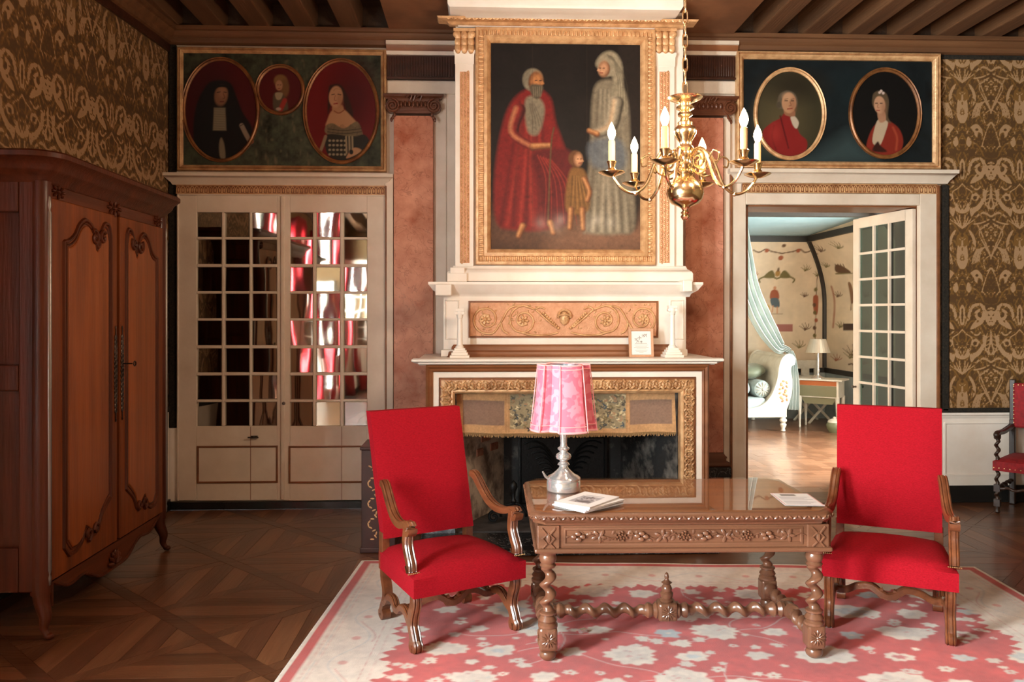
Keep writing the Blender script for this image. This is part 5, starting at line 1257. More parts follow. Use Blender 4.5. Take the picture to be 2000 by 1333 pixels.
# doors
gap0, gap1 = AY(228), AY(233)
fx(MB(), gap0, gap1, .29, 2.39, -.06, -.02).build('door_gap', M('gap_shadow_wood', S(30, 14, 9), .6), ar, smooth=False)
def adoor(y0, y1, flip):
    w_ = y1 - y0
    def q(s_, z): return ((y1 - w_ * s_) if flip else (y0 + w_ * s_), z)
    d = fx(MB(), y0, y1, .295, 2.388, -.04, .004).build('door', cherry, ar, smooth=False, bevel=.006)
    loop = [(.17, .44), (.17, 2.16), (.24, 2.17), (.32, 2.21), (.38, 2.27), (.47, 2.31), (.56, 2.29), (.62, 2.23), (.65, 2.17), (.69, 2.17), (.71, 2.24), (.77, 2.31), (.85, 2.31), (.885, 2.24), (.885, .60), (.80, .56), (.72, .51), (.66, .44), (.58, .42), (.52, .45), (.46, .47), (.42, .42), (.33, .385), (.24, .385)]
    pts = []
    for i in range(len(loop)):
        pts.append(loop[i])
    sm_ = [loop[0]] + catmull(loop[1:14], 4) + catmull(loop[14:], 4)
    outline = [q(*p_) for p_ in sm_]
    for rr_, off, mt in ((.013, .004, cherry_d), (.007, .004, cherry_d)):
        cy_ = sum(p_[0] for p_ in outline) / len(outline); cz_ = sum(p_[1] for p_ in outline) / len(outline)
        sc = 1 if rr_ > .01 else .93
        MB().tube([(XA + off, cy_ + (p_[0] - cy_) * (1 if sc == 1 else .9), cz_ + (p_[1] - cz_) * (1 if sc == 1 else .975)) for p_ in outline], rr_, 6, up=(1, 0, 0), closed=True).build('panel_moulding', mt, d)
    cy_ = sum(p_[0] for p_ in outline) / len(outline)
    inner = [(cy_ + (p_[0] - cy_) * .86, 1.35 + (p_[1] - 1.35) * .965) for p_ in outline]
    pn = MB().prism(inner if not flip else inner[::-1], XA - .01, XA + .012, 'x').build('raised_panel', wood('cherry_panel', S(156, 82, 32), S(112, 56, 21), 'z', .36, .12, .45, .15) if 'cherry_panel' not in MATS else MATS['cherry_panel'], d, smooth=False, bevel=.01)
    for (c, z, r_, tn, a0, cw) in ((.60, 2.215, .05, 1.3, PI * .75, -1), (.73, 2.225, .042, 1.3, PI * .25, 1), (.50, .445, .04, 1.2, -PI * .5, 1), (.62, .455, .035, 1.2, PI, -1)):
        yy_, zz_ = q(c, z); sp_ = spiral(0, 0, r_, tn, a0, 0, cw * (-1 if flip else 1))
        MB().tube([(XA + .016, yy_ + (-1 if flip else 1) * p_[0] * (1), zz_ + p_[2]) for p_ in sp_], .012, 7, up=(1, 0, 0)).build('scroll_carving', cherry_d, d)
    s_ = .965                                    # pierced escutcheon along the meeting stile
    mb = MB(); z0, z1 = 1.12, 1.62
    yy_, _ = q(s_ - .0, 0)
    for i in range(16):
        z = z0 + (z1 - z0) * (i + .5) / 16; wv = .012 + .008 * math.sin(i * PI / 15) 
        mb.tube([(XA + .008, yy_ + wv * math.cos(a_), z + .017 * math.sin(a_)) for a_ in np.linspace(0, 2 * PI, 9)[:-1]], .0042, 5, up=(1, 0, 0), closed=True)
    mb.tube([(XA + .008, yy_, z0 - .04), (XA + .008, yy_, z1 + .04)], .004, 5); mb.ball((XA + .008, yy_, z1 + .045), .006, .008, .014, 6, 4); mb.ball((XA + .008, yy_, z0 - .045), .006, .008, .014, 6, 4)
    mb.build('escutcheon', steel, d)
    yh = q(-.035, 0)[0]                           # long barrel hinge
    MB().lathe([(.0, .28), (.008, .29), (.012, .33), (.007, .345), (.013, .37), (.0135, 2.3), (.007, 2.315), (.012, 2.34), (.008, 2.385), (0, 2.4)], (XA + .012, yh, 0), 'z', 12).build('hinge', M('bright_steel', S(140, 134, 130), .4, .9), d)
    return d
d1 = adoor(AY(97), gap0 - .002, False); d2 = adoor(gap1 + .002, AY(318), True)
yk = gap1 + .035
MB().tube([(XA + .01, yk, 1.43), (XA + .07, yk, 1.43)], .005, 6).tube([(XA + .085 + .0 * a_, yk + .016 * math.cos(a_) , 1.43 + .016 * math.sin(a_)) for a_ in np.linspace(0, 2 * PI, 11)[:-1]], .004, 5, up=(1, 0, 0), closed=True).build('key', iron, d2)

# ================================================================ carved table
def twist(mb, M_, r, L, turns, e, seg=14, taper=.0):
    n = max(8, int(turns * 14)); v = []; f = []
    for i in range(n + 1):
        z = L * i / n; ph = 2 * PI * turns * i / n; fd = min(1, i / 5, (n - i) / 5)
        for k_ in range(seg):
            a_ = 2 * PI * k_ / seg; v.append(tuple(M_ @ Vector((e * fd * math.cos(ph) + r * math.cos(a_), e * fd * math.sin(ph) + r * math.sin(a_), z))))
    for i in range(n):
        for k_ in range(seg): k2 = (k_ + 1) % seg; f.append((i * seg + k_, i * seg + k2, (i + 1) * seg + k2, (i + 1) * seg + k_))
    f.append(tuple(range(seg))[::-1]); f.append(tuple(range(n * seg, (n + 1) * seg)))
    return mb.add(v, f)
oak_l = wood('carved_oak', S(128, 84, 60), S(94, 59, 41), 'x', .36, .25, .6, .2)
oak_leg = wood('turned_oak', S(124, 82, 60), S(86, 54, 39), 'z', .3, .35, .6, .1)
oak_top = wood('oak_table_top', S(168, 104, 52), S(132, 76, 36), 'x', .35, .1, .5, .1)
fa, fb_ = Vector(G(1070, 1292)), Vector(G(1590, 1287))
trz = math.atan2(fb_.y - fa.y, fb_.x - fa.x); mid_ = (fa + fb_) / 2; ux_ = Vector((math.cos(trz), math.sin(trz), 0)); uy_ = Vector((-math.sin(trz), math.cos(trz), 0))
LX = (fb_ - fa).length / 2; LD = .355; TT = .77; TZ = RUGZ
tb = thing('carved_table', 'carved oak library table with barley-twist legs and glass top on the rug', 'table', tuple((mid_ + uy_ * LD).to_3d()[:2]) + (TZ,), trz)
HX, HY = .768, .43
def chamf(hx_, hy_, c): return [(-hx_ + c, -hy_), (hx_ - c, -hy_), (hx_, -hy_ + c), (hx_, hy_ - c), (hx_ - c, hy_), (-hx_ + c, hy_), (-hx_, hy_ - c), (-hx_, -hy_ + c)]
def loc(mb, name, mat, par, **k): return mb.build(name, mat, par, world=False, **k)
tp = MB(); pr = [(.030, .695), (.016, .702), (.012, .715), (.0, .724), (-.004, .738), (.0, .752), (.006, .758), (.012, .761)]
v = []; f = []
for d_, z in pr: v += [(x, y, z - TZ) for x, y in chamf(HX - d_, HY - d_, .06)]
for i in range(len(pr) - 1):
    for j in range(8): f.append((i * 8 + j, i * 8 + (j + 1) % 8, (i + 1) * 8 + (j + 1) % 8, (i + 1) * 8 + j))
f.append(tuple(range(8))[::-1]); f.append(tuple(range(len(v) - 8, len(v))))
loc(tp.add(v, f), 'table_top', oak_l, tb)
loc(MB().prism(chamf(HX - .03, HY - .03, .055), .7595 - TZ, .7612 - TZ), 'top_board', oak_top, tb, smooth=False)
em = MB()                                         # carved edge
def edge_row(a, b, n_):
    for i in range(n_):
        t_ = (i + .5) / n_; x, y = a[0] + (b[0] - a[0]) * t_, a[1] + (b[1] - a[1]) * t_; an_ = math.atan2(b[1] - a[1], b[0] - a[0])
        em.ball((x, y, .738 - TZ), .015, .007, .007, 6, 4, Matrix.Rotation(an_, 3, 'Z') @ Matrix.Rotation(.7 if i % 2 else -.7, 3, 'Y'))
C8 = chamf(HX + .003, HY + .003, .06)
for i in range(8):
    a, b = C8[i], C8[(i + 1) % 8]; edge_row(a, b, max(3, int(math.hypot(b[0] - a[0], b[1] - a[1]) / .024)))
tag(loc(em, 'carved_edge', oak_l, tb), kind='stuff')
gl = MB().prism(chamf(HX - .02, HY - .02, .055), .7615 - TZ, TT - TZ); loc(gl, 'glass_sheet', table_glass, tb, smooth=False, bevel=.001)
# frieze rails, corner blocks, panels
az0, az1 = .572 - TZ, .697 - TZ
fy_ = -LD - .045
for s_ in (-1, 1):
    loc(MB().box(-LX + .05, LX - .05, s_ * (LD + .03) - .015, s_ * (LD + .03) + .015, az0, az1), 'frieze_rail', oak_l, tb, smooth=False)
    loc(MB().box(s_ * (LX + .03) - .015, s_ * (LX + .03) + .015, -LD + .05, LD - .05, az0, az1), 'frieze_rail', oak_l, tb, smooth=False)
    for q in (-1, 1):
        cb = loc(MB().box(s_ * LX - .055, s_ * LX + .055, q * LD - .055, q * LD + .055, az0 + .004, az1), 'corner_block', oak_l, tb, smooth=False, bevel=.004)
        if q < 0:
            mb = MB(); cx, cz = s_ * LX, (az0 + az1) / 2
            for e_ in (-1, 1):
                mb.tube([(cx + e_ * .034, -LD - .056, az1 - .012), (cx + e_ * .008, -LD - .06, cz + .02), (cx + e_ * .03, -LD - .058, cz), (cx + e_ * .008, -LD - .06, cz - .025), (cx + e_ * .03, -LD - .056, az0 + .014)], .006, 6, up=(0, 1, 0))
            mb.ball((cx, -LD - .056, cz), .012, .008, .03, 7, 5); loc(mb, 'strapwork_carving', oak_l, cb)
mb = MB().box(-LX - .07, LX + .07, -LD - .07, LD + .07, az0 - .012, az0 + .012); loc(mb, 'lower_moulding', oak_l, tb, smooth=False, bevel=.009)
zc0, zc1 = az0 + .024, az1 - .012
mb = MB().mould(-LX + .075, LX - .075, zc0, zc1, [(0, fy_ + .01), (0, fy_ - .004), (.01, fy_ - .006), (.016, fy_ + .002), (.016, fy_ + .01)]); loc(mb, 'panel_moulding', oak_l, tb)
mb = MB(); rc = random.Random(5)
for q in range(11):
    cx = -LX + .15 + (2 * LX - .3) * q / 10; kd = q % 3; cz = (zc0 + zc1) / 2
    if kd == 0:
        for e_ in range(4): a_ = e_ * 1.6 + q; mb.ball((cx + .022 * math.cos(a_), fy_ - .004, cz + .014 * math.sin(a_)), .017, .014, .013, 7, 5)
    elif kd == 1:
        for e_ in range(5): a_ = e_ * 2 * PI / 5 + q; mb.ball((cx + .024 * math.cos(a_), fy_, cz + .018 * math.sin(a_)), .022, .009, .010, 7, 4, Matrix.Rotation(-a_, 3, 'Y'))
    else:
        for e_ in range(14): a_ = e_ * 2.4; r_ = .007 * math.sqrt(e_); mb.ball((cx + r_ * math.cos(a_) * 1.2, fy_ - .006, cz + r_ * math.sin(a_)), .0065, .008, .0065, 6, 4)
    for e_ in range(5): mb.ball((cx + rc.uniform(-.06, .06), fy_ + .002, cz + rc.uniform(-.022, .022)), .018, .007, .008, 6, 4, Matrix.Rotation(rc.uniform(0, PI), 3, 'Y'))
    mb.tube([(cx + .03, fy_, cz), (cx + .06, fy_ - .006, cz + .012 * (-1) ** q), (cx + .09, fy_, cz)], .004, 5, up=(0, 1, 0))
tag(loc(mb, 'fruit_carving', oak_l, tb), kind='stuff')
def rosette(mb, c, r_, axis):
    for q in range(12):
        a_ = 2 * PI * q / 12; d_ = r_ * .55
        if axis == 'y': mb.ball((c[0] + d_ * math.cos(a_), c[1], c[2] + d_ * math.sin(a_)), r_ * .48, .006, r_ * .12, 6, 4, Matrix.Rotation(-a_, 3, 'Y'))
        else: mb.ball((c[0], c[1] + d_ * math.cos(a_), c[2] + d_ * math.sin(a_)), .006, r_ * .48, r_ * .12, 6, 4, Matrix.Rotation(a_, 3, 'X'))
    return mb.ball(c, .008, .008, .008, 7, 5)
for sx in (-1, 1):
    for sy in (-1, 1):
        x, y = sx * LX, sy * LD
        lg = loc(MB().lathe([(.046, .575), (.05, .562), (.046, .55), (.04, .54), (.045, .525), (.04, .505), (.033, .496), (.042, .486), (.036, .476), (.0, .476)][::-1], (x, y, -TZ), 'z', 18), 'leg', oak_leg, tb)
        mb = MB(); twist(mb, Matrix.Translation((x, y, .252 - TZ)), .028, .232, 2.6, .016); loc(mb, 'barley_twist', oak_leg, lg)
        loc(MB().lathe([(.03, .258), (.044, .25), (.044, .242), (.034, .234), (.042, .222), (.048, .212), (.04, .2), (.05, .19), (.05, .178), (.0, .178)][::-1], (x, y, -TZ), 'z', 18), 'ring_turning', oak_leg, lg)
        bl = loc(MB().box(x - .046, x + .046, y - .046, y + .046, .062 - TZ, .18 - TZ), 'block', oak_leg, lg, smooth=False, bevel=.014)
        mb = MB(); rosette(mb, (x, y - .047, .121 - TZ), .04, 'y'); rosette(mb, (x + sx * .047, y, .121 - TZ), .04, 'x'); loc(mb, 'rosette', oak_leg, lg)
        loc(MB().lathe([(.026, 0), (.04, .012), (.044, .026), (.038, .042), (.028, .048), (.036, .056), (.034, .064), (0, .064)], (x, y, 0), 'z', 18), 'bun_foot', oak_leg, lg)
sz_ = .125 - TZ
for s_ in (-1, 1):
    L_ = 2 * (LD - .046)
    mm = Matrix.Translation((s_ * LX, -LD + .046, sz_)) @ Matrix.Rotation(-PI / 2, 4, 'X')
    mb = MB().lathe([(.036, 0), (.042, .012), (.03, .024), (.038, .034), (.028, .05), (.024, .06), (0, .06)]).xf(mm); k0 = len(mb.v); mb.lathe([(.0, L_ - .06), (.024, L_ - .06), (.028, L_ - .05), (.038, L_ - .034), (.03, L_ - .024), (.042, L_ - .012), (.036, L_)]).xf(mm, k0)
    twist(mb, mm @ Matrix.Translation((0, 0, .05)), .026, L_ / 2 - .11, 2.4, .013); twist(mb, mm @ Matrix.Translation((0, 0, L_ / 2 + .06)), .026, L_ / 2 - .11, 2.4, .013)
    k0 = len(mb.v); mb.lathe([(.0, L_ / 2 - .07), (.04, L_ / 2 - .06), (.045, L_ / 2 - .04), (.036, L_ / 2 - .03), (.036, L_ / 2 + .03), (.045, L_ / 2 + .04), (.04, L_ / 2 + .06), (0, L_ / 2 + .07)]).xf(mm, k0)
    loc(mb, 'side_stretcher', oak_leg, tb)
    mm = Matrix.Translation((s_ * .062, 0, sz_)) @ Matrix.Rotation(s_ * PI / 2, 4, 'Y'); L_ = LX - .062 - .03
    mb = MB().lathe([(.042, -.02), (.046, .0), (.03, .016), (.04, .03), (.042, .045), (.03, .058), (.024, .07), (0, .07)]).xf(mm); k0 = len(mb.v); mb.lathe([(0, L_ - .09), (.024, L_ - .09), (.04, L_ - .07), (.042, L_ - .055), (.03, L_ - .04), (.044, L_ - .02), (.04, L_)]).xf(mm, k0)
    twist(mb, mm @ Matrix.Translation((0, 0, .06)), .028, L_ - .14, 4.2, .014); loc(mb, 'cross_stretcher', oak_leg, tb)
cbk = loc(MB().box(-.052, .052, -.052, .052, sz_ - .05, sz_ + .05), 'center_block', oak_leg, tb, smooth=False, bevel=.014)
loc(rosette(MB(), (0, -.053, sz_), .042, 'y'), 'rosette', oak_leg, cbk)
loc(MB().lathe([(.036, .05), (.04, .06), (.03, .068), (.034, .08), (.036, .095), (.026, .105), (.03, .12), (.024, .135), (.017, .142), (.03, .152), (.014, .162), (.01, .172), (.013, .182), (.009, .2), (.0, .21)], (0, 0, sz_), 'z', 16), 'finial', oak_leg, cbk)
TOP = TT + .001
def on_table(px, py): return G(px, py, TOP)

# ================================================================ table lamp
lx, ly, _ = on_table(1103, 962); lx, ly = lx, ly + .06
la = thing('table_lamp', 'silver table lamp with pink damask shade standing on the carved table', 'lamp', (lx, ly, TOP))
MB().lathe([(0, 0), (.092, 0), (.094, .006), (.094, .05), (.09, .056), (.094, .06), (.094, .07), (.086, .078), (.06, .092), (.04, .11), (.026, .125), (.022, .135), (.034, .142), (.03, .15), (.02, .158), (.022, .165), (.040, .175), (.044, .188), (.04, .2), (.024, .21), (.02, .216), (.032, .226), (.034, .234), (.02, .244), (.018, .26), (.02, .29), (.026, .33), (.034, .37), (.036, .39), (.03, .41), (.018, .425), (.012, .44), (.012, .62), (0, .62)], (lx, ly, TOP), 'z', 28).build('base', silver, la)
mb = MB()
for a_ in (2.6,): mb.tube([(lx + .09 * math.cos(a_), ly - .09 * math.sin(a_) * .5, TOP + .062), (lx + .12 * math.cos(a_), ly - .12 * math.sin(a_) * .5, TOP + .08), (lx + .14 * math.cos(a_), ly - .14 * math.sin(a_) * .5, TOP + .11)], .008, 6, [1, 1, .6])
mb.build('leaf_mount', silver, la)
pinkm = M('pink_damask', S(224, 110, 132), .6, col2=S(234, 142, 158), vscale=24, detail=1, lo=.5, hi=.56, sheen=.3)
pinkt = M('pink_shade_trim', S(240, 170, 172), .6)
lining = M('silver_lining', S(196, 200, 210), .3, .6)
def shade_ring(r_, z, n_=64, rot=R(58)):
    out = []
    for i in range(n_):
        a_ = 2 * PI * i / n_; q = (a_ / (PI / 2)) % 1; q = abs(q - .5) * 2                  # 0 in the middle of a lobe, 1 at a notch
        rr_ = r_ * (1.0 if q < .58 else 1 - .30 * min(1, (q - .58) / .16) ** .7)
        out.append((lx + rr_ * math.cos(a_ + rot), ly + rr_ * math.sin(a_ + rot), z))
    return out
z0, z1 = TOP + .337, TOP + .70; rr0, rr1 = .185, .145
v = []; f = []; n = 64; rows = 8
for j in range(rows + 1): v += shade_ring(rr0 + (rr1 - rr0) * j / rows - .008 * math.sin(PI * j / rows), z0 + (z1 - z0) * j / rows)
for j in range(rows):
    for i in range(n): f.append((j * n + i, j * n + (i + 1) % n, (j + 1) * n + (i + 1) % n, (j + 1) * n + i))
sh_ = MB().add(v, f).build('lamp_shade', pinkm, la, ang=30)
MB().add([(lx + (p_[0] - lx) * .985, ly + (p_[1] - ly) * .985, p_[2]) for p_ in v], [q[::-1] for q in f]).build('shade_lining', lining, sh_, ang=60, fix=False)
mb = MB().tube(shade_ring(rr0, z0 + .004), .006, 6, closed=True).tube(shade_ring(rr0 - .001, z0 + .035), .003, 5, closed=True).tube(shade_ring(rr1, z1), .005, 6, closed=True).tube(shade_ring(rr1 + .002, z1 - .022), .003, 5, closed=True)
for q in range(4):
    for e_ in (.31, .69):
        a_ = PI / 2 * (q + .5 + (e_ - .5) * 0 + (-.29 if e_ < .5 else .29)) + R(58)
        mb.tube([(lx + (rr0 + .002) * math.cos(a_), ly + (rr0 + .002) * math.sin(a_), z0), (lx + (rr1 + .002) * math.cos(a_), ly + (rr1 + .002) * math.sin(a_), z1)], .003, 5)
mb.build('braid_trim', pinkt, sh_)
mb = MB()
for a_ in (.3, 2.4, 4.5): mb.tube([(lx, ly, z1 - .03), (lx + .125 * math.cos(a_), ly + .125 * math.sin(a_), z1 - .006)], .003, 5)
mb.build('shade_carrier', steel, la)
wire = [(lx - .05, ly + .09, TOP + .01), (lx - .2, ly + .2, TOP + .008)]

# ================================================================ papers on the table
paper = M('white_paper', S(240, 238, 236), .5, col2=S(228, 226, 226), vscale=20)
cx_, cy_, _ = G(1147, 980, TOP + .02)
for i, (rz_, dx, dy, th_) in enumerate(((R(40), .012, .01, .008), (R(47), -.004, .012, .007), (R(44), .016, -.004, .008), (R(51), 0, 0, .009))):
    z = TOP + sum((.008, .007, .008, .009)[:i])
    lab = ('white booklet lying flat on the table, lowest of its stack', 'white booklet on the table, second from the bottom of its stack', 'white booklet on the table, just under the pictured one', 'white booklet with grey picture on its cover, topmost on the table')[i]
    b = thing('booklet', lab, 'booklet', (cx_ + dx, cy_ + dy, z), rz_, 'booklets stacked on the table')
    loc(MB().box(-.147, .147, -.103, .103, .001, th_ - .0015), 'pages', paper, b, smooth=False)
    if i < 3: loc(MB().box(-.149, .149, -.105, .105, 0, .001).box(-.149, .149, -.105, .105, th_ - .0015, th_ - .0002).box(-.149, .149, .104, .105, .0005, th_ - .0005), 'cover', paper, b, smooth=False)
    else:
        loc(MB().box(-.149, .149, -.105, .105, 0, .001).box(-.149, .149, -.105, .105, th_ - .0015, th_ - .0003), 'cover', paper, b, smooth=False)
        cp = Paint(-.14, -.097, .14, .097, .004, S(238, 236, 236))
        cp.poly([(-.09, -.06), (.06, -.06), (.06, .06), (-.09, .06)], S(168, 166, 172), .004, 1, False)
        for q in range(40):
            x, y = random.uniform(-.07, .04), random.uniform(-.045, .045); cp.stroke([(x, y), (x + random.uniform(-.03, .03), y + random.uniform(-.02, .02))], random.uniform(.004, .01), S(*random.choice(((90, 86, 92), (120, 116, 122), (210, 208, 212)))), .006)
        cp.poly([(-.075, -.045), (-.04, -.048), (-.05, .02), (-.07, .03)], S(96, 92, 98), .01); cp.stroke([(.08, -.05), (.08, .05)], .01, S(150, 148, 154), .006)
        pz = np.stack([cp.X, cp.Y, np.full_like(cp.X, th_)], -1); o = grid_obj('cover_print', pz, M_attr('cover_ink', .4), None, col=cp.C); o.parent = b
nx_, ny_, _ = on_table(1556, 976)
np_ = Paint(-.1, -.14, .1, .14, .004, S(236, 234, 236))
for a, b, c, d_ in ((-.1, -.14, .1, -.134), (-.1, .134, .1, .14), (-.1, -.14, -.094, .14), (.094, -.14, .1, .14)): np_.poly([(a, b), (c, b), (c, d_), (a, d_)], S(214, 120, 118), .003, 1, False)
np_.poly([(-.06, .075), (.02, .075), (.02, .115), (-.06, .115)], S(104, 92, 92), .004, 1, False)
for i in range(9):
    if i == 4: continue
    np_.stroke([(-.08, .05 - i * .019), (.08 - .02 * (i % 3), .05 - i * .019)], .006, S(110, 116, 150) if i % 2 else S(136, 132, 140), .004)
t = thing('notice_sheet', 'printed notice sheet with red edge lying on the table glass', 'paper', (nx_, ny_, TOP), R(-5))
loc(MB().box(-.101, .101, -.141, .141, 0, .0012), 'sheet', paper, t, smooth=False)
o = grid_obj('notice_print', np.stack([np_.X, np_.Y, np.full_like(np_.X, .0016)], -1), M_attr('notice_ink', .3, coat=.3), None, col=np_.C); o.parent = t
# ================================================================ armchairs
red_cloth = M('red_wool_cloth', S(156, 13, 29), .9, col2=S(134, 8, 21), vscale=90, stretch=(1, 1, 3), bump=.35, bscale=420, spec=.15)
walnut = wood('carved_walnut_chair', S(122, 70, 42), S(80, 42, 25), 'y', .3, .3, .9, .15)
nail = M('brass_nail', S(196, 160, 110), .3, .9)
FLUTE = [(-.5, -.5), (.5, -.5), (.5, .32), (.36, .5), (.24, .36), (.12, .5), (-.12, .5), (-.24, .36), (-.36, .5), (-.5, .32)]
def fsec(w_, h_): return [(a * w_, b * h_) for a, b in FLUTE]
def volute(cy, cz, r_, turns, a0, cw, n=18, r1=.25): return [(cy + r_ * (1 - (1 - r1) * k_ / n) * math.cos(a0 + cw * 2 * PI * turns * k_ / n), cz + r_ * (1 - (1 - r1) * k_ / n) * math.sin(a0 + cw * 2 * PI * turns * k_ / n)) for k_ in range(n + 1)]
def padded(x0f, x1f, x0r, x1r, y0, y1, z0, z1, dome, n=14):
    """upholstered seat: trapezoid box with a domed top"""
    v = []; f = []
    def P2(u_, w_): xa = x0f + (x0r - x0f) * w_; xb = x1f + (x1r - x1f) * w_; return xa + (xb - xa) * u_, y0 + (y1 - y0) * w_
    for j in range(n + 1):
        for i in range(n + 1):
            u_, w_ = i / n, j / n; x, y = P2(u_, w_); s_ = (math.sin(PI * u_) * math.sin(PI * w_)) ** .45
            e_ = min(u_, 1 - u_, w_, 1 - w_); v.append((x, y, z1 - (.012 if e_ == 0 else 0) + dome * s_))
    for j in range(n):
        for i in range(n): f.append((j * (n + 1) + i, j * (n + 1) + i + 1, (j + 1) * (n + 1) + i + 1, (j + 1) * (n + 1) + i))
    rim = [i for i in range(n + 1)] + [(j) * (n + 1) + n for j in range(1, n + 1)] + [n * (n + 1) + i for i in range(n - 1, -1, -1)] + [j * (n + 1) for j in range(n - 1, 0, -1)]
    b0 = len(v); v += [(v[i][0], v[i][1], z0) for i in rim]; m_ = len(rim)
    for k_ in range(m_): f.append((rim[k_], b0 + k_, b0 + (k_ + 1) % m_, rim[(k_ + 1) % m_]))
    f.append(tuple(range(b0, b0 + m_)))
    return MB().add(v, f)
def make_armchair(label, group):
    t = thing('armchair', label, 'armchair', (0, 0, 0), 0, group)
    loc(padded(-.335, .335, -.29, .29, -.32, .27, .29, .40, .055), 'seat', red_cloth, t, ang=50)
    # backrest: reclined padded panel
    n = 12; v = []; f = []
    def bp(u_, w_, side):
        z = .47 + .70 * w_; y = .215 + .20 * w_; x = (-.285 + .57 * u_) * (1 + .03 * w_); s_ = (math.sin(PI * u_) * math.sin(PI * w_)) ** .4
        return (x, y + (-.02 - .022 * s_ if side else .045), z)
    for side in (1, 0):
        for j in range(n + 1):
            for i in range(n + 1): v.append(bp(i / n, j / n, side))
    q = (n + 1) ** 2
    for j in range(n):
        for i in range(n):
            a = j * (n + 1) + i; f.append((a, a + 1, a + n + 2, a + n + 1)); f.append((q + a, q + a + n + 1, q + a + n + 2, q + a + 1))
    rim = [i for i in range(n + 1)] + [j * (n + 1) + n for j in range(1, n + 1)] + [n * (n + 1) + i for i in range(n - 1, -1, -1)] + [j * (n + 1) for j in range(n - 1, 0, -1)]
    for k_ in range(len(rim)): a, b = rim[k_], rim[(k_ + 1) % len(rim)]; f.append((a, q + a, q + b, b))
    loc(MB().add(v, f), 'backrest', red_cloth, t, ang=50)
    for s_ in (-1, 1):
        loc(MB().box(s_ * .268 - .024, s_ * .268 + .024, .215, .265, .29, .50), 'back_post', walnut, t, smooth=False, bevel=.004)
        # arm and its scrolled support
        ap_ = [(.205, .79), (.16, .775), (.09, .71), (.02, .655), (-.06, .628), (-.14, .63), (-.20, .648)]
        arm = catmull(ap_, 4) + volute(-.235, .628, .034, 1.15, PI * .55, 1)[1:]
        path = [(s_ * (.285 + .035 * min(1, max(0, (.2 - y) / .4))), y, z) for y, z in arm]
        loc(MB().sweep(path, fsec(.05, .036), up=(0, .25, 1), scale=[(1, 1) if i < 25 else (1, .8) for i in range(len(path))]), 'arm', walnut, t)
        sp_ = catmull([(-.225, .65), (-.212, .59), (-.21, .54), (-.232, .49), (-.256, .45), (-.258, .41)], 4) + volute(-.24, .405, .022, .9, PI, -1)[1:8]
        loc(MB().sweep([(s_ * .318, y, z) for y, z in sp_], fsec(.05, .04), up=(0, -1, .2)), 'arm_support', walnut, t)
        mb = MB()
        for q_ in range(7): mb.ball((s_ * .318 - .03 + q_ * .01, -.284, .41), .0045, .0045, .0045, 6, 4)
        loc(mb, 'nail_row', nail, t)
        # legs: S-shaped with scrolled feet
        fl_ = catmull([(-.268, .31), (-.272, .25), (-.245, .185), (-.238, .13), (-.262, .08), (-.275, .05)], 4) + volute(-.268, .034, .026, .8, PI * .8, 1)[2:]
        loc(MB().sweep([(s_ * .3, y, max(z, .018)) for y, z in fl_], fsec(.052, .046), up=(0, -1, .1)), 'leg', walnut, t)
        rl_ = catmull([(.238, .31), (.242, .25), (.215, .185), (.215, .13), (.245, .08), (.258, .05)], 4) + volute(.25, .034, .026, .8, PI * .2, -1)[2:]
        loc(MB().sweep([(s_ * .262, y, max(z, .018)) for y, z in rl_], fsec(.05, .044), up=(0, 1, .1)), 'leg', walnut, t)
        ss = catmull([(-.235, .105), (-.19, .13), (-.13, .17), (-.06, .165), (-.02, .135), (.03, .135), (.07, .165), (.14, .16), (.19, .115), (.225, .10)], 4)
        loc(MB().sweep([(s_ * (.298 - .03 * (y + .25) / .5), y, z) for y, z in ss], fsec(.04, .036), up=(0, 0, 1)), 'side_stretcher', walnut, t)
    cs = catmull([(-.28, .145), (-.22, .15), (-.16, .185), (-.09, .2), (-.04, .17), (0, .155), (.04, .17), (.09, .2), (.16, .185), (.22, .15), (.28, .145)], 5)
    mb = MB().sweep([(x, -.06 - .035 * math.cos(x * 9), z) for x, z in cs], fsec(.04, .036), up=(0, 0, 1))
    for s_ in (-1, 1): mb.tube([(s_ * .0 + y, -.1, z) for y, z in volute(s_ * .026, .165, .026, 1.1, PI * (.5), -s_)], .012, 6, up=(0, 1, 0))
    loc(mb, 'cross_stretcher', walnut, t)
    return t
def face(px_pts): return px_pts
c1 = make_armchair('red upholstered armchair with scrolled walnut arms, standing before the fireplace', 'red armchairs at the carved table')
A, B = Vector(G(806, 1280)), Vector(G(1013, 1232)); rz1 = math.atan2(B.y - A.y, B.x - A.x); m_ = (A + B) / 2
fw = Vector((-math.sin(rz1), math.cos(rz1), 0)); c1.location = tuple((m_ + fw * .27)[:2]) + (RUGZ,); c1.rotation_euler = (0, 0, rz1)
c2 = copy_tree(c1); c2['label'] = 'red upholstered armchair with scrolled walnut arms, between the table and the bedroom doorway'
FRp = Vector(G(1857, 1263)); rz2 = R(-27); r_ = Vector((math.cos(rz2), math.sin(rz2), 0)); fw = Vector((-math.sin(rz2), math.cos(rz2), 0))
c2.location = tuple((FRp - r_ * .3 + fw * .27)[:2]) + (RUGZ,); c2.rotation_euler = (0, 0, rz2)

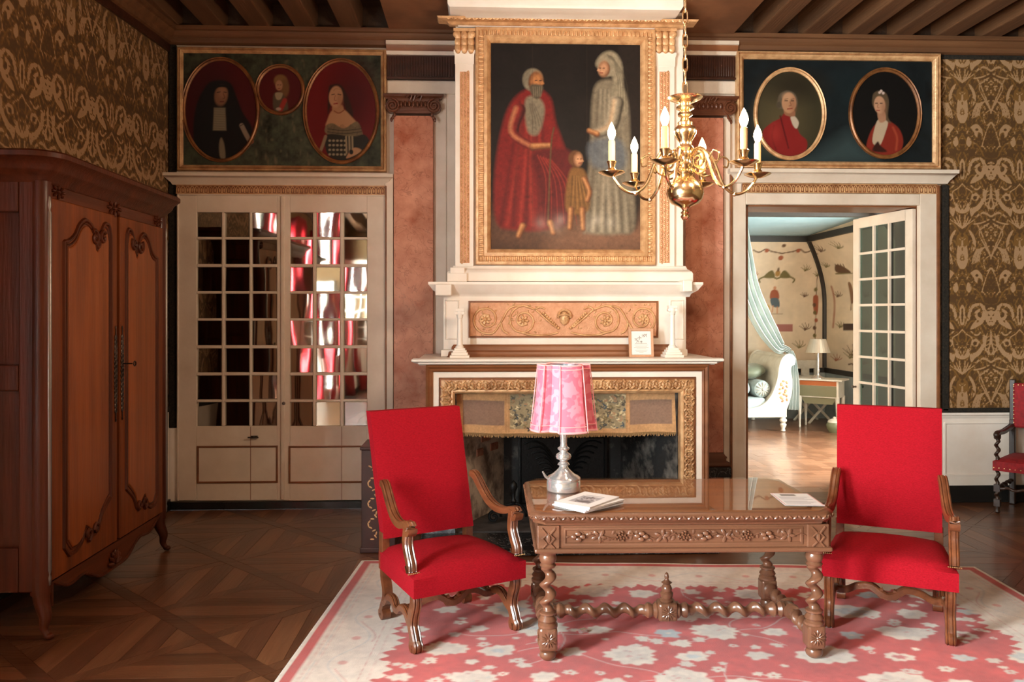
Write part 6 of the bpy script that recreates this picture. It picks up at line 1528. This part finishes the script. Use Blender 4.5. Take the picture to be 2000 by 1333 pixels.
# ---- side chair against the back wall: twisted posts, nailed red cover
dk_oak = wood('black_oak', S(58, 34, 22), S(34, 19, 12), 'z', .4, .1, .7, .1)
dred = M('dark_red_cloth', S(150, 18, 26), .8, col2=S(120, 12, 20), vscale=30)
fpt = Vector((*G(1950, 983)[:2], 0)); rz3 = R(-47)
sc = thing('side_chair', 'dark red nailed armchair with twisted black posts against the cream dado', 'armchair', (0, 0, 0), rz3)
for s_ in (-1, 1):
    x = s_ * .27
    mb = MB().lathe([(.014, 0), (.024, .012), (.018, .03), (.022, .062)], (x, -.26, 0)); mb.box(x - .024, x + .024, -.284, -.236, .06, .122)
    twist(mb, Matrix.Translation((x, -.26, .118)), .016, .076, 1, .009); mb.box(x - .024, x + .024, -.284, -.236, .19, .252); twist(mb, Matrix.Translation((x, -.26, .248)), .016, .135, 1.5, .009); loc(mb, 'leg', dk_oak, sc)
    mb = MB(); twist(mb, Matrix.Translation((x, -.26, .47)), .017, .19, 2.3, .01); mb.lathe([(.022, .65), (.028, .66), (.028, .69), (.02, .7)], (x, -.26, 0)); loc(mb, 'arm_post', dk_oak, sc)
    loc(MB().sweep(catmull([(x, .24, .73), (x, .1, .715), (x, -.1, .70), (x, -.24, .705), (x, -.29, .69)], 4), fsec(.045, .034), up=(0, 0, 1)).ball((x, -.29, .69), .026, .026, .026, 10, 6), 'arm', dk_oak, sc)
    loc(MB().box(x - .024, x + .024, .215, .265, 0, .78).box(x - .024, x + .024, .225, .275, .75, 1.15), 'back_post', dk_oak, sc, smooth=False, bevel=.006)
    mb = MB(); twist(mb, Matrix.Translation((x, -.24, .22)) @ Matrix.Rotation(-PI / 2, 4, 'X'), .014, .46, 4, .008); loc(mb, 'side_stretcher', dk_oak, sc)
mb = MB(); twist(mb, Matrix.Translation((-.25, -.26, .22)) @ Matrix.Rotation(PI / 2, 4, 'Y'), .014, .5, 4, .008); loc(mb, 'front_stretcher', dk_oak, sc)
loc(padded(-.3, .3, -.28, .28, -.29, .26, .375, .47, .03), 'seat', dred, sc, ang=50)
loc(MB().box(-.26, .26, .2, .245, .71, 1.12), 'backrest', dred, sc, bevel=.02)
mb = MB()
for i in range(15):
    mb.ball((-.29 + .58 * i / 14, -.292, .40), .006, .005, .006, 6, 4); mb.ball((-.297, -.28 + .54 * i / 14, .40), .005, .006, .006, 6, 4)
    mb.ball((-.25 + .5 * i / 14, .197, 1.105), .006, .005, .006, 6, 4)
    if i < 11: mb.ball((-.25, .197, .72 + .037 * i), .006, .005, .006, 6, 4); mb.ball((.25, .197, .72 + .037 * i), .006, .005, .006, 6, 4)
tag(loc(mb, 'nail_heads', nail, sc), kind='stuff')
off = Matrix.Rotation(rz3, 3, 'Z') @ Vector((-.27, -.26, 0)); sc.location = (PX(1948, 7.05) - off.x, 7.05 - off.y, 0)

# ---- small painted chest beside the fireplace
cy0 = 6.05; x0, x1, z0, z1 = rect(703, 775, 872, 1035, cy0)
ch = thing('painted_chest', 'small dark lacquered chest with gold ornament behind the red armchair', 'chest', ((x0 + x1) / 2, cy0 + .18, 0))
lac = M('dark_lacquer', S(62, 22, 14), .5, col2=S(40, 14, 10), vscale=5, coat=.05)
zt = PZ(710, 880, cy0)
MB().box(x0 + .01, x1 - .01, cy0, cy0 + .36, .03, zt).build('body', lac, ch, smooth=False, bevel=.006)
MB().prism([(x0, cy0 - .015), (x1, cy0 - .015), (x1, cy0 + .37), (x0, cy0 + .37)], zt, zt + .025).build('lid', lac, ch, smooth=False, bevel=.008)
mb = MB().box(x0, x1, cy0 - .01, cy0 + .37, 0, .04); mb.build('plinth', lac, ch, smooth=False, bevel=.006)
mb = MB()
for q in range(26):
    a_ = q * .9; z = .1 + (zt - .2) * q / 26
    mb.ball((x0 + .09 + .03 * math.sin(a_), cy0 - .001, z), .016, .003, .006, 6, 4, Matrix.Rotation(a_, 3, 'Y'))
tag(mb.build('gold_ornament', gilt_dull, ch), kind='stuff')

# ================================================================ chandelier
cdp = 4.4; ccx, ccy, _ = PD(1338, 300, cdp); pm = cdp / F
def cz(py): return EYE + (HOR - py) * pm
chd = thing('chandelier', 'polished brass six-arm chandelier with lit candle bulbs hanging before the overmantel', 'chandelier', (ccx, ccy, cz(432)))
pr = [(433, 0), (430, 5), (424, 9), (419, 6), (416, 9), (412, 5), (408, 7), (404, 12), (398, 26), (390, 33), (378, 36.5), (366, 34), (356, 27), (348, 17), (344, 13), (340, 17), (336, 17), (332, 12), (322, 15), (316, 11), (308, 12), (302, 15), (296, 13), (290, 17), (284, 12), (276, 13), (268, 18), (262, 21), (256, 22), (250, 20), (246, 15), (240, 15), (236, 10), (230, 8), (226, 14), (222, 14), (217, 9), (213, 17), (209, 17), (205, 11), (202, 12), (198, 22), (194, 31), (191, 34), (190, 33), (193, 24), (196, 10), (190, 6), (186, 3), (185, 0)]
MB().lathe([(r_ * pm, cz(y)) for y, r_ in pr], (ccx, ccy, 0), 'z', 32).build('stem', brass, chd, ang=50)
candle_m = M('candle_sleeve', S(206, 168, 118), .5); bulb_m = M('lit_bulb', S(255, 214, 150), .2, emit=26, ecol=(1, .72, .38))
for q in range(6):
    a_ = R(-28.4 + 60 * q); dx, dy = math.sin(a_), -math.cos(a_)        # q = 0 points at the viewer
    def rp2(r_, y): return (ccx + dx * r_ * pm, ccy + dy * r_ * pm, cz(y))
    main = catmull([(16, 306), (30, 296), (48, 300), (62, 326), (76, 360), (98, 378), (122, 372), (138, 354), (143, 344)], 5)
    arm = MB().tube([rp2(*p_) for p_ in main], .0085, 8, [1.25 - .4 * i / len(main) for i in range(len(main))], up=(dy, -dx, 0))
    arm.tube([rp2(34 + 15 * math.cos(b_) * (1 - .09 * b_), 318 + 15 * math.sin(b_) * (1 - .09 * b_)) for b_ in np.linspace(-1.5, 6, 22)], .006, 6, up=(dy, -dx, 0))
    arm.tube([rp2(*p_) for p_ in catmull([(60, 322), (72, 306), (86, 312), (84, 326), (76, 324)], 4)], .005, 6, up=(dy, -dx, 0)); arm.ball(rp2(98, 379), .012, .012, .012, 8, 6)
    arm.tube([rp2(*p_) for p_ in catmull([(16, 330), (34, 344), (52, 340), (60, 326)], 4)], .005, 6, up=(dy, -dx, 0))
    ao = arm.build('arm', brass, chd)
    c = rp2(145, 342); c = (c[0], c[1], 0)
    MB().lathe([(0, cz(348)), (6 * pm, cz(347)), (18 * pm, cz(343)), (26 * pm, cz(339)), (26 * pm, cz(338)), (16 * pm, cz(341)), (6 * pm, cz(341)), (5 * pm, cz(336)), (9 * pm, cz(333)), (6 * pm, cz(330)), (8 * pm, cz(322)), (10 * pm, cz(318)), (7 * pm, cz(316)), (0, cz(316))], c, 'z', 22).build('drip_pan', brass, ao)
    cd = MB().lathe([(6.6 * pm, cz(320)), (6.6 * pm, cz(279)), (5 * pm, cz(276)), (0, cz(276))], c, 'z', 14).build('candle', candle_m, ao)
    bl = MB().lathe([(3 * pm, cz(277)), (6 * pm, cz(271)), (8.2 * pm, cz(264)), (7.6 * pm, cz(258)), (5 * pm, cz(251)), (2.4 * pm, cz(245)), (0, cz(241))], c, 'z', 14).build('bulb', bulb_m, ao)
    l_ = bpy.data.lights.new('candle_light', 'POINT'); l_.energy = 24; l_.color = (1, .76, .54); l_.shadow_soft_size = .03
    lo_ = bpy.data.objects.new('candle_light', l_); COL.objects.link(lo_); lo_.parent = chd
    lo_.location = (c[0] - ccx, c[1] - ccy, cz(236) - cz(432))
z = cz(186); i = 0
while z < ZC - .03:
    pts = [(.013 * math.cos(b_), 0, .03 * math.sin(b_) + (.01 if math.sin(b_) > 0 else -.01)) for b_ in np.linspace(0, 2 * PI, 15)[:-1]]
    if i % 2: pts = [(0, p_[0], p_[2]) for p_ in pts]
    MB().tube([(ccx + p_[0], ccy + p_[1], z + .036 + p_[2]) for p_ in pts], .0042, 6, up=(.3, .8, .2), closed=True).build('chain_link', brass, chd); z += .064; i += 1
MB().lathe([(0, ZC - .08), (.012, ZC - .075), (.014, ZC - .05), (.05, ZC - .035), (.06, ZC - .012), (0, ZC - .011)], (ccx, ccy, 0), 'z', 20).build('ceiling_rose', brass, chd)
# ================================================================ the bedroom beyond the doorway
BY = 13.6; BX = PX(1612, BY); CZ0, CZ1 = 1.95, 3.0; CO = .5
def cove(z): s_ = np.clip((z - CZ0) / (CZ1 - CZ0), 0, 1); return CO * s_ ** 1.9
paperwall = M_attr('painted_wallpaper', .7)
wp = S(208, 188, 162)
olive, umber, rust, slate, pinkb = S(104, 92, 50), S(92, 62, 40), S(150, 80, 50), S(78, 92, 100), S(160, 100, 92)
def spray(p, x, y, r_, col, n=5, a0=0, wd=2):
    for q in range(n):
        a_ = a0 + (q - n / 2) * .5; p.stroke([(x, y), (x + r_ * .6 * math.sin(a_) + 2, y - r_ * .5 * math.cos(a_)), (x + r_ * math.sin(a_), y - r_ * math.cos(a_))], (wd, .8), col, 1.2)
# back wall
p = Paint(1380, 455, 1616, 905, 1.6, wp).noise(.05, 20, 3)
for s_ in (-1, 1):
    p.stroke([(1514, 498), (1514 + s_ * 22, 494), (1514 + s_ * 32, 490), (1514 + s_ * 44, 496), (1514 + s_ * 56, 492)], 2.2, umber); p.ell(1514 + s_ * 30, 493, 4, 3.5, rust); p.stroke([(1514, 545), (1514 + s_ * 18, 540), (1514 + s_ * 34, 546), (1514 + s_ * 32, 552)], 3, olive)
    p.poly([(1514 + s_ * 5, 543), (1514 + s_ * 10, 530), (1514 + s_ * 18, 532), (1514 + s_ * 26, 543)], olive)
p.ell(1514, 506, 5, 4.5, rust); p.ell(1514, 484, 4, 3, umber); p.ell(1514, 535, 5, 6, S(160, 120, 60)); p.ell(1514, 528, 2, 4, umber)
p.ell(1512, 563, 3, 3.5, S(190, 130, 96)); p.poly([(1506, 568), (1518, 568), (1521, 584), (1504, 584)], rust); p.poly([(1505, 584), (1520, 584), (1522, 600), (1508, 598)], slate); p.stroke([(1510, 598), (1508, 610)], 2, S(190, 130, 96)); p.stroke([(1518, 600), (1518, 612)], 2, S(190, 130, 96)); p.ell(1499, 602, 5, 7, S(190, 160, 100)); p.stroke([(1490, 614), (1528, 614)], 1.5, umber, 1, .6)
p.poly([(1508, 634), (1548, 634), (1548, 648), (1508, 648)], pinkb, 1, 1, False)
for x, y, r_, c in ((1570, 580, 9, umber), (1566, 530, 12, olive), (1572, 645, 14, umber), (1468, 540, 10, rust), (1560, 680, 16, olive), (1524, 700, 16, rust), (1478, 640, 12, umber), (1590, 540, 10, olive)): spray(p, x, y, r_, c, 5, .3)
p.stroke([(1592, 540), (1594, 580), (1593, 620), (1591, 690)], 1.4, umber); p.poly([(1588, 580), (1598, 580), (1597, 612), (1590, 612)], rust)
for q in range(9): p.ell(1592 + 2 * math.sin(q * 2), 566 + q * 15, 3.4, 4, (olive, rust, umber)[q % 3])
pos = p.on_wall(BY); z = pos[..., 2]; pos[..., 1] -= cove(z)
bw_o = grid_obj('wall_bedroom', pos[::-1], paperwall, None, col=p.C[::-1]); tag(bw_o, kind='structure')
zmin, zmax = z.min(), z.max()
# right wall
def BYp(px): t = (px - 1000) / F; return BX * (CS - t * SN) / (t * CS + SN)
p = Paint(1606, 430, 1790, 905, 1.6, wp).noise(.05, 20, 4)
for x, y, r_, c in ((1640, 492, 13, umber), (1676, 486, 14, olive), (1625, 498, 8, umber), (1632, 522, 10, olive), (1690, 530, 9, umber), (1636, 580, 11, umber), (1690, 580, 12, umber), (1640, 640, 12, olive), (1690, 640, 10, olive), (1662, 695, 22, umber), (1660, 700, 18, olive), (1632, 705, 14, rust), (1686, 712, 14, rust), (1716, 500, 12, umber), (1730, 580, 14, olive), (1724, 690, 14, umber)): spray(p, x, y, r_, c, 5, .4)
p.poly([(1647, 532), (1652, 518), (1664, 520), (1674, 533)], umber); p.stroke([(1645, 535), (1676, 534)], 2.4, olive)
for q in range(4): p.stroke([(1651 + q * 5, 526), (1652 + q * 5, 516)], 1.6, umber)
p.poly([(1661, 556), (1667, 554), (1668, 586), (1662, 592)], S(120, 84, 56)); p.stroke([(1663, 590), (1662, 606)], 1.5, umber); p.poly([(1647, 632), (1678, 632), (1678, 646), (1647, 646)], S(60, 40, 32), 1, 1, False)
p.stroke([(1628, 560), (1630, 600), (1627, 640)], 3.5, rust, 2, .8); p.stroke([(1668, 724), (1666, 712), (1658, 712)], 3, umber)
Yg = np.vectorize(BYp)(p.X); ycg = BX * SN + Yg * CS; Zg = EYE + (HOR - p.Y) / F * ycg
pos = np.stack([BX - cove(Zg), np.minimum(Yg, BY - cove(Zg) + .03), Zg], -1)
bw_r = grid_obj('wall_bedroom_right', pos[::-1], paperwall, None, col=p.C[::-1]); tag(bw_r, kind='structure')
wpm = M('plain_wallpaper', wp, .7)
ye = BYp(1790) + .05; yb0 = D + WT
mb = MB().box(BX, BX + .2, ye, BY + .3, -.1, .25)
mb.box(BX, BX + .3, BW[1], ye + .05, 0, 3.1).box(BX, BX + .3, yb0, BW[0], 0, 3.1).box(BX, BX + .3, BW[0], BW[1], 0, .5).box(BX, BX + .3, BW[0], BW[1], 2.7, 3.1)
mb.box(1.0, 1.2, yb0, BY + .3, 0, 3.2); mb.box(1.0, PX(1390, BY), BY + .012, BY + .2, 0, 3.2); mb.box(1.0, BX + .3, BY + .02, BY + .2, 0, .3); mb.box(1.0, BX + .3, BY + .55, BY + .75, 0, 3.3); mb.box(BX + .5, BX + .7, ye, BY + .7, 0, 3.3)
struct('wall_bedroom_plain', mb, wpm, smooth=False)
window('window_4', (BX + .12, BW[0], 0), (0, 1, 0), BW[1] - BW[0], .5, 2.7, 3, 5)
bluec = M('blue_ceiling', S(150, 172, 176), .8, col2=S(134, 158, 162), vscale=1.2)
yb1 = 10.8
mb = MB().add([(1.0, yb1, 3.12), (BX + .4, yb1, 3.12), (BX + .4, BY + .5, 2.99), (1.0, BY + .5, 2.99), (1.0, yb1, 3.3), (BX + .4, yb1, 3.3), (BX + .4, BY + .5, 3.3), (1.0, BY + .5, 3.3)], [(0, 1, 2, 3), (4, 7, 6, 5), (0, 4, 5, 1), (1, 5, 6, 2), (2, 6, 7, 3), (3, 7, 4, 0)])
cb_ = struct('ceiling', mb, bluec, smooth=False)
MB().box(1.0, BX + .3, yb0, yb1, 3.12, 3.3).build('ceiling_boards', panel_mat, cb_, smooth=False)
dkm = M('dark_green_moulding', S(40, 34, 28), .5)
MB().box(1.0, BX, yb1 - .08, yb1 + .04, 3.06, 3.13).build('ceiling_beam', dkm, cb_, smooth=False)
zs = np.linspace(.86, CZ1, 26)
struct('trim_20', MB().tube([(BX - cove(z_) - .01, BY - cove(z_) - .01, z_) for z_ in zs], .045, 8, up=(1, -1, 0)), dkm)
struct('trim_21', MB().box(1.2, BX - CO, BY - CO - .04, BY - CO + .02, CZ1 - .07, CZ1 + .02), dkm, smooth=False)
struct('trim_22', MB().box(BX - CO - .04, BX - CO + .02, yb0 + .1, BY - CO, CZ1 - .07, CZ1 + .02), dkm, smooth=False)
dz_ = PZ(1614, 722, BY)
struct('trim_23', MB().box(BX - .03, BX + .01, BW[1] + .05, BY, dz_ - .05, dz_ + .03).box(1.2, BX - .02, BY - .03, BY, dz_ - .05, dz_ + .03), dkm, smooth=False)
struct('trim_24', MB().box(BX - .02, BX + .01, BW[1] + .05, BY, 0, dz_ - .05).box(1.2, BX - .02, BY - .02, BY + .01, 0, dz_ - .05), M('blue_grey_dado', S(164, 172, 170), .6, col2=S(140, 150, 148), vscale=4), smooth=False)

# ---- boat-shaped bed
by0, by1 = 12.05, 13.4
bedw = M('bed_paint', S(226, 220, 206), .45, col2=S(206, 198, 182), vscale=6)
bed = thing('boat_bed', 'white painted boat-shaped bed with scrolled end in the bedroom', 'bed', (PX(1500, by0), (by0 + by1) / 2, 0))
def bxz(px, py): return (PX(px, by0), PZ(1500, py, by0))
prof_o = [(1457, 799), (1478, 796), (1496, 786), (1509, 768), (1518, 742), (1522, 716), (1528, 700), (1538, 692), (1548, 693), (1554, 701), (1553, 712), (1547, 716), (1545, 724), (1548, 744), (1547, 768), (1541, 790), (1537, 800), (1537, 816), (1400, 818)]
bxm = bxz(1548, 700)[0] - 1.0                     # middle of the bed; its far end mirrors the near one
half = [bxz(*q) for q in catmull(prof_o[:17], 4)] + [bxz(1537, 816)]
pl = [(2 * bxm - x, z) for x, z in half[::-1]] + half
for y in (by0, by1): MB().prism(pl, y, y + .06, 'y').build('side_frame', bedw, bed, smooth=False, bevel=.008)
ep0 = [bxz(*q) for q in catmull([(1538, 697), (1530, 702), (1524, 714), (1520, 742), (1512, 766), (1500, 784)], 5)]
for sg_ in (1, -1):
    ep = ep0 if sg_ > 0 else [(2 * bxm - x, z) for x, z in ep0]
    v = [(x, y, z) for x, z in ep for y in (by0 + .05, by1)]; v2 = [(x + sg_ * .05, y, z) for x, y, z in v]; n = len(v)
    f = [(2 * i, 2 * i + 1, 2 * i + 3, 2 * i + 2) for i in range(len(ep) - 1)]
    MB().add(v + v2, f + [tuple(k_ + n for k_ in q) for q in f] + [(0, n, n + 1, 1), (n - 2, n - 1, 2 * n - 1, 2 * n - 2)]).build('end_panel', bedw, bed)
    rx_, rz2_ = bxz(1542, 700); rx_ = rx_ if sg_ > 0 else 2 * bxm - rx_
    MB().tube([(rx_, by0 + .04, rz2_), (rx_, by1, rz2_)], .055, 12).build('scroll_roll', bedw, bed)
mb = MB()
for q in range(16): x, z = bxz(1530 + 7 * math.sin(q * 1.9), 745 + q * 2.6); mb.ball((x, by0 - .004, z), .026, .008, .018, 6, 4, Matrix.Rotation(q, 3, 'Y'))
mb.build('gilt_carving', gilt_dull, bed)
for lx_ in (PX(1531, by0), 2 * bxm - PX(1531, by0)):
    for y in (by0 + .03, by1 + .03): MB().lathe([(.02, 0), (.034, .01), (.026, .05), (.045, .09), (.05, .11), (.03, .13), (.055, .16), (.055, .18), (.035, .2), (.04, .235)], (lx_, y, 0), 'z', 14).build('leg', bedw, bed)
linen = M('grey_blue_linen', S(170, 182, 180), .7, col2=S(146, 160, 160), vscale=8, bump=.3, bscale=12, sheen=.2)
MX1 = bxz(1501, 784)[0]; MZ = .50                 # the mattress fills the boat up to here
mt = MB().box(2 * bxm - MX1, MX1, by0 + .06, by1, .24, MZ); mt.build('mattress', linen, bed, bevel=.05)
def bolster(px, py, r_, label, y0, y1, nm='bolster'):
    x, z = BXc, Zb
    t = thing(nm, label, 'cushion', (x, (y0 + y1) / 2, z - r_))
    MB().lathe([(0, -.01), (r_ * .5, 0), (r_ * .9, .03), (r_, .08), (r_, y1 - y0 - .08), (r_ * .9, y1 - y0 - .03), (0, y1 - y0)], (x, y0, z), 'y', 24).build('cover', linen, t)
    mb = MB()
    for q in range(12): a_ = 2 * PI * q / 12; mb.ball((x + r_ * .4 * math.cos(a_), y0 + .01, z + r_ * .4 * math.sin(a_)), r_ * .42, .03, r_ * .1, 6, 4, Matrix.Rotation(-a_, 3, 'Y'))
    mb.ball((x, y0 - .01, z), r_ * .16, .03, r_ * .16, 8, 6); mb.build('gathered_end', M('pale_silk', S(206, 206, 194), .45, sheen=.3), t)
BR = .135; BXc = bxz(1513, 764)[0] - BR; Zb = MZ + BR - .012
bolster(1497, 752, BR, 'pale grey bolster with gathered end lying against the bed scroll', by0 + .12, by1 - .05)
PXc = BXc - BR - .235
mb = MB()
mb.ball((PXc, by0 + .42, MZ + .12), .26, .33, .145, 24, 14)
for i, q in enumerate(mb.v): mb.v[i] = (q[0] + .010 * math.sin(q[2] * 30 + q[1] * 9), q[1], max(MZ - .01, q[2] + .014 * math.sin(q[0] * 16 + q[1] * 7)))
single('pillow', mb, linen, 'plump grey linen pillow lying on the bed below the bolster', 'pillow', (PXc, by0 + .42, MZ), ang=80)
GX = bxz(1520, 728)[0] - .245; GZ = MZ + 2 * BR - .02 + .115
mb = MB(); mb.ball((GX, by0 + .62, GZ), .25, .34, .12, 20, 12, Matrix.Rotation(-.12, 3, 'Y'))
for i, q in enumerate(mb.v): mb.v[i] = (q[0], q[1], q[2] + .010 * math.sin(q[0] * 22))
single('pillow', mb, M('green_grey_silk', S(118, 124, 104), .55, sheen=.2), 'dark green-grey cushion lying on the bolster at the bed end', 'pillow', (GX, by0 + .62, GZ - .12), ang=80)
# ---- bed hanging
def drape(name, pts, label, widths, dY, fold=5):
    mb = MB(); path = [P(a, b, dY) for a, b in catmull(pts, 5)]; n = 40
    sec = [((i / n - .5), .055 * math.sin(i / n * fold * 2 * PI)) for i in range(n + 1)] + [((i / n - .5), .055 * math.sin(i / n * fold * 2 * PI) - .02) for i in range(n, -1, -1)]
    m_ = len(path); sc_ = [(widths[0] + (widths[1] - widths[0]) * i / (m_ - 1), 1) for i in range(m_)]
    mb.sweep(path, sec, up=(0, -1, 0), scale=sc_)
    return mb
silk = M('pale_blue_silk', S(214, 220, 214), .4, col2=S(188, 200, 196), vscale=3, sheen=.3)
cv = thing('bed_hanging', 'pale blue-green silk hanging draped down over the bed end', 'bed hanging', (PX(1550, 12.4), 12.4, .3))
hc = bxz(1542, 700); hy = by0 + .26               # gathered where it passes over the scroll, then falls outside it
hp = [bxz(*q) for q in ((1459, 440), (1466, 500), (1475, 560), (1494, 612), (1514, 650))] + [(hc[0] - .06, hc[1] + .15), (hc[0] + .02, hc[1] + .135), (hc[0] + .10, hc[1] + .09), (hc[0] + .135, hc[1] - .01), (hc[0] + .15, hc[1] - .2), (hc[0] + .155, hc[1] - .45), (hc[0] + .14, hc[1] - .8)]
def hang(pts, w_):
    cm = catmull(pts, 5); m_ = len(cm); n = 40; nw = len(w_) - 1
    sec = [((i / n - .5), .05 * math.sin(i / n * 8 * PI)) for i in range(n + 1)] + [((i / n - .5), .05 * math.sin(i / n * 8 * PI) - .02) for i in range(n, -1, -1)]
    sc_ = []
    for i in range(m_):
        t_ = i / (m_ - 1) * nw; k_ = min(int(t_), nw - 1); sc_.append((w_[k_] + (w_[k_ + 1] - w_[k_]) * (t_ - k_), 1))
    return MB().sweep([(x, hy, z) for x, z in cm], sec, up=(0, -1, 0), scale=sc_)
hang(hp[:8], (.18, .24, .30, .33, .30, .2, .10, .08)).build('swag', silk, cv)
hang(hp[7:], (.08, .10, .14, .18, .20)).build('tail', silk, cv)
# ---- small white table with a silver lamp
tx, ty, _ = G(1604, 836); rzt = R(-38)
wt = thing('work_table', 'small white painted work table standing beside the bed end', 'table', (tx, ty, 0), rzt)
loc(MB().box(-.36, .36, -.22, .22, .74, .765), 'table_top', bedw, wt, bevel=.005)
loc(MB().box(-.3, .3, -.18, .18, .48, .74), 'case', bedw, wt, smooth=False, bevel=.005)
sg = M('shaded_sage_paint', S(126, 122, 92), .5)  # dark greenish tone with the shade of the table's front put into the colour
loc(MB().box(-.27, .27, -.19, -.18, .5, .66), 'drawer_front', sg, wt, smooth=False); loc(MB().box(-.27, .27, -.188, -.18, .665, .735), 'open_shelf', M('orange_wood', S(176, 96, 48), .5), wt, smooth=False)
loc(MB().prism([(-.2, .38), (.2, .38), (.27, .48), (-.27, .48)], -.15, .15, 'y'), 'work_bag', sg, wt, smooth=False)
for sx in (-1, 1):
    for sy in (-1, 1): loc(MB().lathe([(.012, 0), (.018, .03), (.014, .05), (.032, .42), (.034, .50)], (sx * .28, sy * .16, 0), 'z', 10), 'leg', bedw, wt)
lm = thing('bedside_lamp', 'small silver lamp with silver shade on the white work table', 'lamp', (tx - .05, ty, .765))
q0 = (tx - .05, ty, .765)
MB().lathe([(0, 0), (.10, 0), (.10, .012), (.06, .03), (.025, .05), (.018, .09), (.028, .12), (.018, .16), (.024, .22), (.018, .3), (.01, .42), (.01, .56), (0, .56)], q0, 'z', 20).build('base', silver, lm)
shd = M('silver_shade', S(196, 188, 172), .35, .4)
mb = MB(); v = []; f = []; n = 28
for r_, z_ in ((.185, .40), (.115, .61)): v += [(q0[0] + r_ * math.cos(2 * PI * i / n), q0[1] + r_ * math.sin(2 * PI * i / n), q0[2] + z_) for i in range(n)]
f = [(i, (i + 1) % n, n + (i + 1) % n, n + i) for i in range(n)]
o = mb.add(v, f).build('lamp_shade', shd, lm, smooth=False); s_ = o.modifiers.new('thick', 'SOLIDIFY'); s_.thickness = .004
# ---- white chair with crossed legs behind it
kx, ky = PX(1588, 13.2), 13.2
wc = thing('white_chair', 'white painted chair with pierced back and crossed legs behind the work table', 'chair', (kx, ky, 0), R(12))
loc(MB().box(-.24, .24, .2, .24, .86, .99).box(-.24, .24, .2, .24, .70, .74).box(-.24, -.17, .2, .24, .74, .86).box(.17, .24, .2, .24, .74, .86).box(-.07, .07, .2, .24, .74, .86), 'back', bedw, wc, smooth=False, bevel=.006)
loc(MB().box(-.25, .25, -.22, .24, .40, .46), 'seat', bedw, wc, smooth=False, bevel=.01)
for s_ in (-1, 1):
    for y in (-.2, .2): loc(MB().tube([(s_ * .22, y, .0), (-s_ * .22, y, .42)], .022, 8), 'crossed_leg', bedw, wc)
    loc(MB().box(s_ * .22 - .02, s_ * .22 + .02, .2, .24, .42, .9), 'back_post', bedw, wc, smooth=False)
vx, vy_, _ = G(1630, 845)
vt = thing('porcelain_pot', 'small green and white porcelain pot standing on the bedroom floor', 'pot', (vx, vy_, 0))
MB().lathe([(.0, 0), (.08, 0), (.11, .06), (.12, .11), (.10, .15)], (vx, vy_, 0), 'z', 20).build('bowl', M('green_glaze', S(120, 122, 92), .25), vt)
MB().lathe([(.10, .15), (.095, .17), (.06, .195), (.02, .205), (.025, .225), (0, .235)], (vx, vy_, 0), 'z', 20).build('lid', bedw, vt)
# parquet of the bedroom: herringbone blocks
hb = [wood('block_a', S(160, 112, 82), S(128, 84, 60), 'x', .3, .3, .7, .15), wood('block_b', S(140, 94, 68), S(110, 70, 48), 'y', .3, .3, .7, .15)]
bf = bpy.data.objects['floor.001']; L_, W_ = .48, .12; cnt = 0
ma = [MB().box(-L_ / 2 + .001, L_ / 2 - .001, -W_ / 2 + .001, W_ / 2 - .001, -.012, 0) for _ in (0, 1)]
proto = [ma[0].build('parquet_block', hb[0], bf, smooth=False), ma[1].build('parquet_block', hb[1], bf, smooth=False)]
first = [True, True]
for i in range(-2, 36):
    for j in range(-14, 16):
        for kd in (0, 1):
            # classic herringbone step
            x = 2.6 + (i * W_ + j * L_ + (0 if kd == 0 else L_ / 2 - W_ / 2 + W_)) * 1.0; y = 8.0 + (i * W_ - j * 0 + (0 if kd == 0 else L_ / 2 - W_ / 2)) * 1.0
            if not (dL - .2 < x < BX - .1 and yb0 + .3 < y < 12.2): continue
            q = proj(x, y, 0)
            if not (1440 < q[0] < 1650 and q[1] < 960) or cnt > 240: continue
            o = proto[kd] if first[kd] else proto[kd].copy()
            if not first[kd]: COL.objects.link(o)
            first[kd] = False; o.location = (x, y, random.uniform(-.001, 0)); o.rotation_euler = (0, 0, 0 if kd == 0 else PI / 2); cnt += 1
# door sill between the rooms
struct('trim_25', MB().box(dL, dR, D - .02, yb0 + .02, -.01, .002), PBd[0], smooth=False)
